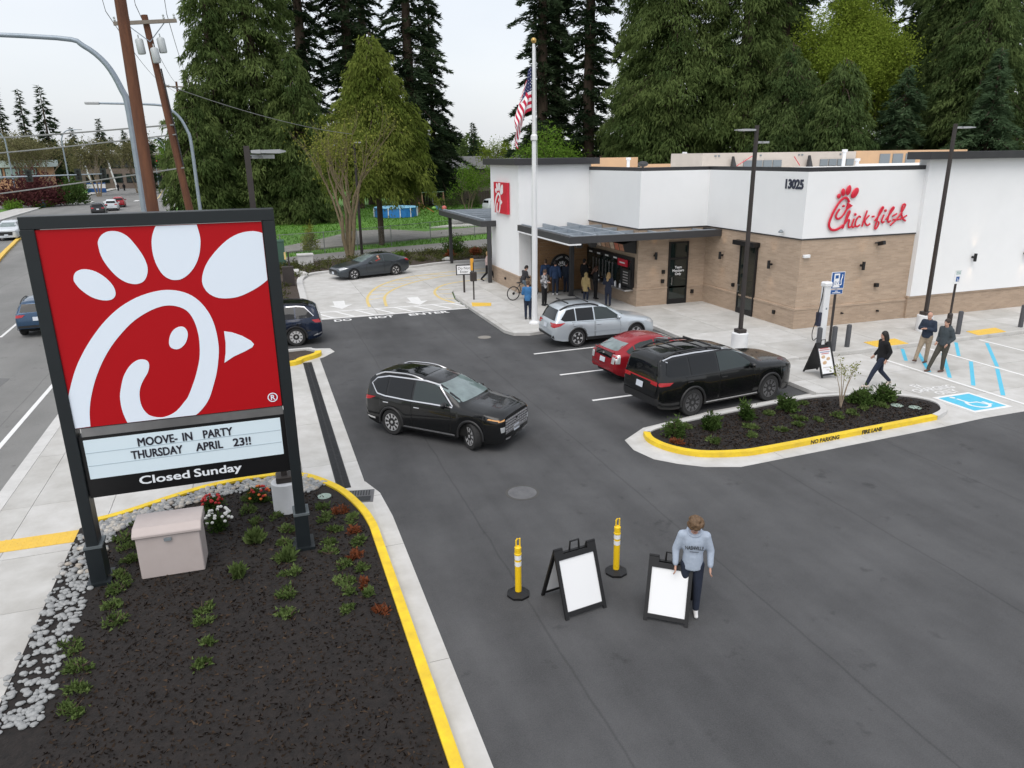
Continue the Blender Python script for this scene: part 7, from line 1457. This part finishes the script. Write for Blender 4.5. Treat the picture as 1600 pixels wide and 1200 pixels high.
wire(sag((-3.2, 36.9, 10.2), (7, 54, 8.6), .3), .02, 'service wire sloping from the transformer pole behind the cedar', m_wireg)
def davit(x, y, h, reach, label, r=.10, ang=math.pi, group='curved galvanised street lamps'):
    t = thing('street_lamp', label, 'street lamp', (x, y, -.15), group=group); c, s = math.cos(ang), math.sin(ang); P = [(0, 0, 0), (0, 0, h*.5), (0, 0, h-2.2)]+[(c*q, s*q, z) for q, z in ((.12, h-1.5), (.45, h-.75), (1.0, h-.25), (1.7, h-.05), (reach, h))]
    P = smooth_path(P, 4); k = len(P); MB().tube(P, [r*(1-.5*i/k) for i in range(k)], 10).build('pole', m_galvp, t, smooth=True); MB().lathe([(r*2, 0), (r*2, .05), (r*1.2, .3)], 10).build('base', m_galvp, t)
    MB().box((c*(reach+.35), s*(reach+.35), h+.0), (.75, .3, .14), ang).build('lamp_head', m_lamphead, t, bevel=.03)
davit(-3.45, 27.8, 10.85, 5.6, 'near curved street lamp arching over the street at left', .12); davit(-3.1, 50, 10.35, 4.6, 'second curved street lamp against the cedar', .11)
davit(-37.5, 147.4, 12.5, 3.5, 'far curved street lamp by the red bush', .14, math.pi); davit(-32.8, 165, 13, 3.0, 'far curved street lamp with arm to the right', .14, 0.); davit(-17.5, 190, 12, 5, 'small street lamp far along the right kerb', .12)
m_sig = M('signal_dark', (.012, .018, .015), .5)
def signal(x, y, h, ex, ey, heads, label, lit=None):
    t = thing('traffic_signal', label, 'traffic light', (x, y, -.1), group='traffic signals at the junction'); MB().cyl((0, 0, 0), (0, 0, h+.4), .16, .12, 10).build('pole', m_galvp, t); MB().tube([(0, 0, h), (ex, ey, h+.25)], [.12, .06], 8).build('mast_arm', m_galvp, t)
    for q in heads:
        b = MB().box((ex*q, ey*q, h+.2), (.75, .12, 1.5)).build('signal_head', m_sig, t)
        for k in range(3): MB().lathe([(.13, 0), (.15, -.1)], 10, (ex*q, ey*q-.06, h+.62-.42*k), 'Y').build('lens', M('red_lens', (.5, .02, .02), .4, emit=1.5) if (lit and k == 0) else m_under, b)
signal(-36, 110, 5.3, 18, 3.4, (.33, .52, .82, .98), 'long mast arm with dark signals at the left of the street'); signal(-22.5, 215, 6.5, 7.5, -2, (.05, .4), 'far signal showing red beyond the wooden pole', True)
for x, y, lab in ((-39.5, 226, 'white bent top pole left, before the brown office block'), (-33.5, 224, 'white bent top pole right, before the brown office block')):
    t = thing('pole_light', lab, 'pole', (x, y, -.1)); MB().tube([(0, 0, 0), (-1.6, 0, 9), (-2.6, 0, 9.05)], .2, 8).build('pole', m_wpole, t); MB().bb(-.35, .35, -.35, .35, 0, .8).build('footing', m_wpole, t)
# far buildings
ob = thing('office_block', 'brown two storey office block at the end of the street', 'building', (-31, 232, -.1)); mbr = M('office_brown', (.19, .15, .125), .9, col2=(.15, .12, .1), scale=.6)
MB().bb(-12, 12, 0, 14, 0, 8.6).build('wall', mbr, ob); MB().bb(-12.5, 13, -.8, 14.5, 8.6, 9.2).build('roof', M('office_roof', (.25, .23, .21), .9), ob)
for k in range(2):
    for i in range(7): f_ = MB().bb(-11+i*3.3, -8.6+i*3.3, -.12, 0, 1.5+k*3.9, 3.9+k*3.9).build('window', m_black, ob); MB().bb(-10.85+i*3.3, -8.75+i*3.3, -.16, -.12, 1.65+k*3.9, 3.75+k*3.9).build('pane', m_dglass, f_)
for x in (-8, -5, 2, 6): MB().bb(x, x+1.6, 4, 6, 9.2, 10.1).build('rooftop_unit', m_signw, ob)
MB().bb(9, 14, -4, 0, 0, 4.2).build('porch', M('pale_siding', (.5, .5, .48), .8), ob)
gb = thing('shop_building', 'low shop with glass front and orange wall at the left edge', 'building', (-47, 186, -.1))
MB().bb(-9, 5.5, 0, 10, 0, 6.2).build('wall', M('orange_wall', (.50, .27, .16), .85), gb); MB().bb(-9.5, 6.5, -.6, 10, 6.2, 7.6).build('fascia', M('pale_fascia', (.55, .62, .62), .6), gb)
for i in range(4): f_ = MB().bb(-8+i*3.2, -5.2+i*3.2, -.1, 0, 3.8, 6.0).build('window', m_charc, gb); MB().bb(-7.8+i*3.2, -5.4+i*3.2, -.14, -.1, 4.0, 5.9).build('pane', M('pale_glass', (.35, .45, .45), .1), f_)
ms = thing('monument_sign', 'low blue and white sign on the far lawn', 'sign', (-35.2, 205, -.1)); MB().bb(-2, 2, -.3, .3, 0, 1.0).build('base', m_sblue, ms); MB().bb(-2, 2, -.3, .3, 1.0, 2.0).build('panel', m_signw, ms); MB().bb(-2, 2, -.32, .32, 2.0, 2.25).build('cap', m_sblue, ms)
bn = thing('litter_bin', 'blue bin on the far footway', 'bin', (-32.9, 143, 0)); MB().lathe([(.45, 0), (.52, 1.0), (.45, 1.1)], 12).build('body', M('bin_blue', (.05, .2, .38), .5), bn); MB().lathe([(.52, 1.1), (.3, 1.25)], 12).build('lid', m_charc, bn)
for i, x in enumerate((-31.6, -30.2)): t = thing('person', ['dark clothed pedestrian, left of two on the far lawn', 'dark clothed pedestrian, right of two on the far lawn'][i], 'person', (x, 212, -.1), group='far pedestrians'); b_ = MB(); capsule(b_, (0, 0, .9), (0, 0, 1.4), .2, .22); capsule(b_, (.1, 0, .1), (.08, 0, .9), .08, .12); capsule(b_, (-.1, 0, .1), (-.08, 0, .9), .08, .12); b_.ell((0, 0, 1.68), (.11, .11, .14)); capsule(b_, (.26, 0, 1.4), (.3, 0, .85), .07, .05); capsule(b_, (-.26, 0, 1.4), (-.3, 0, .85), .07, .05); fuse(b_, 'body', blk, t, .03, 2)
# houses behind the lawn
def house(x, y, rz, w_, d_, h_, rise, label, wm, rm, over=.6):
    t = thing('house', label, 'house', (x, y, -.1), rz, group='houses behind the lawn'); MB().bb(-w_/2, w_/2, -d_/2, d_/2, 0, h_).build('wall', wm, t)
    MB().add([(-w_/2-over, -d_/2-over, h_), (w_/2+over, -d_/2-over, h_), (w_/2+over, d_/2+over, h_), (-w_/2-over, d_/2+over, h_), (-w_/2-over, 0, h_+rise), (w_/2+over, 0, h_+rise)], [(0, 1, 5, 4), (2, 3, 4, 5), (0, 4, 3), (1, 2, 5), (3, 2, 1, 0)]).build('roof', rm, t)
    for i in range(3): f_ = MB().bb(-w_/2+1+i*w_*.3, -w_/2+2.6+i*w_*.3, -d_/2-.08, -d_/2, h_*.35, h_*.75).build('window', m_charc, t); MB().bb(-w_/2+1.1+i*w_*.3, -w_/2+2.5+i*w_*.3, -d_/2-.11, -d_/2-.08, h_*.37, h_*.73).build('pane', m_dglass, f_)
    MB().bb(w_*.2, w_*.2+.8, .4, 1.2, h_+rise*.3, h_+rise+.7).build('chimney', m_bark, t)
m_shing = M('grey_shingles', (.20, .20, .195), .9, col2=(.15, .15, .148), scale=3); m_side = M('taupe_siding', (.22, .19, .165), .85); m_rshing = M('brown_shingles', (.17, .085, .06), .9, col2=(.12, .06, .045), scale=3)
house(37.6, 125, R(-16), 17, 9, 5.2, 2.0, 'grey roofed taupe house behind the lawn', m_side, m_shing); house(46.6, 103, R(20), 10, 9, 5.6, 1.5, 'brown roofed house peeking over the restaurant', M('brown_siding', (.12, .075, .055), .85), m_rshing)
# timber fence and chain-link fence
wf_ = thing('timber_fence', 'dark timber fence behind the lawn', 'fence', (34, 113, -.1), R(-6)); mwf = M('fence_wood', (.085, .07, .058), .95, col2=(.06, .048, .04), scale=4)
for i in range(70): MB().bb(-13+i*.42, -13+i*.42+.39, 0, .05, 0, 2.0).build('board', mwf, wf_)
for k in range(2): MB().bb(-13, 16.4, .05, .12, .5+k*1.0, .62+k*1.0).build('rail', mwf, wf_)
cf = thing('chain_link_fence', 'galvanised chain link fence between path and gravel drive', 'fence', (0, 0, 0)); cfp = [(-4, 56.8), (1.67, 59.2), (5.0, 60.0), (7.73, 61.2), (10.82, 62.9), (14.68, 64.9), (19.55, 67.5), (24, 69.5)]; m_cl = M('chain_link', (.22, .23, .23), .5, .4)
wm_ = MB()
for i, (x, y) in enumerate(cfp):
    MB().cyl((x, y, -.2), (x, y, 1.55), .035, n=6).build('post', m_cl, cf)
    if i:
        a = cfp[i-1]; MB().cyl((a[0], a[1], 1.5), (x, y, 1.5), .022, n=5).build('rail', m_cl, cf); n = 34
        for k in range(n):
            for s in (0, 1):
                t0, t1 = (k, k+3) if s else (k+3, k); f0, f1 = min(1, t0/n), min(1, t1/n); wm_.tube([(a[0]+(x-a[0])*f0, a[1]+(y-a[1])*f0, 0), (a[0]+(x-a[0])*f1, a[1]+(y-a[1])*f1, 1.48)], .0035, 3, cap=False)
o = wm_.build('wire_mesh', m_cl, cf); o['kind'] = 'stuff'
# garden things on the lawn
pool = thing('garden_pool', 'round blue above ground pool on the lawn', 'pool', (17.2, 95.3, -.15)); m_pb = M('pool_blue', (.02, .16, .50), .5, col2=(.03, .22, .58), scale=3)
MB().lathe([(2.75, 0), (2.75, 1.15), (2.65, 1.15), (2.65, .95)], 24).build('wall', m_pb, pool); MB().lathe([(2.66, .9), (.01, .92)], 24).build('water', M('pool_water', (.10, .32, .5), .1), pool); MB().lathe([(2.70, 1.12), (2.85, 1.15), (2.70, 1.2)], 24).build('rim', M('pool_rim', (.25, .55, .75), .5), pool)
for k in range(12): a = k*math.pi/6; MB().cyl((2.82*math.cos(a), 2.82*math.sin(a), 0), (2.8*math.cos(a), 2.8*math.sin(a), 1.15), .06, n=6).build('leg', m_signw, pool)
sl_ = thing('toy_slide', 'orange toy slide beside the pool', 'slide', (22.0, 100, -.15)); MB().add([(-.8, -.3, 1.3), (-.8, .3, 1.3), (1.2, .3, .1), (1.2, -.3, .1), (-.8, -.3, 1.2), (-.8, .3, 1.2), (1.2, .3, 0), (1.2, -.3, 0)], [(0, 3, 2, 1), (4, 5, 6, 7), (0, 1, 5, 4), (2, 3, 7, 6), (0, 4, 7, 3), (1, 2, 6, 5)]).build('chute', M('toy_orange', (.50, .20, .06), .6), sl_)
for s in (-.3, .3): MB().cyl((-.8, s, 0), (-.75, s, 1.4), .06, n=6).build('leg', M('toy_brown', (.2, .1, .06), .8), sl_)
sw2 = thing('swing_frame', 'wooden swing frame behind the toy slide', 'swing', (25, 108, -.15))
for x in (-1.6, 1.6):
    for s in (-1, 1): MB().cyl((x, s*.9, 0), (x, 0, 2.3), .06, n=6).build('leg', M('swing_wood', (.35, .2, .13), .8), sw2)
MB().cyl((-1.7, 0, 2.3), (1.7, 0, 2.3), .06, n=6).build('beam', M('swing_green', (.2, .3, .22), .7), sw2); MB().box((.3, 0, .6), (.6, .25, .05)).build('seat', m_sblue, sw2)
for s in (0, .6): MB().cyl((s, 0, .6), (s, 0, 2.3), .012, n=4).build('rope', m_signw, sw2)
tr_ = thing('toy_tub', 'green and blue toy tub on the lawn', 'toy', (25.3, 104.5, -.15)); MB().lathe([(.75, 0), (.85, .5), (.75, .5)], 14).build('tub', M('toy_blue', (.12, .25, .45), .6), tr_); MB().ell((-.9, 0, .25), (.4, .4, .25)).build('lid', M('toy_green', (.25, .5, .12), .6), tr_)
pb = thing('play_ball', 'pink ball on the lawn left of the dark bush', 'ball', (25.2, 102, .2)); MB().ell((0, 0, 0), (.36, .36, .36), 14, 10).build('ball', M('ball_pink', (.65, .16, .14), .5), pb, smooth=True)
MB().lathe([(.3, -.36), (.3, -.30)], 10).build('stand', m_charc, pb)
th_ = thing('goal_board', 'white tilted board on posts on the lawn', 'board', (35.6, 110, -.15), R(-20)); MB().box((0, 0, 2.6), (1.9, .1, 1.1), ry=R(-28)).build('board', m_signw, th_)
for x in (-.5, .5): MB().cyl((x, 0, 0), (x, 0, 2.4), .06, n=6).build('post', m_bark, th_)
MB().lathe([(1.6, .3), (1.6, .38)], 18).build('base', m_charc, th_)
gt = thing('green_cabinet', 'green transformer cabinet beside the pylon sign top', 'utility box', (1.1, 52.9, -.05)); MB().bb(-.6, .6, -.5, .5, 0, 1.7).build('body', M('cabinet_green', (.05, .11, .08), .5), gt, bevel=.03); MB().bb(-.62, .62, -.52, .52, 1.7, 1.78).build('lid', MC['cabinet_green'], gt); MB().bb(-.02, .02, -.52, -.5, .1, 1.6).build('door_seam', m_charc, gt)
cbx = thing('concrete_vault', 'pale concrete vault box at the edge of the path', 'utility box', (3.0, 52.4, -.05)); MB().bb(-.5, .5, -.4, .4, 0, .75).build('body', m_kerb, cbx, bevel=.02); MB().bb(-.55, .55, -.45, .45, .75, .83).build('lid', m_kerb, cbx)
for i, (x, y, s) in enumerate(((2.0, 48.3, .5), (2.5, 47.9, .35), (19.5, 53.6, .6), (12.6, 50.8, .35), (21, 79.4, .8), (22.6, 79.8, .9), (24.2, 80, .7))): b_ = MB(); b_.ell((0, 0, s*.3), (s, s*.7, s*.5), 9, 6); rk = random.Random(i); b_.v = [tuple(c*rk.uniform(.88, 1.12) for c in v) for v in b_.v]; o = b_.build('boulder', m_kerb if i < 4 else M('rock_grey', (.3, .3, .29), .9), None, smooth=True, sharp=30); o.location = (x, y, -.05); tag(o, ['pale boulder beside the green cabinet', 'smaller pale boulder by the lane kerb', 'pale flat boulder in the bed right of the canopy post', 'pale stone at the kerb under the canopy', 'grey rock left in the row by the gravel drive', 'grey rock middle of the row by the gravel drive', 'grey rock right in the row by the gravel drive'][i], 'boulder', 'boulders')
